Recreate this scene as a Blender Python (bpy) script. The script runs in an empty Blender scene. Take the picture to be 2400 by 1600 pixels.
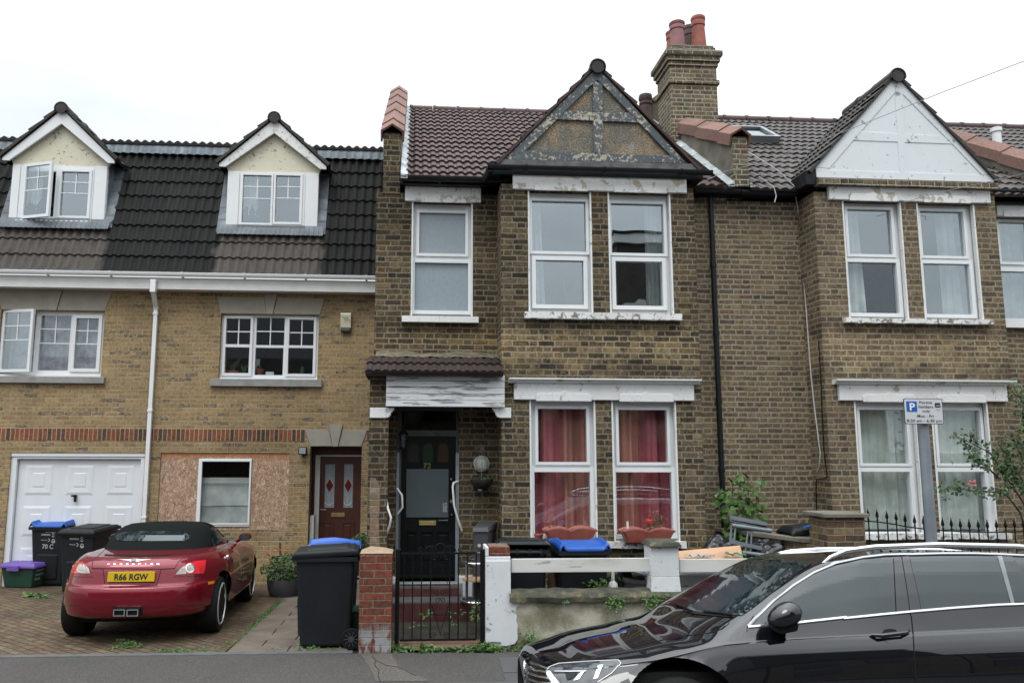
import bpy, bmesh, math, random
from mathutils import Vector, Matrix, geometry, noise as mnoise
from mathutils.bvhtree import BVHTree
random.seed(7)
rad = math.radians
SC = bpy.context.scene
COL = SC.collection
# ------------------------------------------------------------------ camera
F, CX, CY = 1850.0, 1090.0, 800.0
CAM = Vector((0, 0, 2.06))
RC = (Matrix.Rotation(rad(-3.8), 3, 'Z') @ Matrix.Rotation(rad(90 + 7.86), 3, 'X') @ Matrix.Rotation(0.003, 3, 'Z'))
cd = bpy.data.cameras.new('camera'); cam = bpy.data.objects.new('camera', cd); COL.objects.link(cam)
cam.matrix_world = Matrix.Translation(CAM) @ RC.to_4x4()
cd.sensor_width = 36; cd.lens = F / 2400 * 36; cd.shift_x = (1200 - CX) / 2400
cd.clip_end = 3000; cd.clip_start = .05
SC.camera = cam
# ------------------------------------------------------------------ sky, light, exposure
SUN_EL, SUN_AZ = rad(55), rad(200)
w = bpy.data.worlds.new('World'); SC.world = w; w.use_nodes = True
nt = w.node_tree; nd = nt.nodes; lk = nt.links; nd.clear()
wo = nd.new('ShaderNodeOutputWorld'); bg = nd.new('ShaderNodeBackground'); bg.inputs[1].default_value = .1
sky = nd.new('ShaderNodeTexSky'); sky.sky_type = 'NISHITA'; sky.sun_disc = False
sky.sun_elevation = SUN_EL; sky.sun_rotation = SUN_AZ
tc = nd.new('ShaderNodeTexCoord'); sx = nd.new('ShaderNodeSeparateXYZ'); lk.new(tc.outputs['Generated'], sx.inputs[0])
def wmath(op, a, b=None):
    n = nd.new('ShaderNodeMath'); n.operation = op
    for i, v in enumerate((a, b)):
        if v is None: continue
        if isinstance(v, (int, float)): n.inputs[i].default_value = v
        else: lk.new(v, n.inputs[i])
    return n.outputs[0]
up = wmath('MAXIMUM', sx.outputs[2], 0.0)
cn = nd.new('ShaderNodeTexNoise'); cn.inputs['Scale'].default_value = 3.2; cn.inputs['Detail'].default_value = 5
mp = nd.new('ShaderNodeMapping'); mp.inputs['Scale'].default_value = (1, 1, 2.6); lk.new(tc.outputs['Generated'], mp.inputs[0]); lk.new(mp.outputs[0], cn.inputs['Vector'])
cloud = wmath('ADD', wmath('MULTIPLY', wmath('SUBTRACT', cn.outputs[0], .5), 2.0), 0.0)
lum = wmath('MULTIPLY', wmath('ADD', wmath('MULTIPLY', wmath('POWER', up, 2.6), 19.5), 4.85), wmath('ADD', wmath('MULTIPLY', cloud, .34), 1.0))
cc = nd.new('ShaderNodeCombineXYZ')
lk.new(wmath('MULTIPLY', lum, wmath('ADD', wmath('MULTIPLY', cloud, .03), .955)), cc.inputs[0]); lk.new(lum, cc.inputs[1]); lk.new(wmath('MULTIPLY', lum, 1.03), cc.inputs[2])
mx = nd.new('ShaderNodeMix'); mx.data_type = 'RGBA'; mx.inputs[0].default_value = .93
lk.new(sky.outputs[0], mx.inputs[6]); lk.new(cc.outputs[0], mx.inputs[7])
lk.new(mx.outputs[2], bg.inputs[0]); lk.new(bg.outputs[0], wo.inputs[0])
sd = bpy.data.lights.new('sun', 'SUN'); sd.energy = .6; sd.angle = rad(25); sd.color = (1, .98, .95)
so = bpy.data.objects.new('sun', sd); COL.objects.link(so)
so.rotation_euler = (rad(90) - SUN_EL, 0, rad(-25))
SC.view_settings.view_transform = 'Standard'; SC.view_settings.look = 'None'
SC.view_settings.exposure = 0.84; SC.view_settings.gamma = 1
SC.render.engine = 'CYCLES'
SC.cycles.max_bounces = 8; SC.cycles.transparent_max_bounces = 12
# ------------------------------------------------------------------ pixel <-> world helpers (2400x1600 photo)
def ray(px, py):
    return (RC @ Vector(((px - CX) / F, -(py - CY) / F, -1))).normalized()
def P(px, py, Y):
    d = ray(px, py); return CAM + d * (Y / d.y)
def G(px, py, z=0.0):
    d = ray(px, py); return CAM + d * ((z - CAM.z) / d.z)
def PX(px, py, X):
    d = ray(px, py); return CAM + d * (X / d.x)
def R(l, t, r, b, Y):
    m = (t + b) / 2; c = (l + r) / 2
    return P(l, m, Y).x, P(r, m, Y).x, P(c, b, Y).z, P(c, t, Y).z
def Zm(x0, y0, s):
    return lambda pts: [(x0 + a / s, y0 + b / s) for a, b in pts]
# ------------------------------------------------------------------ object helpers
MW = {}
def rootmat(o):
    m = MW.get(o.name, Matrix.Identity(4))
    return m
def thing(name, label, cat, loc=(0, 0, 0), rz=0, group=None, kind=None, rx=0):
    o = bpy.data.objects.new(name, None); COL.objects.link(o); o.empty_display_size = .2
    o.location = loc; o.rotation_euler = (rx, 0, rz); o['label'] = label; o['category'] = cat
    if group: o['group'] = group
    if kind: o['kind'] = kind
    MW[o.name] = Matrix.Translation(Vector(loc)) @ Matrix.Rotation(rz, 4, 'Z') @ Matrix.Rotation(rx, 4, 'X')
    return o
def tag(o, label, cat, group=None, kind=None):
    o['label'] = label; o['category'] = cat
    if group: o['group'] = group
    if kind: o['kind'] = kind
    return o
class MB:
    def __init__(s): s.v = []; s.f = []
    def add(s, vs, fs):
        n = len(s.v); s.v += [Vector(a) for a in vs]; s.f += [tuple(i + n for i in f) for f in fs]; return s
    def box(s, x0, x1, y0, y1, z0, z1):
        return s.add([(x0,y0,z0),(x1,y0,z0),(x1,y1,z0),(x0,y1,z0),(x0,y0,z1),(x1,y0,z1),(x1,y1,z1),(x0,y1,z1)],
                     [(0,3,2,1),(4,5,6,7),(0,1,5,4),(1,2,6,5),(2,3,7,6),(3,0,4,7)])
    def hexa(s, p):  # 8 points, bottom 4 then top 4
        return s.add(p, [(0,3,2,1),(4,5,6,7),(0,1,5,4),(1,2,6,5),(2,3,7,6),(3,0,4,7)])
    def prism(s, pts, y0, y1):  # polygon (x,z) extruded along y
        n = len(pts)
        vs = [(a, y0, b) for a, b in pts] + [(a, y1, b) for a, b in pts]
        return s.add(vs, [tuple(range(n)), tuple(range(2 * n - 1, n - 1, -1))] + [(i, i + n, (i + 1) % n + n, (i + 1) % n) for i in range(n)])
    def prismx(s, pts, x0, x1):  # polygon (y,z) extruded along x
        n = len(pts)
        vs = [(x0, a, b) for a, b in pts] + [(x1, a, b) for a, b in pts]
        return s.add(vs, [tuple(range(n)), tuple(range(2 * n - 1, n - 1, -1))] + [(i, i + n, (i + 1) % n + n, (i + 1) % n) for i in range(n)])
    def prismz(s, pts, z0, z1):
        n = len(pts)
        vs = [(a, b, z0) for a, b in pts] + [(a, b, z1) for a, b in pts]
        return s.add(vs, [tuple(range(n)), tuple(range(2 * n - 1, n - 1, -1))] + [(i, i + n, (i + 1) % n + n, (i + 1) % n) for i in range(n)])
    def tube(s, pts, r, seg=8, cap=True, closed=False):
        pts = [Vector(p) for p in pts]; n = len(pts)
        rs = r if isinstance(r, (list, tuple)) else [r] * n
        t0 = (pts[1] - pts[0]).normalized(); up = Vector((0, 0, 1)) if abs(t0.z) < .9 else Vector((0, 1, 0))
        nrm = (up - t0 * up.dot(t0)).normalized(); vs = []
        for i, p in enumerate(pts):
            if closed: t = (pts[(i + 1) % n] - pts[i - 1]).normalized()
            else: t = (pts[min(i + 1, n - 1)] - pts[max(i - 1, 0)]).normalized()
            nrm = nrm - t * nrm.dot(t); nrm.normalize(); b = t.cross(nrm)
            for k in range(seg):
                a = 2 * math.pi * (k + .5) / seg
                vs.append(p + (nrm * math.cos(a) + b * math.sin(a)) * rs[i])
        fs = []
        for i in range(n if closed else n - 1):
            j = (i + 1) % n
            for k in range(seg):
                l = (k + 1) % seg; fs.append((i*seg+k, i*seg+l, j*seg+l, j*seg+k))
        if cap and not closed: fs += [tuple(range(seg - 1, -1, -1)), tuple(range((n - 1) * seg, n * seg))]
        return s.add(vs, fs)
    def lathe(s, prof, c=(0, 0, 0), seg=24, axis='z'):
        c = Vector(c); vs = []
        for r, h in prof:
            for k in range(seg):
                a = 2 * math.pi * k / seg
                q = (r * math.cos(a), r * math.sin(a), h)
                if axis == 'y': q = (q[0], h, q[1])
                if axis == 'x': q = (h, q[0], q[1])
                vs.append(c + Vector(q))
        n = len(prof)
        fs = [(i*seg+k, i*seg+(k+1)%seg, (i+1)*seg+(k+1)%seg, (i+1)*seg+k) for i in range(n-1) for k in range(seg)]
        fs += [tuple(range(seg - 1, -1, -1)), tuple(range((n - 1) * seg, n * seg))]
        return s.add(vs, fs)
    def grid(s, fn, nu, nv):
        vs = [fn(i / nu, j / nv) for j in range(nv + 1) for i in range(nu + 1)]
        return s.add(vs, [(j*(nu+1)+i, j*(nu+1)+i+1, (j+1)*(nu+1)+i+1, (j+1)*(nu+1)+i) for j in range(nv) for i in range(nu)])
    def slab(s, X0, X1, Z0, Z1, ops, y0, y1):  # wall in xz with rectangular openings (x0,x1,z0,z1)
        xs = sorted({X0, X1} | {v for o in ops for v in o[:2] if X0 < v < X1})
        zs = sorted({Z0, Z1} | {v for o in ops for v in o[2:4] if Z0 < v < Z1})
        nx, nz = len(xs) - 1, len(zs) - 1
        def solid(i, j):
            if i < 0 or j < 0 or i >= nx or j >= nz: return False
            cx, cz = (xs[i] + xs[i+1]) / 2, (zs[j] + zs[j+1]) / 2
            return not any(o[0] < cx < o[1] and o[2] < cz < o[3] for o in ops)
        for i in range(nx):
            for j in range(nz):
                if not solid(i, j): continue
                a, b, c, d = xs[i], xs[i+1], zs[j], zs[j+1]
                s.add([(a,y0,c),(b,y0,c),(b,y0,d),(a,y0,d)], [(0,1,2,3)])
                s.add([(a,y1,c),(b,y1,c),(b,y1,d),(a,y1,d)], [(3,2,1,0)])
                if not solid(i-1, j): s.add([(a,y0,c),(a,y0,d),(a,y1,d),(a,y1,c)], [(0,1,2,3)])
                if not solid(i+1, j): s.add([(b,y0,c),(b,y1,c),(b,y1,d),(b,y0,d)], [(0,1,2,3)])
                if not solid(i, j-1): s.add([(a,y0,c),(a,y1,c),(b,y1,c),(b,y0,c)], [(0,1,2,3)])
                if not solid(i, j+1): s.add([(a,y0,d),(b,y0,d),(b,y1,d),(a,y1,d)], [(0,1,2,3)])
        return s
    def frame(s, x0, x1, z0, z1, wd, y0, y1):
        return s.slab(x0, x1, z0, z1, [(x0 + wd, x1 - wd, z0 + wd, z1 - wd)], y0, y1)
    def build(s, name, mat, parent=None, smooth=False, bevel=0, local=False, merge=False, solid=0):
        me = bpy.data.meshes.new(name)
        vs = s.v
        rt = parent
        while rt is not None and rt.parent is not None: rt = rt.parent
        if rt is not None and not local:
            inv = rootmat(rt).inverted(); vs = [inv @ v for v in vs]
        me.from_pydata([tuple(v) for v in vs], [], s.f)
        if merge:
            bm = bmesh.new(); bm.from_mesh(me); bmesh.ops.remove_doubles(bm, verts=bm.verts, dist=1e-4)
            bmesh.ops.recalc_face_normals(bm, faces=bm.faces); bm.to_mesh(me); bm.free()
        me.materials.append(mat)
        if smooth:
            for p in me.polygons: p.use_smooth = True
            if smooth != 'all':
                me.set_sharp_from_angle(angle=rad(smooth if isinstance(smooth, (int, float)) and smooth is not True else 40))
        o = bpy.data.objects.new(name, me); COL.objects.link(o)
        if parent is not None: o.parent = parent
        if bevel:
            m = o.modifiers.new('bevel', 'BEVEL'); m.width = bevel; m.segments = 2; m.limit_method = 'ANGLE'; m.angle_limit = rad(40)
        if solid:
            m = o.modifiers.new('solid', 'SOLIDIFY'); m.thickness = solid
        return o
def text_mb(s, origin, right, upv, height, align='CENTER', depth=.0015, width=None, bold=0.0):
    cu = bpy.data.curves.new('t', 'FONT'); cu.body = s; cu.align_x = align; cu.extrude = 0; cu.offset = bold
    cu.resolution_u = 3
    ob = bpy.data.objects.new('t', cu); COL.objects.link(ob)
    bpy.context.view_layer.update()
    me = bpy.data.meshes.new_from_object(ob.evaluated_get(bpy.context.evaluated_depsgraph_get()))
    xs = [v.co.x for v in me.vertices]
    k = height / .72; kx = k
    if width: kx = width / max(1e-6, (max(xs) - min(xs)))
    right = Vector(right).normalized(); upv = Vector(upv).normalized(); nn = right.cross(upv); origin = Vector(origin)
    mb = MB()
    mb.add([origin + right * v.co.x * kx + upv * v.co.y * k + nn * depth for v in me.vertices], [tuple(p.vertices) for p in me.polygons])
    bpy.data.objects.remove(ob); bpy.data.curves.remove(cu); bpy.data.meshes.remove(me)
    return mb
def interp(tab, x):  # piecewise cubic (Catmull-Rom style) table of (x, y...)
    n = len(tab)
    if x <= tab[0][0]: return list(tab[0][1:])
    if x >= tab[-1][0]: return list(tab[-1][1:])
    i = max(k for k in range(n - 1) if tab[k][0] <= x)
    a, b = tab[i], tab[i+1]; t = (x - a[0]) / (b[0] - a[0]); out = []
    for c in range(1, len(a)):
        sl = (b[c] - a[c]) / (b[0] - a[0])
        sa = sl if i == 0 else (b[c] - tab[i-1][c]) / (b[0] - tab[i-1][0])
        sb = sl if i + 2 >= n else (tab[i+2][c] - a[c]) / (tab[i+2][0] - a[0])
        if sl == 0: sa = sb = 0
        else:
            sa = max(min(sa / sl, 3), 0) * sl; sb = max(min(sb / sl, 3), 0) * sl
        h = b[0] - a[0]; t2, t3 = t*t, t*t*t
        out.append((2*t3-3*t2+1)*a[c] + (t3-2*t2+t)*h*sa + (-2*t3+3*t2)*b[c] + (t3-t2)*h*sb)
    return out
# ------------------------------------------------------------------ materials
class NB:
    def __init__(s, name):
        s.m = bpy.data.materials.new(name); s.m.use_nodes = True; s.t = s.m.node_tree; s.n = s.t.nodes
        s.b = s.n['Principled BSDF']; s.out = s.n['Material Output']
    def lk(s, a, b): s.t.links.new(a, b)
    def put(s, sock, v):
        if isinstance(v, bpy.types.NodeSocket): s.lk(v, sock)
        elif isinstance(v, (tuple, list)) and len(v) == 3 and sock.type == 'RGBA': sock.default_value = (*v, 1)
        else: sock.default_value = v
    def math(s, op, a, b=0.0, c=0.0, clamp=False):
        n = s.n.new('ShaderNodeMath'); n.operation = op; n.use_clamp = clamp
        for i, v in enumerate((a, b, c)): s.put(n.inputs[i], v)
        return n.outputs[0]
    def mix(s, f, a, b, mode='MIX'):
        n = s.n.new('ShaderNodeMix'); n.data_type = 'RGBA'; n.blend_type = mode
        s.put(n.inputs[0], f); s.put(n.inputs[6], a); s.put(n.inputs[7], b); return n.outputs[2]
    def noise(s, sc, det=4, vec=None, rough=.55, dist=0, out=0):
        n = s.n.new('ShaderNodeTexNoise'); n.inputs['Scale'].default_value = sc; n.inputs['Detail'].default_value = det
        n.inputs['Roughness'].default_value = rough; n.inputs['Distortion'].default_value = dist
        s.lk(vec if vec is not None else s.obj(), n.inputs['Vector']); return n.outputs[out]
    def vor(s, sc, vec=None, out='Distance', feat='F1'):
        n = s.n.new('ShaderNodeTexVoronoi'); n.feature = feat; n.inputs['Scale'].default_value = sc
        s.lk(vec if vec is not None else s.obj(), n.inputs['Vector']); return n.outputs[out]
    def obj(s):
        if not hasattr(s, '_o'): s._o = s.n.new('ShaderNodeTexCoord').outputs['Object']
        return s._o
    def xyz(s, v=None):
        n = s.n.new('ShaderNodeSeparateXYZ'); s.lk(v if v is not None else s.obj(), n.inputs[0]); return n.outputs
    def comb(s, x, y, z=0.0):
        n = s.n.new('ShaderNodeCombineXYZ')
        for i, v in enumerate((x, y, z)): s.put(n.inputs[i], v)
        return n.outputs[0]
    def map(s, scale=(1,1,1), rot=(0,0,0), vec=None):
        n = s.n.new('ShaderNodeMapping'); n.inputs['Scale'].default_value = scale; n.inputs['Rotation'].default_value = rot
        s.lk(vec if vec is not None else s.obj(), n.inputs[0]); return n.outputs[0]
    def step(s, v, lo, hi, a=0.0, b=1.0):
        n = s.n.new('ShaderNodeMapRange'); n.interpolation_type = 'SMOOTHSTEP'
        s.put(n.inputs[0], v); s.put(n.inputs[1], lo); s.put(n.inputs[2], hi); s.put(n.inputs[3], a); s.put(n.inputs[4], b); return n.outputs[0]
    def ramp(s, f, stops, const=False):
        n = s.n.new('ShaderNodeValToRGB'); cr = n.color_ramp
        if const: cr.interpolation = 'CONSTANT'
        while len(cr.elements) < len(stops): cr.elements.new(.5)
        for e, (p, c) in zip(cr.elements, stops): e.position = p; e.color = (*c, 1)
        s.put(n.inputs[0], f); return n.outputs[0]
    def bump(s, h, st=.5, d=.01):
        n = s.n.new('ShaderNodeBump'); n.inputs['Strength'].default_value = st; n.inputs['Distance'].default_value = d
        s.put(n.inputs['Height'], h); s.lk(n.outputs[0], s.b.inputs['Normal']); return n
    def col(s, c): s.put(s.b.inputs['Base Color'], c); return s
    def set(s, **k):
        for a, v in k.items(): s.put(s.b.inputs[{'rough':'Roughness','metal':'Metallic','spec':'Specular IOR Level','coat':'Coat Weight','coatr':'Coat Roughness','trans':'Transmission Weight','ior':'IOR','alpha':'Alpha','sub':'Subsurface Weight'}[a]], v)
        return s
def plain(name, c, rough=.6, var=.15, sc=12, bump=0, metal=0, **k):
    b = NB(name); n = b.noise(sc, 5)
    dk = tuple(x * (1 - var) for x in c); lt = tuple(min(1, x * (1 + var)) for x in c)
    b.col(b.ramp(n, [(.3, dk), (.7, lt)])); b.set(rough=rough, metal=metal, **k)
    if bump: b.bump(b.noise(sc * 5, 6), bump, .005)
    return b.m
def bricks(name, ch, per, hdr, pal, mortar, floor=False, rot=0.0, soot=.0, soot_col=(.02,.018,.016), jm=.0045, smear=0, offs=.5, wob=.012, rough=.9, warp=.007, mortvar=.25, low=None, moss=0, mott=0, bands=()):
    b = NB(name); o = b.obj()
    if rot: o = b.map(rot=(0, 0, rot))
    X, Y, Z = b.xyz(o)[:3]
    if floor: u, v = X, Y
    else:
        g = b.n.new('ShaderNodeNewGeometry'); nx = b.xyz(g.outputs['Normal'])[0]
        side = b.math('GREATER_THAN', b.math('ABSOLUTE', nx), .5)
        u = b.math('ADD', b.math('MULTIPLY', X, b.math('SUBTRACT', 1.0, side)), b.math('MULTIPLY', Y, side)); v = Z
    wn = b.noise(9, 3, out=1); w1 = b.xyz(wn); fine = b.noise(45, 5)
    u = b.math('ADD', u, b.math('MULTIPLY', b.math('SUBTRACT', w1[0], .5), warp * 2.2)); v = b.math('ADD', v, b.math('MULTIPLY', b.math('SUBTRACT', w1[1], .5), warp * 1.6))
    vv = b.math('DIVIDE', v, ch); row = b.math('FLOOR', vv); fv = b.math('SUBTRACT', vv, row)
    wr = b.n.new('ShaderNodeTexWhiteNoise'); wr.noise_dimensions = '1D'; b.lk(row, wr.inputs['W'])
    uo = b.math('ADD', b.math('DIVIDE', u, per), b.math('ADD', b.math('MULTIPLY', b.math('MODULO', b.math('ADD', row, 1000.0), 2.0), offs), b.math('MULTIPLY', wr.outputs['Value'], .12 if offs else 0)))
    iu = b.math('FLOOR', uo); fu = b.math('SUBTRACT', uo, iu)
    k = .66 if hdr else 2.0
    isS = b.math('LESS_THAN', fu, k)
    du = b.math('MULTIPLY', b.math('MINIMUM', b.math('MINIMUM', fu, b.math('SUBTRACT', 1.0, fu)), b.math('ABSOLUTE', b.math('SUBTRACT', fu, k))), per)
    dv = b.math('MULTIPLY', b.math('MINIMUM', fv, b.math('SUBTRACT', 1.0, fv)), ch)
    d = b.math('ADD', b.math('MINIMUM', du, dv), b.math('MULTIPLY', b.math('SUBTRACT', fine, .5), wob))
    mask = b.step(d, jm * .6, jm * 1.6)
    mask = b.math('MAXIMUM', mask, b.math('MULTIPLY', b.step(b.noise(1.7, 5), .5, .7), .45))
    wv = b.n.new('ShaderNodeTexWhiteNoise'); b.lk(b.comb(b.math('ADD', iu, b.math('MULTIPLY', isS, .37)), row, 3.1), wv.inputs['Vector'])
    rv = b.xyz(wv.outputs['Color'])
    n = len(pal); big = b.noise(.8, 3, b.comb(b.math('MULTIPLY', iu, per), b.math('MULTIPLY', row, ch)));
    sel = b.math('ADD', rv[0], b.math('MULTIPLY', b.math('SUBTRACT', big, .5), .9), clamp=True)
    c = b.ramp(sel, [(i / n, p) for i, p in enumerate(pal)], const=True)
    if mott:
        c2 = b.ramp(rv[2], [(i / n, p) for i, p in enumerate(pal[::-1])], const=True); c = b.mix(b.math('MULTIPLY', b.step(b.noise(21, 5, rough=.6, dist=.4), .42, .6), mott), c, c2)
        pk = b.math('MULTIPLY', b.step(b.noise(33, 6, b.map(scale=(.6,.6,1.3)), rough=.75), .6, .68), .6); c = b.mix(pk, c, (.03,.028,.026))
    grit = b.noise(70, 6, rough=.7)
    c = b.mix(.8, c, b.ramp(grit, [(.3, (.62,.6,.58)), (.5, (1,1,1)), (.72, (1.35,1.3,1.2))]), 'MULTIPLY')
    c = b.mix(b.math('MULTIPLY', rv[1], .35), c, (.6, .6, .6), 'MULTIPLY')
    bl_ = b.noise(19, 5, rough=.65); c = b.mix(.75, c, b.ramp(bl_, [(.32, (.45,.43,.42)), (.5, (1,1,1)), (.68, (1.35,1.28,1.15))]), 'MULTIPLY')
    if smear:
        sm = b.math('MULTIPLY', b.math('GREATER_THAN', rv[2], 1 - smear), b.step(b.noise(16, 4, b.map(scale=(1, 1, 2.2)), dist=.6), .46, .56))
        c = b.mix(b.math('MULTIPLY', sm, .8), c, (.075, .078, .085))
    if soot:
        sm = b.math('MULTIPLY', b.step(b.noise(1.6, 6, rough=.65), .62 - soot * .35, .8 - soot * .25), b.step(b.noise(24, 5), .3, .65))
        c = b.mix(b.math('MULTIPLY', sm, .85), c, soot_col)
    mc = b.mix(mortvar, mortar, b.ramp(b.noise(2.2, 5), [(.3, tuple(x * .45 for x in mortar)), (.7, tuple(x * 1.3 for x in mortar))]))
    c = b.mix(mask, mc, c)
    if low:  # paint or limewash surviving near the foot, ragged upper edge
        z0, z1, lc = low
        lm = b.math('MULTIPLY', b.step(b.math('ADD', Z, b.math('MULTIPLY', b.math('SUBTRACT', b.noise(7, 4), .5), .22)), z1, z0), b.step(b.noise(14, 5, b.map(scale=(1,1,.35))), .42, .56))
        c = b.mix(lm, c, lc)
    if moss: c = b.mix(b.math('MULTIPLY', b.step(b.noise(3, 6), .52, .66), b.math('SUBTRACT', 1.0, b.math('MULTIPLY', mask, 1 - moss))), c, (.05, .075, .02))
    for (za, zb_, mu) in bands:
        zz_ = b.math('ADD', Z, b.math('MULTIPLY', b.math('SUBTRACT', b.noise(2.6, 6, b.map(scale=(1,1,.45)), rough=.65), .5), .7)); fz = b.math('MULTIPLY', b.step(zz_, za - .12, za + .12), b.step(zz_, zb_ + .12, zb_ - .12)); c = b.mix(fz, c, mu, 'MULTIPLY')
    c = b.mix(.85, c, b.ramp(b.noise(.7, 5, rough=.6), [(.3, (.66,.66,.66)), (.5, (1,1,1)), (.72, (1.22,1.18,1.1))]), 'MULTIPLY')
    b.col(c); b.set(rough=rough, spec=.2)
    b.bump(b.math('ADD', mask, b.math('MULTIPLY', grit, .5)), .75, .009)
    return b.m
OLD = [(.036,.032,.025),(.066,.05,.031),(.047,.039,.029),(.112,.082,.044),(.085,.064,.038),(.14,.104,.055),(.06,.048,.033),(.175,.13,.068),(.11,.064,.036),(.08,.064,.043)]
OLDL = [(.082,.067,.05),(.135,.102,.066),(.17,.13,.08),(.2,.156,.096),(.14,.108,.074),(.225,.175,.107),(.1,.083,.066),(.175,.128,.077),(.155,.102,.07),(.205,.163,.108)]
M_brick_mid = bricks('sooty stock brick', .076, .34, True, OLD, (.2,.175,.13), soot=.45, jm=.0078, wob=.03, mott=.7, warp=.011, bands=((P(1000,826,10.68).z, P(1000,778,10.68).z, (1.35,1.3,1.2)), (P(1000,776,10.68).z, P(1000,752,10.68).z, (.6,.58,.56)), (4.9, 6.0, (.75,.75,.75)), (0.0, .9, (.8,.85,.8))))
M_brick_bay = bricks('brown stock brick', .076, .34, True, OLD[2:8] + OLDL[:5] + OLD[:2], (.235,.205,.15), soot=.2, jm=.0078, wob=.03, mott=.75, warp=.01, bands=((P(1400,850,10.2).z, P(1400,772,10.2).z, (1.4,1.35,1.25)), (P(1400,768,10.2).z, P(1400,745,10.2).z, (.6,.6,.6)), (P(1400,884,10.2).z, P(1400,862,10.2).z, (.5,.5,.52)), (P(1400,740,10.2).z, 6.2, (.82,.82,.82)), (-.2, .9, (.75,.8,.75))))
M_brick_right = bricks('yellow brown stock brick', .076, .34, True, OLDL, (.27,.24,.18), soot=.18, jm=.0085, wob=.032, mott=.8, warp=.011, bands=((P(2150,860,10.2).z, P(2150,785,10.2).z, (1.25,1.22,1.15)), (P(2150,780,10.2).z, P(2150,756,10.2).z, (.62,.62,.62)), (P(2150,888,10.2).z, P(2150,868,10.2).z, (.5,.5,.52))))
M_brick_rec = bricks('repointed stock brick', .0722, .335, True, OLDL, (.28,.25,.19), soot=.18, jm=.0095, wob=.034, mott=.85, warp=.012)
M_brick_chim = bricks('lichened stock brick', .075, .34, True, OLDL[1:], (.34,.34,.28), soot=.45, jm=.0072, wob=.024, mott=.7)
M_brick_new = bricks('buff modern brick', .075, .225, False, [(.315,.235,.13),(.335,.25,.14),(.3,.22,.12),(.33,.24,.13),(.285,.208,.112),(.345,.262,.15)], (.42,.35,.24), smear=.15, jm=.0042, wob=.009, warp=.005, mortvar=.35)
M_soldier = bricks('red soldier brick', .24, .0755, False, [(.23,.085,.05),(.27,.1,.06),(.2,.08,.052),(.13,.075,.058),(.24,.095,.055),(.09,.065,.055)], (.42,.33,.21), jm=.0065, offs=0, wob=.006, warp=.004)
M_brick_red = bricks('red pier brick', .075, .225, False, [(.19,.055,.034),(.15,.05,.034),(.215,.065,.038),(.135,.05,.036),(.17,.06,.04)], (.19,.17,.13), soot=.35, wob=.02, mott=.5, low=(.12,.34,(.27,.28,.29)))
M_brick_pier = bricks('garden pier brick', .076, .225, False, OLDL[:5] + [(.14,.09,.06)], (.3,.25,.17), soot=.1)
M_paving = bricks('block paving', .1, .2, False, [(.135,.1,.07),(.12,.085,.06),(.15,.105,.072),(.11,.08,.06),(.145,.115,.08),(.12,.078,.056)], (.03,.028,.02), floor=True, rot=rad(43), jm=.0062, wob=.006, warp=.003, moss=.1, rough=.8)
def white_paint(name, c=(.72,.73,.72), under=(.42,.34,.22), amt=.35, sc=6, dirt=.25, crack=True, stretch=(1,1,1), rough=.55, dist=.4):
    b = NB(name); v = b.map(scale=stretch); n = b.noise(sc, 8, v, rough=.62, dist=dist)
    m = b.step(n, .66 - amt * .2, .69 - amt * .2)
    edge = b.math('MULTIPLY', b.step(n, .645 - amt * .2, .66 - amt * .2), b.math('SUBTRACT', 1.0, m))
    d = b.noise(3, 6, v)
    cc = b.mix(b.math('MULTIPLY', b.step(d, .45, .75), dirt), c, (.38,.35,.28))
    cc = b.mix(b.math('MULTIPLY', edge, .55), cc, (.12,.11,.1)); cc = b.mix(m, cc, under)
    if crack:
        vo = b.vor(2.2, b.noise(3, 5, out=1), 'Distance', 'DISTANCE_TO_EDGE'); cr = b.step(vo, .006, .0); cc = b.mix(b.math('MULTIPLY', cr, .6), cc, (.1,.09,.08))
    b.col(cc); b.set(rough=rough); b.bump(b.math('SUBTRACT', b.math('MULTIPLY', b.noise(40, 5), .4), m), .5, .006)
    return b.m
M_white = white_paint('painted white masonry', amt=.12, dirt=.16)
M_white_flaky = white_paint('flaking cream paint', amt=.42, sc=8, dirt=.3, under=(.46,.41,.31))
M_sill = white_paint('peeling sill paint', amt=.5, sc=14, under=(.2,.17,.14), dirt=.4)
M_boards = white_paint('weathered white boards', c=(.66,.68,.69), amt=.5, sc=13, under=(.27,.28,.285), stretch=(.22, 1, 2.2), crack=False, dirt=.12, dist=.12)
M_post = white_paint('painted render post', c=(.62,.64,.66), amt=.22, sc=7, under=(.25,.22,.17), dirt=.3)
M_rail = white_paint('dirty white plank', c=(.6,.6,.57), amt=.12, sc=5, under=(.3,.28,.24), dirt=.75, crack=False, stretch=(.4,1,2))
M_gablewhite = white_paint('white roughcast', c=(.66,.69,.71), amt=.1, sc=9, dirt=.1, under=(.3,.3,.27), crack=False)
M_upvc = plain('white plastic window', (.74,.76,.77), .32, .03, 3)
M_upvc_d = plain('off white plastic trim', (.66,.67,.65), .4, .08, 4)
def timber():
    b = NB('flaking blue grey timber'); n = b.noise(19, 9, rough=.72, dist=.4); m = b.step(b.math('ADD', b.math('MULTIPLY', n, .75), b.math('MULTIPLY', b.noise(2.2, 3), .25)), .528, .55)
    c = b.mix(b.noise(4, 5), (.05,.062,.075), (.095,.112,.128)); c = b.mix(m, c, b.mix(b.noise(30, 3), (.25,.21,.14), (.55,.52,.42)))
    b.col(c); b.set(rough=.75); b.bump(b.math('SUBTRACT', 1.0, m), .6, .006); return b.m
M_timber = timber()
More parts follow.
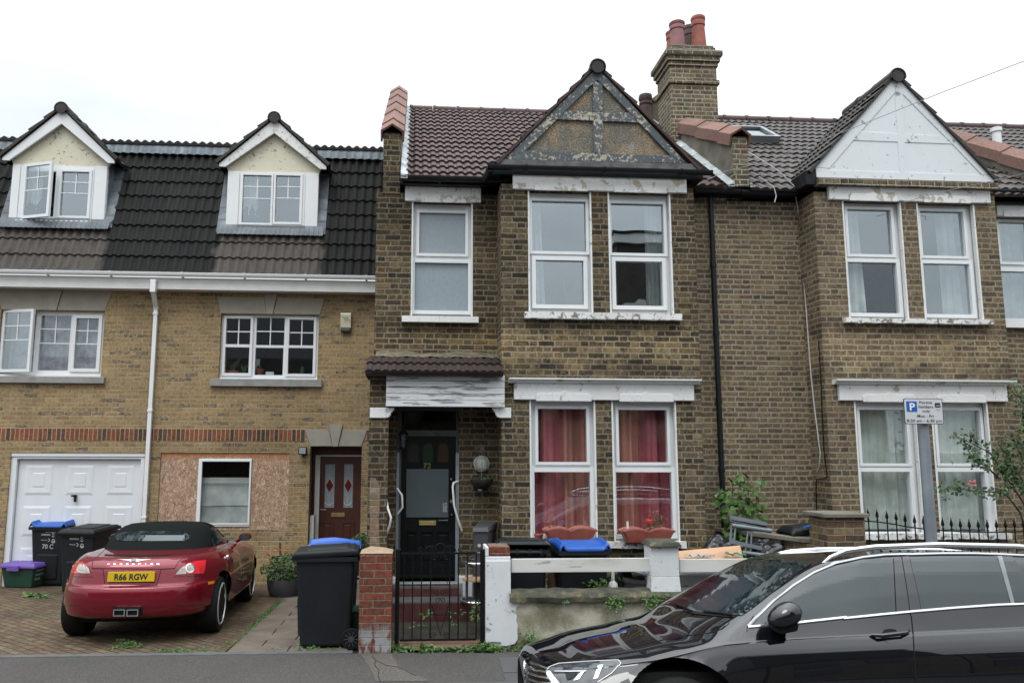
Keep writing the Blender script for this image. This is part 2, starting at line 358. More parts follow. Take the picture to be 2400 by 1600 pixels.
def pebble():
    b = NB('pebbledash'); v = b.vor(75); n = b.noise(3, 5)
    c = b.mix(b.step(n, .45, .62), (.2,.185,.15), (.33,.25,.17)); c = b.mix(b.step(v, .15, .45), b.mix(b.noise(60, 3), c, (.05,.045,.04)), c)
    c = b.mix(b.step(b.noise(5, 6), .6, .7), c, (.3,.29,.26)); c = b.mix(.9, c, b.ramp(b.noise(55, 5, rough=.8), [(.38, (.35,.35,.35)), (.52, (1,1,1)), (.68, (1.6,1.6,1.5))]), 'MULTIPLY')
    b.col(c); b.set(rough=.95); b.bump(b.math('SUBTRACT', 1.0, v), 1, .012); return b.m
M_pebble = pebble()
def cream():
    b = NB('cream dormer render'); n = b.noise(14, 9, rough=.75); big = b.noise(2.4, 3)
    m = b.step(b.math('ADD', n, b.math('MULTIPLY', big, .35)), .755, .82)
    b.col(b.mix(m, b.mix(b.noise(5, 4), (.6,.56,.42), (.68,.65,.53)), (.09,.085,.07))); b.set(rough=.9); b.bump(b.noise(60, 6), .6, .008); return b.m
M_cream = cream()
def tiles(name, a, bb, lichen=.3, rough=.7, patch=None):
    b = NB(name); n = b.noise(5, 6); w = b.n.new('ShaderNodeTexWhiteNoise')
    X = b.xyz(); q = b.comb(b.math('FLOOR', b.math('MULTIPLY', X[0], 3.3)), b.math('FLOOR', b.math('MULTIPLY', X[2], 4.1))); b.lk(q, w.inputs[0])
    c = b.mix(b.math('ADD', b.math('MULTIPLY', n, .5), b.math('MULTIPLY', w.outputs[0], .5)), a, bb)
    if patch:
        for (x0, x1, z1) in patch:
            wob = b.math('MULTIPLY', b.math('SUBTRACT', b.noise(3.5, 4), .5), .35); xx = b.math('ADD', X[0], wob)
            pm = b.math('MULTIPLY', b.math('MULTIPLY', b.step(xx, x0 - .06, x0 + .06), b.step(xx, x1 + .06, x1 - .06)), b.step(b.math('ADD', X[2], wob), z1 + .05, z1 - .05))
            c = b.mix(b.math('MULTIPLY', pm, b.step(b.noise(9, 4, b.map(scale=(1.5,1,.5))), .2, .6, .55, 1.0)), c, (.085,.076,.066))
    sp = b.step(b.noise(26, 6, rough=.7), .68 - lichen * .1, .74 - lichen * .1); c = b.mix(b.math('MULTIPLY', sp, .8), c, (.22,.21,.19))
    b.col(c); b.set(rough=rough, spec=.22); b.bump(b.noise(60, 5), .35, .004); return b.m
M_tile_mid = tiles('red brown interlocking tile', (.038,.024,.023), (.085,.05,.045), .3, .6)
M_tile_dark = tiles('brown concrete tile', (.035,.028,.026), (.075,.062,.056), .2, .5)
M_tile_verge = tiles('dark verge tile', (.03,.027,.026), (.06,.055,.052), .4, .6)
M_terracotta = tiles('terracotta coping', (.15,.09,.075), (.27,.15,.12), 1.3, .9)
M_terra_pot = plain('terracotta planter plastic', (.26,.075,.055), .5, .18, 9)
M_pot_red = plain('red clay chimney pot', (.27,.085,.06), .75, .25, 7)
M_pot_pink = plain('mauve clay chimney pot', (.24,.11,.11), .75, .2, 7)
M_pot_dark = plain('sooty chimney pot', (.08,.055,.05), .8, .3, 7)
def lead(name='grey lead', c=(.105,.125,.145)):
    b = NB(name); n = b.noise(4, 6); b.col(b.ramp(n, [(.3, tuple(x * .65 for x in c)), (.55, c), (.75, tuple(x * 1.9 for x in c))])); b.set(rough=.55, metal=.0); b.bump(b.noise(12, 4), .4, .01); return b.m
M_lead = lead(); M_lead_r = lead('patinated lead', (.15,.18,.205)); M_lead_pale = lead('pale lead', (.36,.39,.4))
M_gutter_blk = plain('black gutter', (.01,.012,.014), .4, .25, 5, spec=.25)
M_black = plain('black gloss paint', (.006,.008,.008), .3, .2, 10, spec=.2)
M_iron = plain('black iron', (.006,.0065,.007), .5, .3, 20, .2, spec=.2)
M_stone = plain('cast stone lintel', (.3,.28,.235), .85, .1, 5, .2)
M_concrete = plain('grey concrete', (.26,.26,.25), .85, .2, 6, .3)
M_cement = plain('cement render', (.155,.145,.115), .9, .35, 4, .4)
def stained_render():
    b = NB('stained lime render'); n = b.noise(2.2, 7, rough=.62); g = b.noise(55, 5, rough=.7)
    c = b.ramp(n, [(.32, (.15,.135,.085)), (.44, (.27,.255,.185)), (.54, (.45,.43,.35)), (.72, (.56,.54,.46))])
    Z = b.xyz()[2]; c = b.mix(b.math('MULTIPLY', b.step(b.math('ADD', Z, b.math('MULTIPLY', n, .3)), .38, .15), .6), c, (.13,.115,.065))
    c = b.mix(b.math('MULTIPLY', b.step(g, .56, .64), .55), c, (.07,.065,.045)); b.col(c); b.set(rough=.95); b.bump(g, .8, .01); return b.m
M_render = stained_render()
def mossy():
    b = NB('lichened coping stone'); n = b.noise(7, 8, rough=.7)
    c = b.ramp(n, [(.3, (.025,.027,.022)), (.5, (.06,.06,.045)), (.62, (.11,.1,.055)), (.75, (.3,.29,.2))]); b.col(c); b.set(rough=.95); b.bump(n, 1, .02); return b.m
M_moss = mossy()
def asphalt(name, c, sc=220):
    b = NB(name); g = b.noise(sc, 3, rough=.8); n = b.noise(1.3, 5); v = b.vor(.9, b.noise(1.5, 4, out=1), 'Distance', 'DISTANCE_TO_EDGE')
    cc = b.mix(n, tuple(x * .75 for x in c), tuple(x * 1.25 for x in c)); cc = b.mix(.85, cc, b.ramp(g, [(.35, (.5,.5,.5)), (.5, (1,1,1)), (.66, (2.1,2.05,1.95))]), 'MULTIPLY')
    b.col(cc); b.set(rough=.8, spec=.4); b.bump(g, .6, .004); return b.m
M_asphalt = asphalt('asphalt', (.05,.05,.05)); M_pave = asphalt('tarmac pavement', (.052,.049,.046), 60); M_pave2 = asphalt('reddish tarmac patch', (.08,.072,.064), 60)
M_slab = plain('paving slab', (.125,.1,.08), .75, .3, 3, .3); M_flag = plain('grey flagstone', (.06,.062,.064), .7, .25, 4, .2)
M_wetpath = plain('dark wet path', (.03,.028,.022), .65, .5, 6, .4, spec=.25)
M_kerb = plain('grey kerb edging', (.085,.09,.092), .8, .2, 8, .3)
M_redtile = plain('oxblood step tile', (.07,.026,.023), .5, .35, 8, spec=.3)
def osb():
    b = NB('strand board'); v1 = b.vor(26, b.map(scale=(1,1,.55), rot=(0,.6,0), vec=b.noise(4, 2, out=1)), 'Color'); 
    n = b.noise(38, 5, b.map(scale=(1,1,.35), rot=(0,.7,0)), dist=1.5); n2 = b.noise(34, 5, b.map(scale=(.35,1,1), rot=(0,.5,0)), dist=1.2)
    c = b.ramp(b.math('ADD', b.math('MULTIPLY', n, .6), b.math('MULTIPLY', n2, .4)), [(.38, (.15,.09,.055)), (.46, (.32,.21,.14)), (.54, (.42,.29,.2)), (.62, (.66,.51,.39))])
    Z = b.xyz()[2]; c = b.mix(b.math('MULTIPLY', b.step(b.math('ADD', Z, b.math('MULTIPLY', n2, .12)), OSB_TOP, OSB_TOP + .1), .6), c, (.4,.13,.03))
    b.col(c); b.set(rough=.85); b.bump(n, .4, .004); return b.m
OSB_TOP = 2.14
M_osb = osb()
def glass(name, refl=.26, tint=(.78,.82,.82), rough=.0):
    b = NB(name); b.n.remove(b.b); g = b.n.new('ShaderNodeBsdfGlossy'); g.inputs['Roughness'].default_value = rough; g.inputs[0].default_value = (.86,.95,1,1)
    t = b.n.new('ShaderNodeBsdfTransparent'); t.inputs[0].default_value = (*tint, 1); m = b.n.new('ShaderNodeMixShader')
    lw = b.n.new('ShaderNodeLayerWeight'); lw.inputs[0].default_value = .35
    # slight waviness of real panes
    bp = b.n.new('ShaderNodeBump'); bp.inputs['Strength'].default_value = .05; bp.inputs['Distance'].default_value = .01; b.lk(b.noise(2.5, 1), bp.inputs['Height']); b.lk(bp.outputs[0], g.inputs['Normal'])
    f = b.math('ADD', b.math('MULTIPLY', lw.outputs['Fresnel'], .22), refl); b.lk(f, m.inputs[0]); b.lk(t.outputs[0], m.inputs[1]); b.lk(g.outputs[0], m.inputs[2]); b.lk(m.outputs[0], b.out.inputs[0]); return b.m
M_glass = glass('window glass', .35); M_glass_lo = glass('dark window glass', .015); M_glass_mid = glass('curtained window glass', .14, (.9,.93,.93))
def frosted():
    b = NB('frosted glass'); n = b.noise(26, 5, b.map(scale=(1,1,.6))); b.col(b.ramp(n, [(.3, (.235,.285,.315)), (.7, (.27,.32,.35))])); b.set(rough=.35, spec=.7); b.bump(n, .3, .004); return b.m
M_frost = frosted()
M_room = plain('dim room', (.1,.095,.085), .9)
def cloth(name, c, rough=.9, var=.2): return plain(name, c, rough, var, 5)
M_redcurt = cloth('crimson curtain', (.5,.13,.16), .9, .1); M_redcurt2 = cloth('russet curtain', (.53,.22,.18), .9, .1)
M_net = cloth('white net curtain', (.62,.66,.66)); M_netg = cloth('grey green net curtain', (.62,.67,.62)); M_lace = cloth('lace curtain', (.42,.42,.47), .9, .5)
M_blind = cloth('pale roller blind', (.55,.57,.55))
def paint(name, c, c2=None, flake=0, coat=1.0, rough=.35, drops=False):
    b = NB(name); b.col(c); b.set(rough=rough, metal=flake, coat=coat, coatr=.02, spec=.0 if not flake else .3); b.b.inputs['Coat IOR'].default_value = 1.45 if flake else 1.7; b.b.inputs['Coat Tint'].default_value = (1,1,1,1) if flake else (.82,.9,1,1)
    if drops:
        v = b.vor(95, b.map(scale=(1,1,1))); d = b.math('MULTIPLY', b.step(v, .2, .08), b.step(b.noise(5, 2), .4, .6)); b.bump(d, .35, .002)
    return b.m
M_carblack = paint('black car paint', (.006,.006,.008), drops=True, rough=.5); M_carred = paint('dark red car paint', (.17,.003,.014), flake=.35, rough=.34)
M_cglass = paint('tinted car glass', (.008,.018,.02), coat=1.0, rough=.02); M_cglass.node_tree.nodes['Principled BSDF'].inputs['IOR'].default_value = 1.9
M_chrome = plain('chrome', (.82,.83,.86), .18, .02, 3, metal=1); M_alloy = plain('alloy rim', (.55,.56,.57), .35, .05, 3, metal=.25)
M_rubber = plain('tyre rubber', (.009,.009,.009), .8, .2, 30, .2, spec=.2); M_softtop = plain('black fabric hood', (.007,.009,.009), .95, .2, 60, .2, spec=.1)
M_binblk = plain('charcoal bin plastic', (.012,.0145,.017), .5, .2, 6, spec=.25); M_bingrey = plain('grey bin plastic', (.06,.06,.064), .5, .12, 6, spec=.3); M_blue = plain('blue lid plastic', (.012,.085,.38), .42, .12, 6)
M_purple = plain('purple lid plastic', (.13,.07,.33), .5, .12, 6); M_green = plain('dark green crate plastic', (.01,.045,.028), .5, .15, 6)
M_sticker = plain('faded yellow sticker', (.4,.3,.1), .6, .2, 20); M_yellow = plain('yellow number plate', (.55,.36,.01), .35, .03, 3); M_txtblk = plain('black lettering', (.01,.01,.01), .5, 0, 1); M_txtwht = plain('white lettering', (.42,.43,.44), .5, .05, 1)
M_redlens = plain('red lamp lens', (.62,.02,.03), .12, .1, 8, coat=1.0); M_clearlens = plain('clear lamp lens', (.36,.33,.27), .15, .3, 30, coat=.6); M_orange = plain('orange reflector', (.75,.2,.02), .2, .05, 5)
M_lampglass = plain('headlamp glass', (.035,.04,.045), .1, .5, 20, coat=.5)
M_brown = plain('mahogany door', (.062,.018,.011), .4, .2, 5); M_gold = plain('brass', (.26,.2,.1), .5, .25, 9, metal=.5)
M_garage = plain('white garage door', (.7,.73,.76), .4, .03, 3); M_grey = plain('grey metal', (.2,.21,.22), .45, .15, 6, metal=.3); M_galv = plain('galvanised post', (.22,.25,.28), .5, .15, 5, metal=.3)
M_signgrey = plain('sign face', (.55,.56,.58), .45, .02, 3); M_signblue = plain('sign blue', (.01,.1,.42), .4, 0, 3)
M_sack = plain('black bin liner', (.012,.013,.015), .22, .2, 9)
M_cord = plain('white cable', (.5,.5,.5), .5, .1, 3)
def leafm(name, c):
    b = NB(name); n = b.noise(7, 3); b.col(b.ramp(n, [(.3, tuple(x * .5 for x in c)), (.55, c), (.75, tuple(min(1, x * 1.8) for x in c))])); b.set(rough=.5, sub=0.0)
    return b.m
M_leaf = leafm('green leaf', (.04,.09,.024)); M_leafy = leafm('bright leaf', (.06,.125,.025)); M_leafd = leafm('dark leaf', (.022,.05,.018)); M_dry = leafm('dry stalk', (.14,.09,.045)); M_stem = plain('woody stem', (.06,.045,.03), .8)
M_grout = plain('grey mortar', (.14,.14,.13), .9, .3, 14, .3)
M_petal = plain('red petal', (.75,.02,.015), .5, .1, 9); M_pink = plain('pink petal', (.6,.18,.2), .5, .1, 9)
M_board = plain('peach board', (.55,.33,.2), .8, .08, 4); M_timberbare = plain('bare wood', (.3,.2,.12), .8, .2, 12)
# ------------------------------------------------------------------ shared builders
def tile_roof(mb, O, U, V, W, H, nu, nv, amp=.02, step=.022, prof='double', sub=8):
    O, U, V = Vector(O), Vector(U).normalized(), Vector(V).normalized(); N = U.cross(V)
    if N.z < 0 and abs(N.z) > .01: N = -N
    if abs(N.z) <= .01 and N.y > 0: N = -N
    def pf(s):
        s = s % 1
        if prof == 'pan': return amp * (math.sin(2 * math.pi * s) * .5 + .5) ** .8
        if prof == 'roll': return amp * max(0, 1 - abs(s - .5) / .16) ** .5 if abs(s - .5) < .16 else amp * .12 * math.cos(2 * math.pi * s)
        return amp * (1 / (1 + math.exp(-((.27 - abs(s - .5)) * 34))))
    n = nu * sub; h = H / nv; rr = random.Random(3)
    for r in range(nv):
        j = rr.uniform(-.002, .002)
        rows = []
        for v, lift in ((0, -step * .2), (0, step + j), (1.06 if r < nv - 1 else 1, .003 + j)):
            rows.append([O + U * (W * i / n) + V * ((r + v) * h) + N * (pf(i / sub) * (0.0 if lift < 0 else 1) + lift) for i in range(n + 1)])
        vs = [p for row in rows for p in row]; m = n + 1
        mb.add(vs, [(a*m+i, a*m+i+1, (a+1)*m+i+1, (a+1)*m+i) for a in range(2) for i in range(n)])
    return mb
def window(root, name, ox, oz, Y, panes, wd=.055, gl=None, mull=(), bars=None, proud=.03, label=None, thick=.07, fm=None):
    """frame filling opening (ox=(x0,x1), oz=(z0,z1)), pane rects"""
    fr = MB(); fr.slab(ox[0], ox[1], oz[0], oz[1], panes, Y, Y + thick)
    for (a, b, c, d) in panes:   # raised sash moulding around each pane
        fr.slab(a - wd, b + wd, c - wd, d + wd, [(a + .006, b - .006, c + .006, d - .006)], Y - proud, Y - .001)
    for q in mull: fr.box(*q)
    o = fr.build(name, fm or M_upvc, root, bevel=.006)
    if label: o['label'] = label
    gl = gl or M_glass
    for i, (a, b, c, d) in enumerate(panes):
        MB().add([(a-.01, Y+.02, c-.01), (b+.01, Y+.02, c-.01), (b+.01, Y+.02, d+.01), (a-.01, Y+.02, d+.01)], [(0,1,2,3)]).build('pane', gl[i] if isinstance(gl, list) else gl, o)
        if bars:
            bm = MB(); zt = d - (d - c) * bars[1]
            if bars[0] == 'top':  # 2x2 grid in the top part
                t = .009; m = (a + b) / 2; bm.box(m - t, m + t, Y + .008, Y + .019, zt, d)
                zm = (zt + d) / 2; bm.box(a, m - t, Y + .008, Y + .019, zm - t, zm + t); bm.box(m + t, b, Y + .008, Y + .019, zm - t, zm + t); 
                bm.box(a, b, Y + .008, Y + .019, zt - 2 * t, zt)
            bm.build('glazing_bar', M_upvc, o)
    return o
def curtain(x0, x1, z0, z1, Y, folds, amp, mat, label, group=None, taper=0.0, seed=1, name='curtain'):
    rr = random.Random(seed); ph = [rr.uniform(0, 6.28) for _ in range(4)]
    def fn(u, v):
        x = x0 + (x1 - x0) * u * (1 - taper * (1 - v)) 
        y = Y + amp * (math.sin(u * folds * 6.28 + ph[0] + .3 * v) + .5 * math.sin(u * folds * 2.3 * 6.28 + ph[1]) + .3 * math.sin(v * 3 + ph[2] + u * 9))
        return (x, y, z0 + (z1 - z0) * v)
    t = MB().grid(fn, max(24, int(folds * 10)), 10).build(name, mat, None, smooth='all')
    return tag(t, label, 'curtain', group)
def lintel(root, x0, x1, z0, z1, Y, notches, mat, corn=None, proud=.05, name='lintel'):
    mb = MB(); 
    xs = [x0]; 
    mb.box(x0, x1, Y - proud, Y + .02, z0, z1)
    for (a, b) in notches:     # moulded eyebrow over each window
        h = .085
        pts = [(a, z0 - .02), (a, z0 + h * .6), (a + .03, z0 + h), ((a+b)/2 - .05, z0 + h), ((a+b)/2, z0 + h + .035), ((a+b)/2 + .05, z0 + h), (b - .03, z0 + h), (b, z0 + h * .6), (b, z0 - .02)]
        mb.prism(pts, Y - proud - .022, Y - proud - .001)
    o = mb.build(name, mat, root, bevel=.008)
    if corn:
        c = MB(); zc0, zc1, e = corn
        c.prismx([(Y - proud, zc0), (Y - proud - .02, zc0), (Y - proud - .045, zc0 + (zc1-zc0)*.35), (Y - proud - .05, zc0 + (zc1-zc0)*.6), (Y - proud - .1, zc0 + (zc1-zc0)*.72), (Y - proud - .1, zc1), (Y + .02, zc1), (Y + .02, zc0 + .002), (Y-proud, zc0+.002)], x0 - e, x1 + e)
        c.build('cornice', M_white, o)
    return o
def gutter(mb, x0, x1, Y, z, r=.055):
    pts = [(Y - r, z + .01), (Y - r, z - r * .3), (Y - r * .7, z - r * .8), (Y, z - r), (Y + r * .7, z - r * .8), (Y + r, z - r * .3), (Y + r, z + .01), (Y + r - .006, z + .01), (Y + r * .6, z - r * .6), (Y, z - r * .85), (Y - r * .6, z - r * .6), (Y - r + .006, z + .01)]
    mb.prismx(pts, x0, x1)
    x = x0 + .5
    while x < x1 - .1: mb.prismx([(a, b) for a, b in [(Y - r - .006, z + .016), (Y - r - .006, z - r * .35), (Y - r * .75, z - r * .92), (Y, z - r - .008), (Y + r, z - r - .008), (Y + r, z - r), (Y, z - r), (Y - r, z - r * .3), (Y-r, z+.016)]], x, x + .035); x += 1.05
    return mb
def sloped(mb, p0, p1, half, th):  # saddle-back coping running from p0 to p1 (y,z pairs handled as vectors)
    p0, p1 = Vector(p0), Vector(p1); d = (p1 - p0).normalized(); n = max(2, int((p1 - p0).length / .42)); s = Vector((1, 0, 0)); u = s.cross(d); u = -u if u.z < 0 else u
    L = (p1 - p0).length / n
    for i in range(n):
        a = p0 + d * (i * L); b = p0 + d * ((i + 1) * L - .004); k = .012 * ((i % 2) - .5)
        sec = [(-half, -.16), (-half, 0), (0, .1), (half, 0), (half, -.16), (half - .025, -.16), (half - .025, -.02), (0, .07), (-half + .025, -.02), (-half + .025, -.16)]
        A = [a + s * x + u * (z + k) for x, z in sec]; B = [b + s * x + u * (z + k - .008) for x, z in sec]; m = len(sec)
        mb.add(A + B, [tuple(range(m - 1, -1, -1)), tuple(range(m, 2 * m))] + [(q, (q + 1) % m, (q + 1) % m + m, q + m) for q in range(m)])
    return mb
def _nop(): return
def leaves(mb, c, rx, ry, rz, n, size, rr, droop=.3, lobed=False):
    for _ in range(n):
        while True:
            q = Vector((rr.uniform(-1, 1), rr.uniform(-1, 1), rr.uniform(-1, 1)))
            if q.length < 1: break
        p = Vector(c) + Vector((q.x * rx, q.y * ry, q.z * rz)); s = size * rr.uniform(.6, 1.3)
        leaf(mb, p, s, rr, lobed, droop)
    return mb
def leaf(mb, p, s, rr, lobed=False, droop=.3, face=None):
    d = Vector((rr.uniform(-1, 1), rr.uniform(-1, .3), rr.uniform(-.7, .5))).normalized(); n = Vector((rr.uniform(-.6, .6), rr.uniform(-1, -.1), rr.uniform(.1, 1))).normalized()
    w = d.cross(n).normalized(); n = w.cross(d)
    if lobed:
        prof = [(0, 0), (.35, -.12), (.62, .1), (.42, .3), (.55, .62), (.28, .55), (0, 1.0)]
    else: prof = [(0, 0), (.22, .25), (.27, .5), (.17, .78), (0, 1.0)]
    L = [p + w * (a * s) + d * (b * s) + n * (abs(a) * s * .35 - b * b * s * droop * .4) for a, b in prof]
    Rr = [p - w * (a * s) + d * (b * s) + n * (abs(a) * s * .35 - b * b * s * droop * .4) for a, b in prof[1:-1]]
    k = len(mb.v); m = len(prof)
    mb.v += L + Rr; 
    mid = list(range(k, k + m)); oth = [k] + list(range(k + m, k + m + m - 2)) + [k + m - 1]
    mb.f += [tuple(mid + [])] ; mb.f += [tuple(reversed(oth))]
    return mb
def halfround(mb, c, r, L, n=12, seg=.45, axis='y'):
    c = Vector(c); x = 0
    while x < L - .01:
        l = min(seg, L - x); rr_ = r * (1.06 if int(x / seg) % 2 == 0 else 1.0)
        for (a, b, k) in ((x, x + .05, 1.08), (x + .05, x + l, 1.0)):
            P_ = []
            for h in (a, b):
                for q in (rr_ * k, rr_ * k - .016):
                    for i in range(n + 1):
                        t = math.pi * (-.12 + 1.24 * i / n); u, v = q * math.cos(t), q * math.sin(t)
                        P_.append(c + (Vector((u, h, v)) if axis == 'y' else Vector((h, u, v))))
            m = n + 1; F_ = []
            for i in range(n): F_ += [(i, i+1, 2*m+i+1, 2*m+i), (m+i+1, m+i, 3*m+i, 3*m+i+1), (i+1, i, m+i, m+i+1), (2*m+i, 2*m+i+1, 3*m+i+1, 3*m+i)]
            mb.add(P_, F_)
        x += l
    return mb
# ------------------------------------------------------------------ ground
def struct(name, mb, m, **k):
    o = mb.build(name, m, None, **k); o['kind'] = 'structure'; return o
YB = 8.6
struct('ground', MB().add([(-1500,-1500,-.3),(1500,-1500,-.3),(1500,1500,-.3),(-1500,1500,-.3)], [(0,1,2,3)]), M_wetpath)
def pvz(y): return max(0.0, (8.5 - y) * .03)
struct('road', MB().box(-60, 60, -4.6, 7.12, -.29, -.13), M_asphalt)
struct('pavement', MB().prismx([(7.26, -.29), (YB - .09, -.29), (YB - .09, 0), (7.26, pvz(7.26))], -60, 60), M_pave)
struct('kerb', MB().box(-60, 60, 7.13, 7.255, -.29, .045), M_kerb)
struct('far_pavement', MB().box(-60, 60, -7.2, -4.61, -.29, 0), M_pave)
k = MB().box(-30, -.58, YB - .09, YB - .005, -.29, .012); struct('edging_strip', k, M_kerb, bevel=.008)
SL = -.18 / 5.35
def gz(y): return SL * (y - YB)
struct('driveway', MB().hexa([(-30,YB,-.5),(-1.9,YB,-.5),(-1.8,13.94,-.5),(-30,13.94,-.5),(-30,YB,0),(-1.9,YB,0),(-1.8,13.94,gz(13.94)),(-30,13.94,gz(13.94))]), M_paving)
mb = MB(); rr = random.Random(2)
y = YB + .01
while y < 13.9:   # path slabs beside the driveway
    h = .3; x = -1.88; ws = [.62, .62] if int(y / .31) % 2 else [.31, .62, .31]
    for w_ in ws:
        zz = gz(y) + .004 + rr.uniform(-.003, .003); mb.hexa([(x+.006,y,zz-.1),(x+w_-.006,y,zz-.1),(x+w_-.006,y+h,zz-.1),(x+.006,y+h,zz-.1),(x+.006,y,zz),(x+w_-.006,y,zz),(x+w_-.006,y+h,gz(y+h)+.004),(x+.006,y+h,gz(y+h)+.004)]); x += w_
    y += .31
struct('slab_path', mb, M_slab, bevel=.004)
struct('path_bed', MB().hexa([(-1.895,YB,-.5),(-.3,YB,-.5),(-.3,13.94,-.5),(-1.8,13.94,-.5),(-1.895,YB,-.02),(-.3,YB,-.02),(-.3,13.94,gz(13.94)-.02),(-1.8,13.94,gz(13.94)-.02)]), M_wetpath)
struct('front_yard', MB().box(-.3, 14, YB - .02, 10.6, -.28, .015), M_wetpath)
# asphalt patch and flagstones in the pavement
p = [G(1235, 1510, 0), G(1420, 1500, 0), G(1420, 1598, 0), G(1180, 1585, 0)]
mb = MB()
for (a, b, c, d) in (((1168,1538),(1232,1536),(1245,1575),(1180,1578)), ((1180,1580),(1245,1577),(1252,1606),(1186,1610))):
    q = [G(*v, 0.02) for v in (a, b, c, d)]; mb.add([(v.x, v.y, -.03) for v in q] + [(v.x, v.y, pvz(v.y) + .005) for v in q], [(4,5,6,7),(0,1,5,4),(1,2,6,5),(2,3,7,6),(3,0,4,7)])
struct('flagstone', mb, M_flag)
q = [G(*v, 0) for v in ((845,1532),(918,1532),(935,1568),(1010,1606),(880,1606),(868,1570))]
struct('pavement_patch', MB().add([(v.x, v.y, pvz(v.y) + .004) for v in q], [tuple(range(6))]), M_pave2)
rr = random.Random(5); mb = MB()
for path in ([(872,1537),(880,1548),(878,1560),(888,1575),(886,1590),(892,1606)], [(880,1548),(895,1556),(905,1562),(930,1566),(950,1576),(975,1590)]):
    pts = [G(a, b, 0.006) for a, b in path]
    mb.tube([(v.x, v.y, pvz(v.y) + .003) for v in pts], .0055, 5)
struct('pavement_crack', mb, M_wetpath)
# ------------------------------------------------------------------ modern terrace on the left
YL = 13.95; ZT = 4.86; ZB = -.22
zr0 = P(430, 645, 13.7).z + .03; topz = P(420, 372, 14.62).z
def dormer(root, px, dx, Xoff=0):
    """px: dict of pixel data"""
    Yd = 14.0
    x0, x1 = P(px['l'], px['m'], Yd).x, P(px['r'], px['m'], Yd).x
    zb, zt = P((px['l']+px['r'])/2, px['b'], Yd).z, P((px['l']+px['r'])/2, px['t'], Yd).z
    ap = P(*px['apex'], Yd - .1); bl = P(*px['bl'], Yd - .1); br = P(*px['br'], Yd - .1)
    xc = (x0 + x1) / 2; za = ap.z; ze = (bl.z + br.z) / 2
    (wl, wt, wr, wb) = px['win']; wx0, wx1, wz0, wz1 = R(wl, wt, wr, wb, Yd)
    body = MB().slab(x0, x1, zb, zt, [(wx0, wx1, wz0, wz1)], Yd, Yd + .06)
    d = body.build('dormer', M_upvc_d, root)
    for a_, b_ in ((x0 + .004, wx0 - .012), (wx1 + .012, x1 - .004)): MB().box(a_, b_, Yd - .016, Yd - .001, zb + .005, zt - .01).build('side_panel', M_upvc, d, bevel=.004)
    MB().prism([(x0, zt), (x1, zt), (x1 + .05, ze + .03), (xc, za - .1), (x0 - .05, ze + .03)], Yd + .01, Yd + .07).build('gable_render', M_cream, d)
    mb = MB()   # barge boards
    hw = (br.x - bl.x) / 2; sl = (za - ze) / hw; t = .21
    mb.prism([(xc - hw, ze), (xc, za), (xc, za - t * 1.25), (xc - hw + .11, ze - .05), (xc - hw, ze - .05)], Yd - .1, Yd - .06)
    mb.prism([(xc, za), (xc + hw, ze), (xc + hw, ze - .05), (xc + hw - .11, ze - .05), (xc, za - t * 1.25)], Yd - .101, Yd - .061)
    mb.build('bargeboard', px.get('barge', M_upvc), d)
    mb = MB(); L = 3.0; th = .03
    for s in (-1, 1):
        O = Vector((xc + s * (hw + .03), Yd - .14, ze)); V = Vector((-s * hw, 0, za - ze)); H = V.length + .02
        tile_roof(mb, O, (0, 1, 0), V, L, H, 9, 4, .03, .035, 'pan', 6)
        nn = Vector((0, 1, 0)).cross(V.normalized()); nn = -nn if nn.z < 0 else nn
        for r in range(4):
            a = O + V.normalized() * (r * H / 4); b = O + V.normalized() * ((r + 1) * H / 4); u0, u1 = .07, .035
            mb.add([a, b, b + nn * u1, a + nn * u0, a + Vector((0,.02,0)), b + Vector((0,.02,0)), b + nn * u1 + Vector((0,.02,0)), a + nn * u0 + Vector((0,.02,0))], [(0,1,2,3),(7,6,5,4),(0,4,5,1),(1,5,6,2),(2,6,7,3),(3,7,4,0)])
    mb.build('dormer_roof', M_tile_verge, d)
    halfround(MB(), (xc, Yd - .17, za + .0), .105, L).build('ridge_tile', M_tile_verge, d, smooth=True); MB().lathe([(.094, 0), (.094, .02)], (xc, Yd - .165, za), 20, 'y').build('ridge_mortar', M_tile_verge, d)
    mb = MB()   # lead cheeks and apron
    def ry(z): return 13.72 + .9 * (z - zr0) / (topz - zr0)
    zq = ze + .04
    for s, x in ((-1, x0), (1, x1)):
        e = .15 * s; za_, zb2 = zb - .12, zq
        mb.add([(x, ry(za_) - .09, za_), (x + e, ry(za_) - .075, za_), (x + e, ry(zb2) - .075, zb2), (x, ry(zb2) - .09, zb2)], [(0,1,2,3)])
        for k in range(5): z_ = za_ + (zb2 - za_) * k / 5; mb.add([(x, ry(z_) - .1, z_), (x + e, ry(z_) - .085, z_), (x + e, ry(z_) - .08, z_ + .015), (x, ry(z_) - .095, z_ + .015)], [(0,1,2,3)])
        mb.add([(x, Yd + .06, zb), (x, 14.7, zb), (x, 14.7, zq), (x, Yd + .06, zq)], [(0,1,2,3)])
    mb.box(x0, x1, Yd + .08, 15.4, zb, zt + .1) if False else None
    n = 22
    def ap_(u, v): 
        x = x0 - .12 + (x1 - x0 + .24) * u
        return (x, Yd - .035 - .1 * (1 - v) + .0 + .012 * math.sin(u * n * 6.28) * (1 - v), zb - .17 + .2 * v)
    mb.grid(ap_, n * 6, 4)
    mb.build('lead_flashing', M_lead, d, smooth=True)
    MB().box(wx0 - .02, wx1 + .02, Yd - .06, Yd + .02, wz0 - .05, wz0 - .005).build('sill', px.get('sill', M_upvc), d, bevel=.008)
    # window panes
    pn = [R(a, b, c, e, Yd) for (a, b, c, e) in px['panes']]
    ww = MB(); ww.slab(wx0, wx1, wz0, wz1, pn, Yd - .01, Yd + .05)
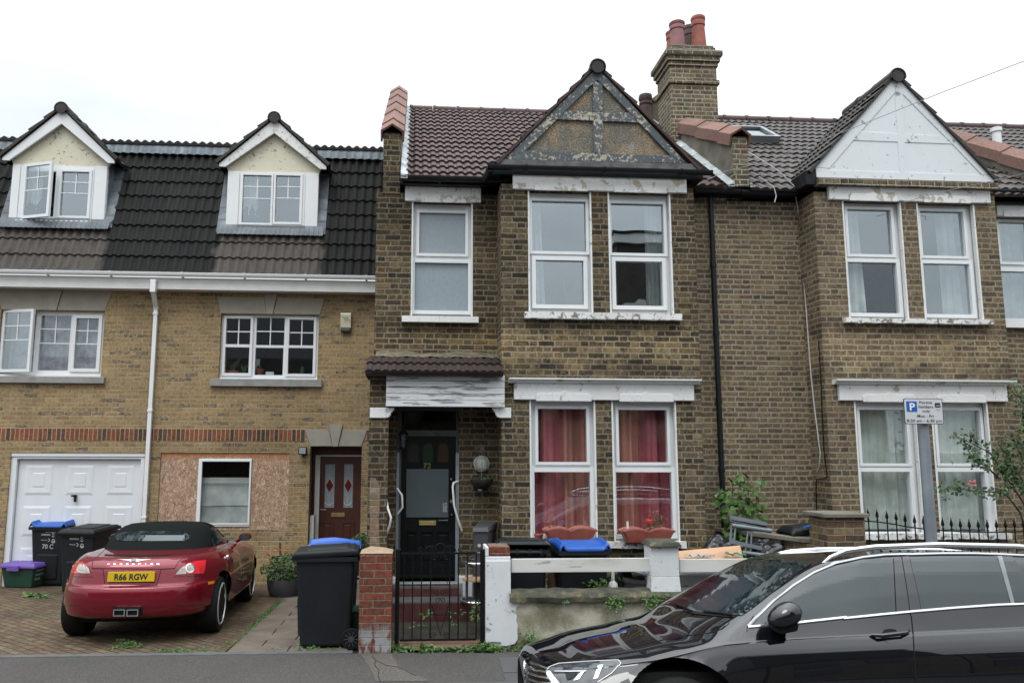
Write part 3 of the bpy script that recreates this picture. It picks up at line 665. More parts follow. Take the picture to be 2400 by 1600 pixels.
    for (a, b, c, e) in pn[px.get('skip', 0):]: ww.slab(a - .04, b + .04, c - .04, e + .04, [(a+.004, b-.004, c+.004, e-.004)], Yd - .035, Yd - .012)
    ww.build('window_frame', M_upvc, d, bevel=.005)
    for (a, b, c, e) in pn[px.get('skip', 0):]:
        MB().add([(a-.01,Yd+.01,c-.01),(b+.01,Yd+.01,c-.01),(b+.01,Yd+.01,e+.01),(a-.01,Yd+.01,e+.01)], [(0,1,2,3)]).build('pane', M_glass, d)
        m = (a + b) / 2; t = .009; zm = c + (e - c) * .53
        g = MB().box(m - t, m + t, Yd - .002, Yd + .008, zm, e); z2 = (zm + e) / 2; g.box(a, m - t, Yd - .002, Yd + .008, z2 - t, z2 + t); g.box(m + t, b, Yd - .002, Yd + .008, z2 - t, z2 + t); g.box(a, b, Yd - .002, Yd + .008, zm - 2*t, zm)
        g.build('glazing_bar', M_upvc, d)
    return d, x0, x1, zb, zt, (wx0, wx1, wz0, wz1)
def casement(root, name, hinge_x, Y, z0, z1, wd, ang, parent=None):
    """open outward casement hinged on its left edge"""
    o = MB(); c, s = math.cos(ang), math.sin(ang); fw = .05
    def T(u, v, z): return (hinge_x + u * c + v * s, Y - u * s + v * c, z)
    def bx(u0, u1, z0_, z1_, v0=-.02, v1=.03): o.hexa([T(u0,v0,z0_),T(u1,v0,z0_),T(u1,v1,z0_),T(u0,v1,z0_),T(u0,v0,z1_),T(u1,v0,z1_),T(u1,v1,z1_),T(u0,v1,z1_)])
    bx(0, wd, z0, z0 + fw); bx(0, wd, z1 - fw, z1); bx(0, fw, z0 + fw, z1 - fw); bx(wd - fw, wd, z0 + fw, z1 - fw)
    zm = z0 + (z1 - z0) * .52; t = .009; m = wd / 2; bx(m - t, m + t, zm, z1 - fw, -.004, .004); z2 = (zm + z1 - fw) / 2; bx(fw, m - t, z2 - t, z2 + t, -.004, .004); bx(m + t, wd - fw, z2 - t, z2 + t, -.004, .004); bx(fw, wd - fw, zm - 2*t, zm, -.004, .004)
    ob = o.build('open_casement', M_upvc, root)
    MB().add([T(fw, .006, z0+fw), T(wd-fw, .006, z0+fw), T(wd-fw, .006, z1-fw), T(fw, .006, z1-fw)], [(0,1,2,3)]).build('pane', M_glass, ob if root.parent is None else root)
    return ob
xA0 = -12.0; xAB = P(356, 900, YL).x; xB1 = -.545
def modern(name, label, x0, x1, ops, soldier_gaps=()):
    r = thing(name, label, 'house', (x0, YL, ZB))
    w_ = MB().slab(x0, x1, ZB, ZT + .2, ops, YL, YL + .25); w_.build('wall', M_brick_new, r)
    rm = MB(); e = .0
    rm.box(x0 + .01, x1 - .01, YL + 4, YL + 4.1, ZB, ZT); rm.box(x0 + .01, x0 + .06, YL + .26, YL + 4, ZB, ZT); rm.box(x1 - .06, x1 - .01, YL + .26, YL + 4, ZB, ZT)
    rm.box(x0 + .06, x1 - .06, YL + .26, YL + 4, 2.35, 2.45); rm.box(x0 + .06, x1 - .06, YL + .26, YL + 4, ZT - .05, ZT); rm.box(x0 + .06, x1 - .06, YL + .26, YL + 4, ZB + .001, ZB + .05)
    rm.build('inner_wall', M_room, r)
    z0, z1 = 2.215, 2.425; xx = x0; sb = MB()
    for a, b in list(soldier_gaps) + [(x1, x1)]:
        if a > xx: sb.box(xx, a, YL - .004, YL + .01, z0, z1)
        xx = b
    sb.build('soldier_course', M_soldier, r)
    return r
# openings
wA = R(1, 727.5, 241, 882, YL); wA = (P(-3, 800, YL).x, wA[1], wA[2], wA[3])
wB = R(515, 736.5, 745.5, 889.5, YL)
gar = R(22, 1061, 334, 1300, YL); gar = (P(15, 1200, YL).x, P(332, 1200, YL).x, ZB + .02, P(180, 1061, YL).z)
osbR = R(372, 1061, 676, 1242, YL); doorO = (P(723, 1200, YL).x, P(846, 1150, YL).x, ZB + .1, P(788, 1046, YL).z)
HA = modern('modern_terraced_house', 'buff brick modern house with white garage door and open dormer casement', xA0, xAB, [wA, gar])
HB = modern('modern_terraced_house', 'buff brick modern house with boarded-up ground floor window and brown door', xAB + .002, xB1, [wB, osbR, doorO],
            [(P(715, 1018, YL).x, P(860, 1018, YL).x)])
# --- lintels & sills
def stone_lintel(root, l0, r0, l1, r1, zt, zb, kx, key_top):
    lo = [(P(l1[0], l1[1], YL).x, P(*l1, YL).z), (P(r1[0], r1[1], YL).x, P(*l1, YL).z)]
    zt_ = zt; k = MB()
    a0, a1 = P(l0[0], l0[1], YL).x, P(r0[0], r0[1], YL).x
    ktl, ktr, kbl, kbr = [P(v, l0[1], YL).x for v in kx]
    k.prism([(lo[0][0], lo[0][1]), (kbl - .006, lo[0][1]), (ktl - .006, zt_), (a0, zt_)], YL - .012, YL + .02)
    k.prism([(kbr + .006, lo[0][1]), (lo[1][0], lo[0][1]), (a1, zt_), (ktr + .006, zt_)], YL - .012, YL + .02)
    o = k.build('lintel', M_stone, root, bevel=.004)
    MB().prism([(kbl, lo[0][1] - .006), (kbr, lo[0][1] - .006), (ktr, key_top), (ktl, key_top)], YL - .035, YL + .02).build('keystone', M_stone, o, bevel=.004)
stone_lintel(HA, (-6, 690), (265, 690), (4, 725), (246, 725), P(130, 679, YL).z, 0, (113, 147, 119, 136), ZT - .05)
stone_lintel(HB, (510, 696), (761, 696), (517, 734), (750, 734), P(640, 697, YL).z, 0, (620, 650, 627, 641), P(635, 689, YL).z)
stone_lintel(HB, (714.5, 1006), (861, 1006), (728.6, 1045), (847, 1045), P(788, 1006, YL).z, 0, (771, 803, 781, 793), P(787, 994, YL).z)
for r, (a, t, b, bb) in ((HA, (-6, 883, 247, 898)), (HB, (494, 889, 755, 906))):
    q = R(a, t, b, bb, YL); MB().box(q[0], q[1], YL - .07, YL + .02, q[2], q[3]).build('sill', M_concrete, r, bevel=.006)
# --- first floor windows
YW = YL + .09
z3 = Zm(0, 600, 3.92)
def rz(z, l, t, r, b, Y): (a, c), (d, e) = z([(l, t), (r, b)]); return R(a, c, d, e, Y)
pA = [rz(z3, 362, 545, 640, 1050, YW), rz(z3, 692, 570, 902, 1035, YW)]
hole = rz(z3, 20, 520, 318, 1062, YW)
fr = MB().slab(wA[0], wA[1], wA[2], wA[3], pA + [hole], YW, YW + .07)
for (a, b, c, d) in pA[1:]: fr.slab(a - .055, b + .055, c - .055, d + .055, [(a + .004, b - .004, c + .004, d - .004)], YW - .03, YW - .001)
fr.box(wA[0], wA[1], YW - .05, YW - .001, wA[2], wA[2] + .04)
WA = fr.build('window', M_upvc, HA, bevel=.005)
for (a, b, c, d) in pA:
    MB().add([(a-.01,YW+.02,c-.01),(b+.01,YW+.02,c-.01),(b+.01,YW+.02,d+.01),(a-.01,YW+.02,d+.01)], [(0,1,2,3)]).build('pane', M_glass_mid, WA)
    t = .009; m = (a+b)/2; zm = c + (d-c)*.5; g = MB().box(m-t, m+t, YW+.006, YW+.018, zm, d); z2 = (zm+d)/2
    g.box(a, m-t, YW+.006, YW+.018, z2-t, z2+t); g.box(m+t, b, YW+.006, YW+.018, z2-t, z2+t); g.box(a, b, YW+.006, YW+.018, zm-2*t, zm); g.build('glazing_bar', M_upvc, WA)
hz = rz(z3, 20, 515, 318, 1060, YW)
casement(HA, 'open_casement', hz[0] + .0, YW - .03, hz[2] - .02, hz[3] + .03, .60, rad(14))
curtain(wA[0] + .05, wA[1] - .05, wA[2], wA[3], YW + .2, 7, .02, M_lace, 'patterned lace curtain behind the window with an open left casement')
z4 = Zm(400, 600, 3.92)
pB = [rz(z4, *q, YW) for q in ((500, 838, 722, 1075), (775, 842, 1032, 1092), (1080, 845, 1308, 1082))]
pB += [rz(z4, *q, YW) for q in ((512, 575, 735, 812), (788, 566, 1045, 818), (1092, 585, 1316, 822))]
def winB():
    fr = MB().slab(wB[0], wB[1], wB[2], wB[3], pB, YW, YW + .07)
    for i in (0, 2): 
        a, b, c, d = pB[i]; a2, b2, c2, d2 = pB[i+3]; fr.slab(min(a,a2) - .045, max(b,b2) + .045, c - .05, d2 + .05, [pB[i], pB[i+3]], YW - .03, YW - .001)
    fr.box(wB[0] - .01, wB[1] + .01, YW - .05, YW - .001, wB[2], wB[2] + .035)
    o = fr.build('window', M_upvc, HB, bevel=.005)
    for i, (a, b, c, d) in enumerate(pB):
        MB().add([(a-.01,YW+.02,c-.01),(b+.01,YW+.02,c-.01),(b+.01,YW+.02,d+.01),(a-.01,YW+.02,d+.01)], [(0,1,2,3)]).build('pane', M_glass_lo, o)
        if i > 2:
            t = .01; m = (a+b)/2; z2 = (c+d)/2; g = MB().box(m-t, m+t, YW+.006, YW+.018, c, d); g.box(a, m-t, YW+.006, YW+.018, z2-t, z2+t); g.box(m+t, b, YW+.006, YW+.018, z2-t, z2+t); g.build('glazing_bar', M_upvc, o)
winB()
# --- garage door
gx0, gx1, gz0, gz1 = gar
gf = MB().slab(gx0, gx1, gz0, gz1, [(gx0 + .09, gx1 - .07, gz0, P(180, 1075, YL).z)], YL + .03, YL + .12); gf.box(gx0, gx1, YL + .01, YL + .029, gz1 - .06, gz1)
gf.build('garage_frame', M_garage, HA, bevel=.005)
gd = MB(); dx0, dx1, dz0, dz1 = gx0 + .1, gx1 - .08, gz0 + .01, P(180, 1075, YL).z - .015
gd.box(dx0, dx1, YL + .1, YL + .14, dz0, dz1); cw = (dx1 - dx0) / 3; chh = (dz1 - dz0) / 3.05
for i in range(3):
    for j in range(3):
        a, b = dx0 + cw * i + .17 * cw, dx0 + cw * (i + 1) - .15 * cw; c, d = dz1 - chh * (j + 1) + .06, dz1 - chh * j - .09
        c = c + .03
        m = [(a, c), (b, c), (b, d), (a, d)]; s = .04; ins = [(a+s, c+s), (b-s, c+s), (b-s, d-s), (a+s, d-s)]; s2 = .13; in2 = [(a+s2, c+s2), (b-s2, c+s2), (b-s2, d-s2), (a+s2, d-s2)]
        vs = [(x, YL+.099, z) for x, z in m] + [(x, YL + .0895, z) for x, z in ins] + [(x, YL + .094, z) for x, z in in2] + [(x, YL + .088, z) for x, z in [(u*.94+v*.06, w_*.94+q*.06) for (u, w_), (v, q) in zip(in2, in2[2:]+in2[:2])]]
        fs = []
        for k in range(3): fs += [(k*4+i_, k*4+(i_+1)%4, (k+1)*4+(i_+1)%4, (k+1)*4+i_) for i_ in range(4)]
        gd.add(vs, fs + [(12,13,14,15)])
GD = gd.build('garage_door', M_garage, HA)
h0 = P(177, 1160, YL + .09); MB().box(h0.x - .03, h0.x + .03, h0.y - .03, h0.y + .01, h0.z - .03, h0.z + .01).box(h0.x - .005, h0.x + .03, h0.y - .055, h0.y - .01, h0.z - .11, h0.z + .01).box(h0.x-.06, h0.x-.005, h0.y-.05, h0.y-.025, h0.z-.022, h0.z+.008).build('handle', M_black, GD, bevel=.01)
# --- boarded opening
ob = MB(); wi = R(463, 1074, 588, 1232.7, YL + .02)
ob.slab(osbR[0] + .003, osbR[1] - .003, osbR[2] + .003, osbR[3] - .003, [wi], YL + .02, YL + .04)
ob.build('strand_board', M_osb, HB)
gp = R(471, 1080, 584.5, 1225.5, YL + .02)
window(HB, 'window', (wi[0], wi[1]), (wi[2], wi[3]), YL + .0, [gp], wd=.02, gl=M_glass_lo, thick=.07, proud=.012)
bl = MB(); zt = P(525, 1119, YL).z; rr = random.Random(1)
bl.grid(lambda u, v: (gp[0] - .03 + (gp[1] - gp[0] + .06) * u, YL + .12 + .012 * math.sin(v * 9 + u * 2) + .008 * math.sin(u * 5 + v * 4), gp[2] - .03 + (zt - gp[2] + .03) * v), 20, 20)
for zz in (1130, 1183): q = P(525, zz, YL + .11).z; bl.box(gp[0] - .03, gp[1] + .03, YL + .085, YL + .1, q - .006, q + .006)
tag(bl.build('blind', M_blind, None, smooth=True), 'pale roller blind half lowered behind the small window in the boarding', 'blind')
# --- front door
dr = thing('front_door_tmp', 'x', 'x') if False else None
YD = YL + .42
d0, d1, dzb, dzt = doorO
rv = MB(); rv.box(d0 - .1, d0, YL + .251, YD, dzb, dzt); rv.box(d1, d1 + .1, YL + .251, YD, dzb, dzt); rv.box(d0 - .1, d1 + .1, YL + .251, YD, dzt, dzt + .1)
rv.build('door_recess', M_brown, HB)
lx0, lx1 = P(748, 1200, YD).x, P(839, 1200, YD).x; lzt = P(790, 1070, YD).z
MB().slab(d0, d1, dzb, dzt + .02, [(lx0, lx1, dzb, lzt)], YD + .0, YD + .06).build('door_frame', M_brown, HB); MB().box(lx0 - .085, lx0 - .002, YD - .03, YD - .001, dzb, lzt + .03).build('white_jamb', M_upvc_d, HB); MB().box(lx0 - .001, d1 - .02, YD - .02, YD - .001, lzt + .005, lzt + .03).build('door_head', M_upvc_d, HB)
door = MB().slab(lx0, lx1, dzb, lzt, [R(761, 1087, 784, 1189, YD + .02), R(805, 1087, 827, 1189, YD + .02)], YD + .02, YD + .07)
for (a, b) in ((752, 781), (799, 829)):
    q = R(a, 1221, b, 1310, YD + .02); door.frame(*q, .03, YD + .006, YD + .019); door.box(q[0] + .06, q[1] - .06, YD + .008, YD + .019, q[2] + .06, q[3] - .06)
DR = door.build('front_door', M_brown, HB, bevel=.005)
for (a, b) in ((761, 784), (805, 827)):
    q = R(a, 1087, b, 1189, YD + .03); MB().add([(q[0],YD+.04,q[2]),(q[1],YD+.04,q[2]),(q[1],YD+.04,q[3]),(q[0],YD+.04,q[3])], [(0,1,2,3)]).build('leaded_glass', M_frost, DR)
    m = (q[0]+q[1])/2; zc = P(770, 1137, YD).z; ld = MB(); dm = [(m, zc - .13), (m + .075, zc), (m, zc + .13), (m - .075, zc)]
    ld.tube([(x, YD + .035, z) for x, z in dm], .006, 5, closed=True); ld.tube([(m, YD+.035, q[2]), (m, YD+.035, zc-.13)], .004, 5); ld.tube([(m, YD+.035, zc+.13), (m, YD+.035, q[3])], .004, 5)
    ld.tube([(q[0] + (q[1]-q[0])*k/8, YD+.035, q[2] + .1 - .06*math.sin(math.pi*k/8)) for k in range(9)], .007, 5); ld.build('leading', M_signgrey, DR)
    MB().prism(dm, YD + .036, YD + .039).build('red_diamond', plain('ruby glass', (.12,.01,.01), .2) if a == 761 else bpy.data.materials['ruby glass'], DR)
q = R(776, 1201, 808, 1211, YD); MB().box(q[0], q[1], YD, YD + .019, q[2], q[3]).build('letterbox', M_gold, DR, bevel=.004)
q = P(752, 1193, YD); MB().tube([(q.x, YD + .02, q.z), (q.x, YD - .03, q.z), (q.x + .1, YD - .04, q.z - .005)], .009, 8).build('handle', M_chrome, DR)
q = R(725.5, 1208, 735, 1284, YL + .14); tag(MB().box(q[0], q[1], YL + .13, YL + .36, q[2], q[3]).build('meter_box', M_upvc_d, None, bevel=.006), 'narrow white meter box inside the brown door recess', 'meter box')
MB().box(d0, d1, YL - .02, YD + .06, ZB, dzb).build('doorstep', M_concrete, HB)
# --- eaves, gutter, downpipe
for r, a, b in ((HA, xA0, xAB), (HB, xAB + .002, xB1 + .0)):
    z0 = P(430, 678, 13.68).z; z1 = P(430, 655, 13.68).z
    MB().box(a, b, 13.68, 13.71, z0, z1 + .02).box(a, b, 13.711, YL - .001, z0 + .01, z0 + .03).build('fascia', M_upvc_d, r)
    gutter(MB(), a, b, 13.62, P(430, 645, 13.62).z + .03, .058).build('gutter', M_upvc, r, smooth=True)
zg = P(356, 655, 13.6).z; dp = MB(); x = P(360, 665, 13.62).x
def sq(mb, a, b, w_=.034):
    a, b = Vector(a), Vector(b); mb.hexa([a+Vector((-w_,-w_,0)), a+Vector((w_,-w_,0)), a+Vector((w_,w_,0)), a+Vector((-w_,w_,0)), b+Vector((-w_,-w_,0)), b+Vector((w_,-w_,0)), b+Vector((w_,w_,0)), b+Vector((-w_,w_,0))])
x2 = P(356, 900, YL - .05).x
sq(dp, (x, 13.62, zg - .22), (x, 13.62, zg), .045); sq(dp, (x2, YL - .05, zg - .45), (x, 13.62, zg - .2), .036); sq(dp, (x2, YL - .05, ZB + .02), (x2, YL - .05, zg - .43), .033)
for zz in (zg - .44, P(356, 736, YL).z, P(350, 962, YL).z, P(345, 1211, YL).z): sq(dp, (x2, YL - .05, zz - .02), (x2, YL - .05, zz + .02), .042)
dp.build('downpipe', M_upvc, HB, bevel=.004)
# --- mansard roof
zr0 = P(430, 645, 13.7).z + .03; topz = P(420, 366, 14.62).z
dAx = (P(25, 450, 14).x, P(249, 450, 14).x); dBx = (P(532, 460, 14).x, P(746, 460, 14).x); dzb_ = P(137, 520, 14).z
M_tile_L = tiles('dark mansard tile', (.007,.0075,.008), (.016,.0155,.014), .12, .75, patch=[(dAx[0]-xA0-.5, dAx[1]-xA0+.1, dzb_-ZB-.1)])
M_tile_L2 = tiles('dark mansard tile with pale wash', (.007,.0075,.008), (.016,.0155,.014), .12, .75, patch=[(dBx[0]-xAB-.1, dBx[1]-xAB+.1, dzb_-ZB-.1)])
for r, a, b, m in ((HA, xA0, xAB, M_tile_L), (HB, xAB - .0005, xB1, M_tile_L2)):
    O = Vector((a, 13.72, zr0)); V = Vector((0, .9, topz - zr0)); W = b - a; nu = max(1, round(W / .15))
    mb = MB(); tile_roof(mb, O, (1, 0, 0), V, W, V.length, nu, 8, .045, .035, 'pan', 6)
    mb.build('mansard_roof', m, r, smooth=50)
    fl = MB(); fl.grid(lambda u, v: (a + W * u, 14.53 + .05 * v - .02 + .022 * math.sin(u * nu * 6.28) * (1 - v), topz + .0 + .19 * v), nu * 6, 3)
    fl.build('lead_ridge', M_lead_r, r, smooth=True)
    up_ = MB(); V2 = Vector((0, 3.2, .75)); tile_roof(up_, (a, 14.53, topz + .19), (1, 0, 0), V2, W, V2.length, nu, 9, .045, .03, 'pan', 6); up_.build('upper_roof', M_tile_verge, r, smooth=50)
    MB().box(a, b, 14.66, 14.7, topz - .3, topz + .18).build('roof_upstand', M_tile_verge, r)
zA = Zm(0, 200, 3.92); zB = Zm(400, 200, 3.92)
def pr(z, l, t, r, b): (a, c), (d, e) = z([(l, t), (r, b)]); return (a, c, d, e)
DA = dormer(HA, dict(l=25.5, r=249, m=450, t=387, b=517, apex=(153, 257), bl=(13, 368), br=(275, 377), win=pr(zA, 180, 745, 855, 1245), panes=[pr(zA, 235, 790, 505, 1205), pr(zA, 562, 797, 818, 1205)], skip=1), 0)
hz = R(*pr(zA, 235, 760, 505, 1210), 14.0); casement(DA[0], 'open_casement', hz[0] - .03, 13.98, hz[2] - .05, hz[3] + .05, .60, rad(20))
DB = dormer(HB, dict(l=532, r=746, m=460, t=403, b=533, apex=(646, 279), bl=(516, 382), br=(767, 392), win=pr(zB, 632, 808, 1232, 1285), panes=[pr(zB, 660, 828, 925, 1270), pr(zB, 962, 832, 1190, 1262)], barge=white_paint('worn barge board', amt=.3, sc=16, under=(.35,.35,.34), crack=False), sill=M_grey), 0)
for D, lb in ((DA, 'pale curtain inside the dormer with the open casement'), (DB, 'white curtain at the left of the right-hand dormer window')):
    a, b, c, d = D[5]; rmw = MB(); dn = D[0]
    rmw.box(D[1] + .03, D[2] - .03, 15.5, 15.55, D[3], D[4]); rmw.box(D[1] + .03, D[1] + .08, 14.07, 15.5, D[3], D[4]); rmw.box(D[2] - .08, D[2] - .03, 14.07, 15.5, D[3], D[4]); rmw.box(D[1] + .08, D[2] - .08, 14.07, 15.5, D[3], D[3] + .04); rmw.box(D[1]+.08, D[2]-.08, 14.07, 15.5, D[4] - .04, D[4])
    rmw.build('inner_wall', M_room, dn)
    curtain(a, a + .3, c, d, 14.15, 3, .02, M_net, lb, seed=3)
# --- objects on the left wall
q = R(799, 735, 823.5, 772, YL); t = thing('alarm_box', 'cream burglar alarm box high on the buff brick wall beside the old house', 'alarm box', ((q[0]+q[1])/2, YL, q[2]))
MB().prismx([(YL, q[2]), (YL - .07, q[2] + .02), (YL - .1, q[3] - .03), (YL - .09, q[3]), (YL, q[3])], q[0], q[1]).build('cover', plain('cream alarm cover', (.62,.6,.45), .4, .05), t, bevel=.008)
MB().box(q[0] + .01, q[1] - .01, YL - .075, YL, q[2] - .055, q[2] - .001).build('strobe', M_sack, t, bevel=.01)
lg = MB()
for k in range(3): lg.tube([(q[0] + .04 + k*.035 + .05*s_, YL - .101 + .0, q[3] - .07 - .07*s_ - .0*k) for s_ in (0,.5,1)], .005, 4)
lg.build('emblem', M_grey, t)
q = R(702, 1048, 721, 1062, YL); t = thing('security_light', 'small black floodlight on the wall above the boarded window corner', 'floodlight', (q[0], YL, q[2]))
MB().box(q[0], q[1], YL - .14, YL - .04, q[2] - .02, q[3] + .01).build('lamp_head', M_black, t, bevel=.015); MB().box(q[0]+.015, q[1]-.015, YL - .145, YL - .141, q[2]-.005, q[3]-.005).build('lens', M_frost, t); MB().box(q[0]+.06, q[1]-.06, YL-.04, YL, q[2]-.06, q[3]-.01).build('bracket', M_black, t)
q = [P(*v, YL - .012) for v in ((656, 1270), (656, 1296), (664, 1305), (690, 1306), (703, 1312))]
tag(MB().tube(q, .008, 6).build('wall_cable', M_black, None), 'short black cable on buff brick above the flower pot', 'cable')
# --- things on the window sill of house B
sz = wB[2] + .04
def potplant(px, w_, h, lh, kind, label, grp='pots on the upstairs window sill'):
    c = P(px, 880, YW + .17); c.z = sz; t = thing('pot_plant', label, 'pot plant', c, 0, grp); r = w_ / 2
    MB().lathe([(r*.7, 0), (r*.95, h*.75), (r*1.05, h*.75), (r*1.08, h), (r*.95, h), (r*.9, h*.8), (.001, h*.8)], c, 20).build('pot', M_terra_pot, t, smooth=True)
    mb = MB(); rr = random.Random(int(px))
    if kind == 'cactus': mb.lathe([(.001, h*.75), (r*.5, h*.85), (r*.62, h+lh*.5), (r*.4, h+lh*.9), (.001, h+lh)], c, 12)
    else:
        for _ in range(26):
            a = rr.uniform(0, 6.28); s = rr.uniform(.3, 1) * lh; e = c + Vector((math.cos(a)*s*.7, math.sin(a)*s*.35, h + s)); mb.tube([c + Vector((0,0,h*.8)), (c + e) / 2 + Vector((0,0,h*.6)), e], [.008,.007,.002], 4)
    mb.build('plant', M_leaf, t)
potplant(546, .24, .13, .28, 'aloe', 'spiky aloe in a wide clay pot, left of the sill'); potplant(572, .16, .1, .22, 'aloe', 'leafy plant in small clay pot right of the aloe'); potplant(607, .17, .17, .07, 'cactus', 'round cactus in a clay pot behind the middle light')
potplant(690, .2, .09, .02, 'cactus', 'wide low clay bowl behind the right-hand light'); potplant(708, .13, .06, .17, 'cactus', 'tall cactus in a low clay dish behind the right-hand light')
c = P(632, 876, YW + .12); tag(MB().box(c.x - .07, c.x + .07, c.y, c.y + .02, sz, sz + .12).build('card', M_upvc, None), 'white card standing on the window sill between cactus pots', 'card')
c = P(602, 852, YW + .25); tag(MB().box(c.x - .05, c.x + .05, c.y, c.y + .02, sz, sz + .36).build('picture_card', M_signgrey, None), 'pale sheet standing behind the middle cactus pot', 'card')
c = P(606, 530, 14.16); c.z = DB[5][2]
tag(MB().lathe([(.05, 0), (.06, .05), (.04, .17), (.05, .2), (.03, .2), (.03, .02), (.001, .02)], c, 14).build('jug', M_upvc, None, smooth=True), 'white jug inside the right-hand dormer window', 'jug')
# ------------------------------------------------------------------ Victorian houses
YB1, YR = 10.2, 10.68      # bay front plane, recessed wall plane
z5b = Zm(1150, 400, 3.92); z4b = Zm(850, 400, 3.92); zR1 = Zm(1150, 850, 3.92); zR2 = Zm(1100, 1200, 3.92); z6 = Zm(850, 800, 5.2267); z7 = Zm(850, 1050, 5.2267); z8 = Zm(850, 1250, 5.2267)
zR6 = Zm(1850, 450, 4.276); zR7 = Zm(1850, 800, 3.92); zR8 = Zm(1900, 1200, 3.92); z2b = Zm(1150, 100, 3.92); zR4 = Zm(1600, 150, 3.92); zR5 = Zm(1900, 150, 4.48); z3r = Zm(1600, 1080, 3.92)
H2 = thing('terraced_house', 'sooty brick Victorian house with bay and flaking blue-grey timbered gable', 'house', (-.55, YR, 0))
H3 = thing('terraced_house', 'brown brick Victorian house with bay under a white-painted gable', 'house', (4.602, YR, 0))
PW = 4.6; XR = 9.75
bx0, bx1 = 1.154, 3.805; cx0, cx1 = 5.51, 8.13
ZE = 5.62
# middle openings
nw = (P(964, 600, YR).x, P(1108, 600, YR).x, P(1035, 741, YR).z, P(1038, 475, YR).z)
dor = (P(928, 1200, YR).x, P(1074.5, 1200, YR).x, .28, P(1000, 955, YR).z)
uL = (P(1238, 600, YB1).x, P(1388, 600, YB1).x, P(1310, 732, YB1).z, P(1310, 449, YB1).z)
uR = (P(1427, 600, YB1).x, P(1575.5, 600, YB1).x, P(1500, 735, YB1).z, P(1500, 453, YB1).z)
lL = (P(1242, 1100, YB1).x, P(1398, 1100, YB1).x, P(1320, 1268, YB1).z, P(1320, 937, YB1).z)
lR = (P(1436, 1100, YB1).x, P(1589, 1100, YB1).x, P(1510, 1270, YB1).z, P(1510, 939, YB1).z)
MB().slab(-.53, bx0 + .2, -.2, ZE, [nw, dor], YR, YR + .22).build('wall', M_brick_mid, H2); MB().slab(bx1 - .2, PW, -.2, ZE, [], YR + .001, YR + .22).build('side_wall', M_brick_rec, H2)
bay = MB().slab(bx0, bx1, -.2, ZE, [uL, uR, lL, lR], YB1, YB1 + .22)
bay.box(bx0, bx0 + .15, YB1 + .22, YR, -.2, ZE).box(bx1 - .15, bx1, YB1 + .22, YR, -.2, ZE); bay.build('bay', M_brick_bay, H2)
MB().box(-.54, -.502, YR + .221, 13.94, -.3, 5.75).build('flank_wall', M_brick_mid, H2)
# right house openings
r1 = (P(1981, 600, YB1).x, P(2120, 600, YB1).x, P(2050, 747, YB1).z, P(2050, 473, YB1).z)
r2 = (P(2157, 610, YB1).x, P(2294, 610, YB1).x, P(2225, 748, YB1).z, P(2225, 478, YB1).z)
s1 = (P(2011, 1100, YB1).x, P(2158, 1100, YB1).x, P(2080, 1250, YB1).z, P(2085, 940, YB1).z)
s2 = (P(2192, 1100, YB1).x, P(2327, 1100, YB1).x, P(2260, 1250, YB1).z, P(2260, 941, YB1).z)
nw3x = P(2328, 600, YR).x; nw3 = (nw3x + .02, nw3x + .8, nw[2], nw[3])
nw3 = (cx1 + .25, cx1 + 1.0, P(2380, 748, YR).z, P(2380, 508, YR).z)
dor3 = (cx1 + .5, cx1 + 1.35, .28, dor[3])
MB().slab(PW + .002, cx0 + .2, -.2, ZE, [], YR, YR + .22).slab(cx1 - .2, XR, -.2, ZE, [nw3, dor3], YR + .001, YR + .22).build('wall', M_brick_rec, H3)
bay = MB().slab(cx0, cx1, -.2, ZE, [r1, r2, s1, s2], YB1, YB1 + .22)
bay.box(cx0, cx0 + .15, YB1 + .22, YR, -.2, ZE).box(cx1 - .15, cx1, YB1 + .22, YR, -.2, ZE); bay.build('bay', M_brick_right, H3)
for r, a, b in ((H2, -.5, PW - .02), (H3, PW + .02, XR)):
    m = MB(); y0, y1 = YR + .23, YR + 3.6
    m.box(a, b, y1, y1 + .1, 0, ZE).box(a, a + .05, y0, y1, 0, ZE).box(b - .05, b, y0, y1, 0, ZE).box(a + .05, b - .05, y0, y1, 2.95, 3.05).box(a + .05, b - .05, y0 - .6 if False else y0, y1, .0, .05).box(a + .05, b - .05, y0, y1, ZE - .06, ZE)
    x0, x1 = (bx0, bx1) if r is H2 else (cx0, cx1)
    m.box(x0 + .16, x1 - .16, YB1 + .23, YR + .22, 2.95, 3.05).box(x0 + .16, x1 - .16, YB1 + .23, YR + .22, ZE - .06, ZE).box(x0 + .16, x1 - .16, YB1 + .23, YR + .22, .1, .15)
    m.build('inner_wall', M_room, r)
# ---- lintels
def px_lintel(root, rect, notch, Y, mat, corn=None):
    q = R(*rect, Y); n = [(P(a, rect[3], Y).x, P(b, rect[3], Y).x) for a, b in notch]
    c = None
    if corn: c = (q[3] - .0, P((rect[0]+rect[2])/2, corn, Y - .12).z, .07)
    return lintel(root, q[0], q[1], q[2], q[3], Y, n, mat, c)
px_lintel(H2, (949.5, 441, 1126.8, 475), [(983, 1093)], YR, M_white_flaky)
px_lintel(H2, (1201, 417, 1606.6, 450), [(1251, 1375), (1437, 1560)], YB1, M_white_flaky)
px_lintel(H2, (1203.6, 900, 1624, 938), [(1255, 1384), (1449, 1575)], YB1, M_white, 887)
px_lintel(H3, (1939, 436, 2315, 474), [(1986, 2098), (2159, 2268)], YB1, M_white_flaky)
px_lintel(H3, (1963, 903, 2355, 940), [(2017, 2140), (2190, 2303)], YB1, M_white, 890)
px_lintel(H3, (2331, 476, 2480, 509), [(2345, 2430)], YR, M_white)
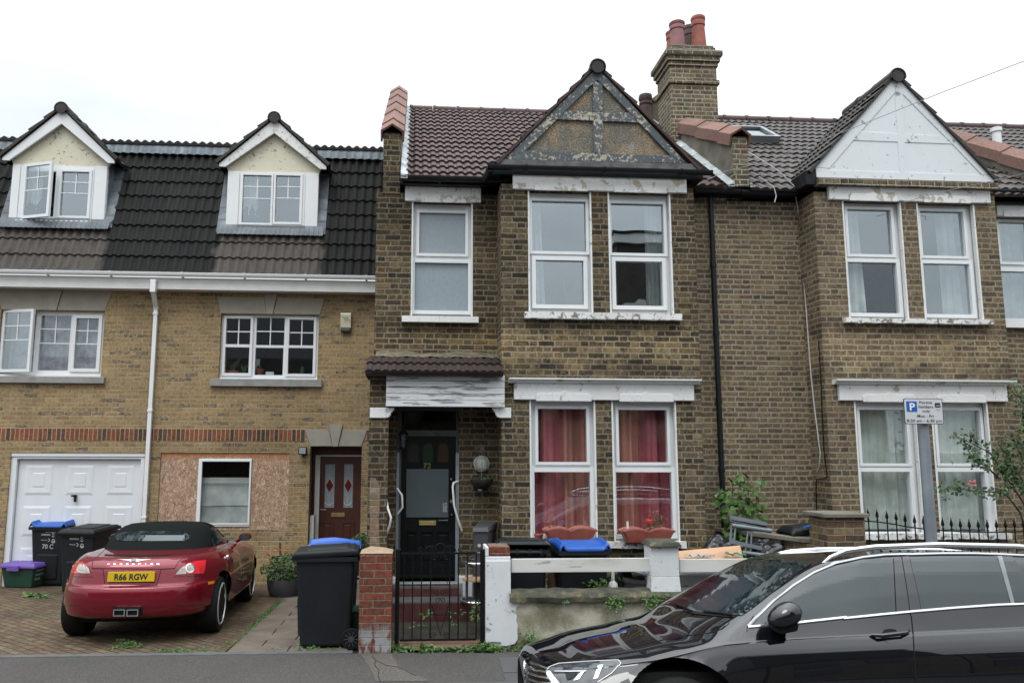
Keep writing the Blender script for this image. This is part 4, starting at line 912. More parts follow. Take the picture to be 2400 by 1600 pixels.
for r, a, t, b, bt, Y, m in ((H2, 941.8, 741, 1121.7, 755, YR, M_white), (H2, 1230, 733, 1598, 748, YB1, M_sill), (H2, 1226, 1269, 1608, 1284, YB1, M_sill), (H3, 1982, 747, 2326, 758, YB1, M_sill), (H3, 1998, 1249, 2370, 1263, YB1, M_sill), (H3, 2355, 748, 2460, 768, YR, M_white)):
    q = R(a, t, b, bt, Y - .07); mb = MB(); n = 26; rr = random.Random(int(a))
    for k in range(n):
        xa, xb = q[0] + (q[1]-q[0]) * k / n, q[0] + (q[1]-q[0]) * (k+1) / n; dd = rr.uniform(-.006, .006) if m is M_sill else 0
        mb.box(xa, xb, Y - .09 + dd, Y + .06, q[2] + dd, q[3])
    mb.build('sill', m, r)
# ---- windows
def sash2(root, op, top, bot, Y, gl, inset=.09, wt=(.035, .05), upper_opens=True, label=None):
    Yw = Y + inset; t = R(*top, Yw); b = R(*bot, Yw)
    fr = MB().slab(op[0] + .002, op[1] - .002, op[2] + .002, op[3] - .002, [t, b], Yw, Yw + .06)
    zt = (t[2] + b[3]) / 2
    for q, w_ in ((t, wt[0]), (b, wt[1])): fr.slab(q[0] - w_, q[1] + w_, q[2] - w_, q[3] + w_, [(q[0]+.004, q[1]-.004, q[2]+.004, q[3]-.004)], Yw - .03, Yw - .001)
    o = fr.build('window', M_upvc, root, bevel=.006)
    if label: o['label'] = label
    gl = gl if isinstance(gl, list) else [gl, gl]
    for q, g_ in zip((t, b), gl): MB().add([(q[0]-.01,Yw+.02,q[2]-.01),(q[1]+.01,Yw+.02,q[2]-.01),(q[1]+.01,Yw+.02,q[3]+.01),(q[0]-.01,Yw+.02,q[3]+.01)], [(0,1,2,3)]).build('pane', g_, o)
    e = MB()   # painted reveal edges
    for a, b_ in ((op[0], op[0] + .022), (op[1] - .022, op[1])): MB().box(a, b_, Y - .004, Yw - .032, op[2] + .002, op[3] - .002).build('reveal', M_white, o)
def zz(z, t): (a, b), (c, d) = z([(t[0], t[1]), (t[2], t[3])]); return (a, b, c, d)
sash2(H2, nw, zz(z4b, (517, 390, 945, 768)), zz(z4b, (475, 847, 970, 1290)), YR, M_frost)
sash2(H2, uL, zz(z5b, (374, 283, 874, 748)), zz(z5b, (410, 824, 854, 1236)), YB1, M_glass)
sash2(H2, uR, zz(z5b, (1102, 306, 1588, 764)), zz(z5b, (1143, 834, 1579, 1246)), YB1, M_glass)
sash2(H2, lL, zz(zR1, (430, 420, 881, 912)), (1251.5, 1104.6, 1383.4, 1251), YB1, M_glass_mid)
sash2(H2, lR, zz(zR1, (1170, 430, 1620, 915)), (1443, 1105, 1574.7, 1252), YB1, M_glass_mid)
sash2(H3, r1, zz(zR6, (580, 178, 1020, 630)), zz(zR6, (585, 706, 1080, 1218)), YB1, [M_glass, M_glass_mid])
sash2(H3, r2, zz(zR6, (1310, 196, 1745, 646)), zz(zR6, (1343, 720, 1812, 1230)), YB1, M_glass)
sash2(H3, s1, zz(zR7, (645, 625, 1075, 1120)), (2019, 1104, 2135, 1246), YB1, M_glass_mid)
sash2(H3, s2, zz(zR7, (1352, 630, 1755, 1120)), (2199, 1104, 2311, 1246), YB1, M_glass_mid)
sash2(H3, nw3, (2340, 522, 2480, 616), (2345, 637, 2480, 748), YR, M_glass)
# ---- curtains
def cur(op, f0, f1, Y, folds, amp, mat, label, group=None, taper=0, seed=1, z0=0):
    w_ = op[1] - op[0]; curtain(op[0] + w_*f0, op[0] + w_*f1, op[2] + .03 + z0, op[3] - .03, Y, folds, amp, mat, label, group, taper, seed)
YC = YB1 + .28
cur(uL, .03, .24, YC, 3, .02, M_net, 'thin white curtain at the left of the left upper bay window', 'curtains in the upper bay windows', -.35, 2)
cur(uR, .68, .97, YC, 4, .022, M_net, 'white curtain at the right of the right upper bay window', 'curtains in the upper bay windows', 0, 4)
cur(uR, .03, .16, YC + .1, 2, .02, M_lace, 'grey curtain at the left of the right upper bay window', 'curtains in the upper bay windows', 0, 5)
cur(lL, -.04, .55, YC, 1.7, .06, M_redcurt, 'crimson curtain, left half of the left ground floor bay window', 'red curtains in the ground floor bay', 0, 6); cur(lL, .53, 1.04, YC + .03, 1.6, .06, M_redcurt2, 'russet curtain, right half of the left ground floor bay window', 'red curtains in the ground floor bay', 0, 9)
cur(lR, -.04, .5, YC, 1.8, .06, M_redcurt2, 'russet curtain, left half of the right ground floor bay window', 'red curtains in the ground floor bay', 0, 12); cur(lR, .48, 1.04, YC + .03, 1.6, .06, M_redcurt, 'crimson curtain, right half of the right ground floor bay window', 'red curtains in the ground floor bay', 0, 14)
cur(r1, .06, .42, YC - .03, 2.5, .03, M_net, 'white curtain hanging left in the left window under the white gable', 'white curtains under the white gable', -.1, 3, .1)
cur(r2, .48, .97, YC - .03, 3.5, .035, M_net, 'white curtain hanging right in the right window under the white gable', 'white curtains under the white gable', -.1, 5, .06)
cur(s1, -.04, 1.04, YC, 6, .022, M_netg, 'grey-green net filling the left ground floor window behind the parking sign', 'net curtains behind the railings', 0, 8)
cur(s2, -.04, 1.04, YC, 6, .022, M_netg, 'grey-green net filling the right ground floor window behind the rose bush', 'net curtains behind the railings', 0, 9)
cur(nw3, .45, 1.0, YR + .3, 3, .03, M_net, 'white curtain in the narrow window at the right edge', None, 0, 9)
# items inside
q = [P(*v, YC) for v in z5b([(660, 1000), (690, 1000), (700, 1120), (745, 1110), (800, 950), (825, 960), (848, 1050), (865, 1250), (690, 1250), (668, 1100)])]
tag(MB().prism([(v.x, v.z) for v in q], YC, YC + .1).build('draped_clothes', M_sack, None, bevel=.01), 'dark garment draped over a chair back inside the left upper bay window', 'clothes')
q = [P(*v, YC - .05) for v in z5b([(1215, 1262), (1225, 1215), (1330, 1215), (1360, 1178), (1425, 1185), (1440, 1262)])]
tag(MB().prism([(v.x, v.z) for v in q], YC - .05, YC + .1).build('white_box', M_signgrey, None, bevel=.006), 'pale boxes on the sill inside the right upper bay window', 'box')
# ---- gables
def gable(root, base_l, base_r, apex, Yg, kind):
    bl, br, ap = (P(*v, Yg) for v in (base_l, base_r, apex))
    g = MB().prism([(bl.x, bl.z), (br.x, br.z), (ap.x, ap.z)], Yg, Yg + .12)
    return g, bl, br, ap
Yg = 10.1
GT = z2b
g, bl, br, ap = gable(H2, (1181, 384), (1630, 398), (1400, 158), Yg, 0)
go = MB().prism([(bl.x, bl.z), (br.x, br.z), (ap.x, ap.z)], Yg + .03, Yg + .1).build('gable', M_pebble, H2)
tb = MB()
def ppoly(z, pts, y0, y1, mb): mb.prism([(v.x, v.z) for v in (P(a, b, Yg) for a, b in z(pts))], y0, y1)
ppoly(z2b, [(125, 1072), (975, 232), (985, 235), (975, 350), (940, 378), (320, 995)], Yg - .012, Yg + .031, tb)
ppoly(z2b, [(985, 236), (1790, 1108), (1650, 1040), (1025, 385), (978, 350)], Yg - .013, Yg + .031, tb)
ppoly(z2b, [(125, 1074), (310, 996), (1655, 1042), (1792, 1112)], Yg - .010, Yg + .031, tb)
ppoly(z2b, [(940, 352), (1026, 380), (1026, 640), (940, 632)], Yg - .008, Yg + .031, tb)
ppoly(z2b, [(945, 712), (1027, 718), (1030, 1018), (948, 1014)], Yg - .008, Yg + .031, tb)
ppoly(z2b, [(690, 630), (1290, 645), (1372, 735), (605, 706)], Yg - .006, Yg + .031, tb)
tb.build('gable_timber', M_timber, go, bevel=.004)
sb = MB(); a, b = P(*z2b([(90, 1080)])[0], Yg), P(*z2b([(1880, 1150)])[0], Yg)
sb.prism([(v.x, v.z) for v in (P(c, d, Yg) for c, d in z2b([(95, 1076), (1850, 1118), (1930, 1180), (75, 1124)]))], Yg - .02, Yg + .1)
sb.build('fascia_board', plain('weathered fascia board', (.1,.1,.1), .8, .4, 8), H2)
fz0, fz1 = P(1400, 412, Yg).z, P(1400, 386, Yg).z; fr0, fr1 = P(1040, 436, YR - .1).z, P(1040, 415, YR - .1).z; fq0, fq1 = P(1700, 459, YR - .1).z, P(1700, 445, YR - .1).z
fb = MB().box(bx0 - .15, bx1 + .12, Yg + .035, YB1 - .002, fz0, fz1); fb.box(bx0 - .15, bx0 - .005, YB1, YR, fz0, fz1).box(bx1 + .005, bx1 + .12, YB1, YR, fz0, fz1); fb.box(-.2, bx0 - .16, YR - .16, YR - .002, fr0, fr1).box(bx1 + .121, PW + .6, YR - .12, YR - .002, fq0, fq1); fb.build('black_fascia', M_gutter_blk, H2)
zg_ = P(1400, 396, 10.02).z
gm = MB(); gutter(gm, bx0 - .2, bx1 + .2, 10.02, zg_ - .0, .05); zge = P(1050, 420, 10.45).z; gutter(gm, -.18, bx0 - .15, 10.45, zge + .02, .06)
gm.tube([(bx0 - .2, 10.45, zge), (bx0 - .18, 10.2, zg_ - .06), (bx0 - .16, 10.02, zg_ - .03)], .05, 8)
gutter(gm, bx1 + .12, PW - .01, 10.5, P(1690, 446, 10.5).z, .055); gm.build('gutter', M_gutter_blk, H2, smooth=True)
def groof(root, base_l, base_r, apex, Yv, mat, over=.02, L=3.0, nv=8, amp=.02, flat=False):
    bl, br, ap = (P(*v, Yv) for v in (base_l, base_r, apex)); mb = MB()
    for s, b_ in ((-1, bl), (1, br)):
        O = Vector((b_.x, Yv, b_.z)); V = Vector((ap.x - b_.x, 0, ap.z - b_.z)); H = V.length
        tile_roof(mb, O, (0, 1, 0), V, L, H, 11, nv, amp, .03, 'double', 6)
        Vn = V.normalized(); nn = Vector((0, 1, 0)).cross(Vn); nn = -nn if nn.z < 0 else nn
        for r in range(nv):
            a = O + Vn * (r * H / nv); b2 = O + Vn * ((r + 1) * H / nv); lo = nn * -.004
            mb.hexa([a + lo, b2 + lo, b2 + lo + Vector((0,.3,0)), a + lo + Vector((0,.3,0)), a + nn * .05, b2 + nn * .018, b2 + nn * .018 + Vector((0,.3,0)), a + nn * .05 + Vector((0,.3,0))])
    o = mb.build('gable_roof', mat, root)
    halfround(MB(), (ap.x, Yv - .04, ap.z - .035), .1, L).build('ridge_tile', M_tile_verge, o, smooth=True); MB().lathe([(.088, 0), (.088, .03)], (ap.x, Yv - .03, ap.z - .035), 22, 'y').build('ridge_mortar', M_tile_verge, o)
    if L < 2: MB().prism([(bl.x + .05, bl.z), (br.x - .05, br.z), (ap.x, ap.z - .02)], Yv + L - .05, Yv + L).build('gable_back', M_cement, o)
    # timbers' underside closing the slope
    return o
groof(H2, (1167, 384), (1640, 399), (1400, 153), Yg - .035, M_tile_mid)
# ---- white gable
Yw = 10.12
bl, br, ap = P(1912, 394, Yw), P(2332, 427, Yw), P(2102, 181, Yw)
wg = MB().prism([(v.x, v.z) for v in (P(*q, Yw) for q in ((1916, 414), (2331, 426), (2329, 418), (2104, 181), (2096, 181), (1911, 393)))], Yw + .009, Yw + .14)
WG = wg.build('gable', M_gablewhite, H3)
tb = MB()
def wp(pts, y0): tb.prism([(v.x, v.z) for v in (P(a, b, Yw) for a, b in zR5(pts))], y0, Yw + .021)
wp([(52, 1085), (65, 1190), (1925, 1243), (1925, 1170), (1800, 1165), (185, 1112), (195, 1100)], Yw - .001)
wp([(52, 1083), (195, 1098), (445, 805), (885, 300), (905, 150), (875, 152)], Yw - .003)
wp([(907, 151), (950, 152), (1925, 1168), (1798, 1163), (1490, 842), (975, 325), (890, 302)], Yw - .002)
wp([(885, 302), (975, 326), (1000, 1140), (940, 1136)], Yw - .0005)
wp([(530, 710), (1390, 755), (1488, 840), (447, 802)], Yw + .0005)
tb.build('gable_timber', M_gablewhite, WG, bevel=.004)
cb = MB(); rr = random.Random(4); a, b = P(1914, 424, 10.12), P(2336, 436, 10.12); n = 24
for k in range(n):
    x = a.x + (b.x - a.x) * k / n; z = a.z + (b.z - a.z) * k / n; cb.box(x, x + (b.x-a.x)/n - .008, 10.07 + rr.uniform(-.008,.008), YB1 + .01, z - .06, z + .025)
cb.build('brick_ledge', M_brick_chim, H3)
groof(H3, (1901, 404), (2343, 430), (2102, 174), Yw - .035, M_tile_verge, nv=8, L=1.3)
fs0, fs1 = P(1905, 432, Yw).z, P(1905, 400, Yw).z; fe0 = P(2380, 473, YR - .1).z
gm = MB().box(cx0 - .14, cx0 - .005, Yw, YR, fs0, fs1); gm.box(PW + .61, cx0 - .141, YR - .12, YR - .002, fq0, fq1).build('black_fascia', M_gutter_blk, H3); gutter(MB(), PW, cx0 - .1, 10.5, P(1750, 449, 10.5).z, .055).build('gutter', M_gutter_blk, H3)
MB().box(cx1 + .005, XR, YR - .1, YR - .002, fe0, ZE + .02).build('black_fascia', M_gutter_blk, H3); gutter(MB(), cx1 + .05, XR, 10.5, P(2380, 448, 10.5).z, .06).build('gutter', M_gutter_blk, H3)
# ---- main roofs
ze = 5.72; zr = 8.55; V = Vector((0, 14.5 - 10.45, zr - ze))
mb = MB(); tile_roof(mb, (-.17, 10.42, ze), (1, 0, 0), V, PW - .1, V.length, 36, 16, .024, .034, 'double', 8); RM = mb.build('roof', M_tile_mid, H2, smooth=35)
mb = MB(); tile_roof(mb, (PW + .12, 10.42, ze - .02), (1, 0, 0), V, 5.0, V.length, 36, 16, .022, .03, 'double', 8); RR_ = mb.build('roof', M_tile_dark, H3, smooth=35)
for r, a, b, m in ((H2, -.12, PW - .1, M_tile_mid), (H3, PW + .1, 9.6, M_tile_mid)):
    rt = MB(); x = a
    while x < b: rt.lathe([(.11, 0), (.118, .01), (.118, .05), (.105, .06), (.105, .44)], (x, 14.5, zr - .015), 14, 'x'); x += .45
    rt.build('ridge_tile', m, r, smooth=True)
MB().box(-.5, 9.7, 14.45, 14.55, 5.5, zr - .05).build('rear_wall', M_brick_mid, H2)
# ---- parapets
def parapet(root, xa, xb, yf, zf, zpk, name='parapet', side=M_cement, pier_bot=None, front=M_brick_mid, ye=14.5, zend=None):
    s = (zr - ze) / (14.5 - 10.45); zend = zend or (zpk + s * (ye - yf))
    w_ = (xb - xa) / 2; xm = (xa + xb) / 2
    o = MB().prismx([(yf, pier_bot), (yf, zpk - .02), (ye, zend - .02), (ye, ZE + .03), (YR - .001, ZE + .03), (YR - .001, pier_bot)], xa, xb).build(name, front, root)
    MB().prismx([(yf + .004, zpk - .25), (yf + .004, zpk - .05), (ye - .02, zend - .05), (ye - .02, zend - .9), (yf + .3, zf - .1), (yf + .004, zf - .15)], xa - .006, xa - .001).build('cement_side', side, o)
    MB().prismx([(yf + .004, zpk - .25), (yf + .004, zpk - .05), (ye - .02, zend - .05), (ye - .02, zend - .9), (yf + .3, zf - .1), (yf + .004, zf - .15)], xb + .001, xb + .006).build('cement_side', side, o)
    c = MB(); sloped(c, (xm, yf - .06, zpk), (xm, ye + .02, zend), w_ + .045, .1); c.build('coping', M_terracotta, o)
    return o
PL = parapet(H2, P(898, 400, 10.62).x, P(938, 400, 10.62).x, 10.665, 6.3, P(918, 306, 10.62).z, pier_bot=ZE - .02, zend=P(944, 212, 14.5).z)
def flash(root, x, dx, z0off=.0, mat=M_lead_pale):
    f = MB(); s = (zr - ze) / 4.05; n = 9
    for k in range(n):
        y0 = 10.38 + 4.05 * k / n; y1 = 10.38 + 4.05 * (k + 1) / n + .04; z0 = ze + s * (y0 - 10.42) + .06; z1 = ze + s * (y1 - 10.42) + .06
        f.hexa([(x, y0, z0), (x + dx, y0, z0 - .01), (x + dx, y1, z1 - .01), (x, y1, z1), (x, y0, z0 + .05), (x + dx * .4, y0, z0 + .03), (x + dx * .4, y1, z1 + .02), (x, y1, z1 + .04)])
        f.box(min(x, x+dx), max(x, x+dx), y0, y0 + .02, z0 - .02, z0 + .012)
    return f.build('lead_flashing', mat, root)
flash(H2, P(938, 400, 10.42).x + .007, .095)
xpa, xpb = P(1719, 400, 10.42).x, P(1754, 400, 10.42).x
parapet(H2, xpa, xpb, 10.42, 6.1, P(1738, 318, 10.42).z, pier_bot=fq1, ye=12.5, front=M_brick_chim, zend=P(1632, 284, 12.45).z)
flash(H2, xpa - .007, -.085); flash(H3, xpb + .007, .06)
# right-hand parapet of the right house
xq = P(2262, 330, 13.4).x
parapet(H3, 9.36, 9.58, 10.42, 6.1, 6.08, pier_bot=ZE + .03, front=M_brick_chim, ye=14.4, zend=8.72)
# next roof beyond
H4 = thing('terraced_house', 'tiled roof of the next house at the right edge with a pale vent pipe', 'house', (9.8, YR, 0))
mb = MB(); tile_roof(mb, (9.62, 10.42, ze - .02), (1, 0, 0), V, 6.0, V.length, 40, 16, .022, .03, 'double', 6); mb.build('roof', M_tile_dark, H4, smooth=35)
rt = MB(); x = 9.6
while x < 15: rt.lathe([(.11, 0), (.118, .01), (.118, .05), (.105, .06), (.105, .44)], (x, 14.5, zr - .015), 14, 'x'); x += .45
rt.build('ridge_tile', M_tile_mid, H4, smooth=True); MB().box(XR + .01, 15.5, YR, YR + .2, -.2, ZE).build('wall', M_brick_right, H4)
VP_ = (2338, 344)
# ---- chimney
cxa, cxb = P(1573, 250, 12.5).x, P(1683, 250, 12.5).x; cya, cyb = 12.5, 13.2; zt = P(1630, 110, 12.5).z
def lvl(py): return P(1683, py, 12.5).z
CH = thing('chimney_stack', 'corbelled brick chimney stack with a cluster of clay pots', 'chimney', ((cxa+cxb)/2, cya, 6)) if False else None
cm = MB(); cm.box(cxa, cxb, cya, cyb, 6.2, zt)
for (pa, pb, e) in ((190, 200, .035), (148, 158, .025), (136, 148, .055), (124, 136, .09)):
    cm.box(cxa - e, cxb + e, cya - e, cyb + e, lvl(pb), lvl(pa))
CHO = cm.build('chimney', M_brick_chim, H2, bevel=.01)
MB().box(cxa + .02, cxb - .02, cya + .02, cyb - .02, zt, zt + .05).build('flaunching', M_cement, CHO, bevel=.02)
def pot(px, Y, top_py, r0, r1, m, roll=True):
    c = P(px, 105, Y); h = P(px, top_py, Y).z - zt - .03; c = Vector((c.x, Y, zt + .03))
    pr_ = [(r0, 0), (r1 * 1.02, h * .68), (r1, h * .7), (r1 * 1.13, h * .72), (r1 * 1.13, h * .84), (r1 * 1.08, h * .86), (r1 * 1.2, h * .9), (r1 * 1.2, h * .97), (r1 * 1.05, h), (r1 * .85, h), (r1 * .85, h * .8), (.001, h * .8)]
    MB().lathe(pr_, c, 22).build('chimney_pot', m, CHO, smooth=True)
pot(1638, 12.68, 41, .135, .105, M_pot_red); pot(1588, 12.68, 54, .135, .115, M_pot_pink); pot(1566 + 9, 13.0, 76, .115, .09, M_pot_red); pot(1617, 13.02, 63, .12, .1, M_pot_dark)
# distant pot stub and coping behind the gable
pr_ = [P(a, b, 13.9) for a, b in z2b([(1455, 700), (1475, 520), (1545, 478), (1545, 760)])]; rp = MB().prism([(v.x, v.z) for v in pr_], 13.9, 14.3).build('rear_parapet', M_cement, H2)
pr_ = [P(a, b, 13.86) for a, b in z2b([(1470, 525), (1530, 478), (1550, 478), (1550, 505), (1500, 540)])]; MB().prism([(v.x, v.z) for v in pr_], 13.85, 14.32).build('coping', M_terracotta, rp)
q = P(1512, 243, 14.45); MB().lathe([(.1, -.3), (.1, 0), (.12, .02), (.12, .06), (.1, .07), (.13, .12), (.12, .2), (.08, .22)], (P(1513, 243, 13.8).x, 13.8, P(1513, 248, 13.8).z), 16).build('ridge_terminal', M_pot_dark, H2, smooth=True); st = MB().lathe([(.12, 0), (.12, .16), (.14, .17), (.14, .3), (.11, .31)], (q.x, 14.45, q.z - .25), 16); 
# ---- skylight
s_ = (zr - ze) / 4.05
def onroof(px, py):
    d = ray(px, py); n = Vector((0, -s_, 1)); p0 = Vector((0, 10.42, ze + .06)); t = (p0 - CAM).dot(n) / d.dot(n); return CAM + d * t
q = [onroof(*v) for v in ((1693, 306), (1757, 306), (1780, 325), (1722, 327))]
cx_, cy_ = (q[0].x + q[1].x) / 2 + .1, (q[0].y + q[3].y) / 2; n = Vector((0, -s_, 1)).normalized(); vv = Vector((0, 1, s_)).normalized()
c = Vector((cx_, cy_, ze + .06 + s_ * (cy_ - 10.42))); w2, h2 = .38, .42; sk = MB()
def rect(w_, h_, o_): return [c + Vector((a * w_, 0, 0)) + vv * (b * h_) + n * o_ for a, b in ((-1,-1),(1,-1),(1,1),(-1,1))]
A, B, C_, D_ = rect(w2, h2, -.02), rect(w2, h2, .09), rect(w2 - .07, h2 - .07, .09), rect(w2 - .07, h2 - .07, .05)
sk.add(A + B + C_ + D_, [(k, (k+1)%4, (k+1)%4+4, k+4) for k in range(4)] + [(k+4, (k+1)%4+4, (k+1)%4+8, k+8) for k in range(4)] + [(k+8, (k+1)%4+8, (k+1)%4+12, k+12) for k in range(4)])
SK = sk.build('skylight', M_grey, H3); MB().add(D_, [(0,1,2,3)]).build('pane', M_glass, SK)
a = onroof(*VP_); b = P(2338, 300, a.y); MB().tube([a - Vector((0,0,.3)), (a.x, a.y, b.z)], .075, 14).tube([(a.x, a.y, b.z - .08), (a.x, a.y, b.z - .01)], .095, 14).build('vent_pipe', M_upvc, H4, smooth=True)
# ---- drainpipe
xdp = P(1679, 800, 10.62).x; dp = MB(); zt_ = P(1668, 452, 10.6).z
dp.tube([(xdp, 10.62, .3), (xdp, 10.62, zt_)], .036, 12)
for py in (620, 780, 940, 1100): z_ = P(1680, py, 10.62).z; dp.tube([(xdp, 10.62, z_ - .035), (xdp, 10.62, z_ + .035)], .045, 12)
dp.build('drainpipe', M_gutter_blk, H2, smooth=True)
# ---- porch: side pier, corbels, boarded front, little tiled roof
pz = P(885, 876, YB1).z; pm = MB().box(-.549, -.301, YB1, YR - .001, -.2, pz + .05); pm.build('porch_pier', M_brick_mid, H2)
yb = 10.1; q = [P(905, 915, yb).x, P(1183, 915, yb).x, P(1044, 953, yb).z, P(1044, 877, yb).z]; bm = MB(); n = 5; h = (q[3] - q[2]) / n
for k in range(n): bm.box(q[0], q[1], yb + .003 * (k % 2), yb + .04, q[2] + h * k + .002, q[2] + h * (k + 1) - .003)
CB = bm.build('porch_boards', M_boards, H2, bevel=.004)
MB().box(q[0] + .01, q[1] - .05, yb + .05, YR - .002, q[2] + .3, q[2] + .33).build('porch_ceiling', M_black, H2)
MB().box(q[0] - .0, q[0] + .03, yb + .041, YR - .002, q[2] + .01, q[3]).build('porch_cheek', M_boards, H2)
for (a, b, fl) in ((867, 905, 1), (1172, 1198, -1)):
    k = R(a, 955, b, 979, YB1 - .03); sb = MB().box(k[0], k[1], YB1 - .04, YB1 + .02, k[2], k[3])
    xe = k[1] if fl > 0 else k[0]; w_ = .1 * fl; za, zb_ = k[3], k[2]
    pts = [(xe, za), (xe + w_, za), (xe + w_, za - .03), (xe + w_ * .8, za - .035), (xe + w_ * .8, za - .055), (xe + w_ * .6, za - .06), (xe + w_ * .62, zb_ + .05), (xe + w_ * .35, zb_ + .01), (xe, zb_)]
    if fl < 0: pts = pts[::-1]
    sb.prism(pts, YB1 - .035, YR - .3 if fl > 0 else YB1 + .02); sb.build('corbel', M_white, H2, bevel=.006)
tz0, tz1 = P(1010, 874, 9.95).z, P(1010, 838, 10.4).z; O = Vector((P(856, 873, 9.95).x, 9.95, tz0)); wdt = P(1180, 873, 9.95).x - O.x - .0; V2 = Vector((0, .48, tz1 - tz0)); mb = MB()
tile_roof(mb, O, (1, 0, 0), V2, wdt, V2.length, 17, 2, .018, .03, 'double', 8); O2 = O + V2; mb.box(O.x, O.x + wdt, 9.97, YR, tz0 - .03, tz0 - .005)
mb.build('porch_roof', tiles('mossy porch tile', (.02,.015,.013), (.05,.036,.032), .5, .9), H2, smooth=35)
fl = MB(); rr = random.Random(9)
fl.grid(lambda u, v: (O.x + .1 + (wdt - .1) * u, 10.4 + .28 * v, tz1 + .01 + .1 * v + .014 * math.sin(u * 11) * v + .008 * math.sin(u * 31)), 50, 4); fl.build('mortar_fillet', plain('mossy mortar fillet', (.12,.105,.07), .95, .5, 9, .5), H2, smooth=True)
# ---- front door of 72
YDr = YR + .0; fx0, fx1 = dor[0], dor[1]
dz0 = P(1005, 1355, YR + .05).z; fz1 = dor[3]
df = MB(); tr0, tr1 = P(1000, 1022, YR + .04).z, P(1000, 1008, YR + .04).z
df.slab(fx0 + .002, fx1 - .002, dz0, fz1, [(fx0 + .06, fx1 - .035, dz0, tr0), (fx0 + .06, fx1 - .035, tr1, fz1 - .04)], YR + .02, YR + .1)
DF = df.build('door_frame', plain('dark grey frame', (.05,.05,.05), .6, .3, 9), H2, bevel=.006)
MB().add([(fx0+.05,YR+.06,tr1),(fx1-.03,YR+.06,tr1),(fx1-.03,YR+.06,fz1-.03),(fx0+.05,YR+.06,fz1-.03)], [(0,1,2,3)]).build('fanlight', M_glass_lo, DF)
for (a, b) in ((fx0 - .0, fx0 + .035), (fx1 - .04, fx1 + .005)): MB().box(a, b, YR - .012, YR + .019, dz0 - .12, P(1000, 1060, YR).z).build('trim', M_galv, DF)
Yd = YR + .05; dd = MB(); dL, dR = fx0 + .062, fx1 - .037; arch = []
for (a, b) in ((955, 983), (990.5, 1016.5), (1025, 1052)): arch.append(R(a, 1037, b, 1082, Yd))
lp = [R(a, 1246, b, 1318, Yd) for a, b in ((951, 976), (988, 1014), (1024.5, 1053))]
dd.slab(dL, dR, dz0, tr0, arch + lp, Yd, Yd + .05)
for q in lp: dd.box(q[0] - .002, q[1] + .002, Yd + .02, Yd + .049, q[2] - .002, q[3] + .002); dd.box(q[0] + .03, q[1] - .03, Yd + .008, Yd + .02, q[2] + .04, q[3] - .04)
DD = dd.build('front_door', M_black, H2, bevel=.004)
for q, m in zip(arch, (plain('dark pebble glass', (.02,.022,.022), .15), plain('green pebble glass', (.01,.03,.016), .2), plain('amber pebble glass', (.035,.024,.012), .2))):
    r_ = (q[1]-q[0])/2; pts = [(q[0], q[2]), (q[1], q[2])] + [((q[0]+q[1])/2 + r_ * math.cos(t), q[3] - r_ + r_ * math.sin(t)) for t in [math.pi*k/10 for k in range(11)]]
    MB().prism(pts, Yd + .025, Yd + .03).build('arched_pane', m, DD)
    cr = MB()
    for sgn in (0, 1):   # spandrels that turn the square hole into an arch
        pp = [((q[0]+q[1])/2 + r_ * math.cos(t), q[3] - r_ + r_ * math.sin(t)) for t in [math.pi/2 * (k/6) + (math.pi/2 if sgn else 0) for k in range(7)]]
        cr.prism(pp + [(q[0] if sgn else q[1], q[3] + .002)], Yd + .002, Yd + .026)
    cr.build('arch_corner', M_black, DD)
q = R(952, 1099, 1051, 1211.7, Yd); MB().box(q[0], q[1], Yd - .012, Yd - .001, q[2], q[3]).build('grey_panel', plain('dull grey sheet over door glass', (.062,.078,.085), .35, .12, 3), DD, bevel=.003)
MB().box(q[1] - .075, q[1] - .015, Yd - .016, Yd - .0125, q[2] + .07, q[2] + .19).build('sticker', plain('faded sticker', (.2,.22,.22), .6, .6, 40), DD)
t0 = P(1001, 1096, Yd); text_mb('72', t0 + Vector((0, -.012, 0)), (1, 0, 0), (0, 0, 1), .066, width=.1, bold=.01).build('house_number', M_gold, DD)
q = R(982, 1219, 1022, 1230.5, Yd); lb = MB().box(q[0], q[1], Yd - .012, Yd - .001, q[2], q[3]).build('letterbox', M_gold, DD, bevel=.004)
q2 = R(986, 1221.5, 1015, 1228.5, Yd); MB().box(q2[0], q2[1], Yd - .0145, Yd - .0125, q2[2], q2[3]).build('sticker', M_sticker, lb); text_mb('NO JUNK MAIL', ((q2[0]+q2[1])/2, Yd - .0165, q2[2] + .012), (1,0,0), (0,0,1), .022, width=(q2[1]-q2[0])*.9).build('lettering', M_txtblk, lb)
h_ = P(1038, 1218, Yd); MB().tube([(h_.x - .06, Yd - .03, h_.z), (h_.x + .05, Yd - .03, h_.z)], .009, 8).tube([(h_.x + .05, Yd - .03, h_.z), (h_.x + .05, Yd, h_.z)], .012, 8).build('handle', M_chrome, DD)
for (a, b, r_, m) in ((1058, 1174, .022, M_gold), (1057, 1122, .014, M_chrome), (1058, 1205, .01, M_chrome)):
    c = P(a, b, Yd); MB().lathe([(r_, -.015), (r_, 0), (r_ * .6, 0)], (c.x, Yd - .001, c.z), 16, 'y').build('lock', m, DD, smooth=True)
MB().box(dL, dR, Yd - .02, Yd - .001, dz0 + .02, dz0 + .05).build('weather_bar', M_iron, DD)
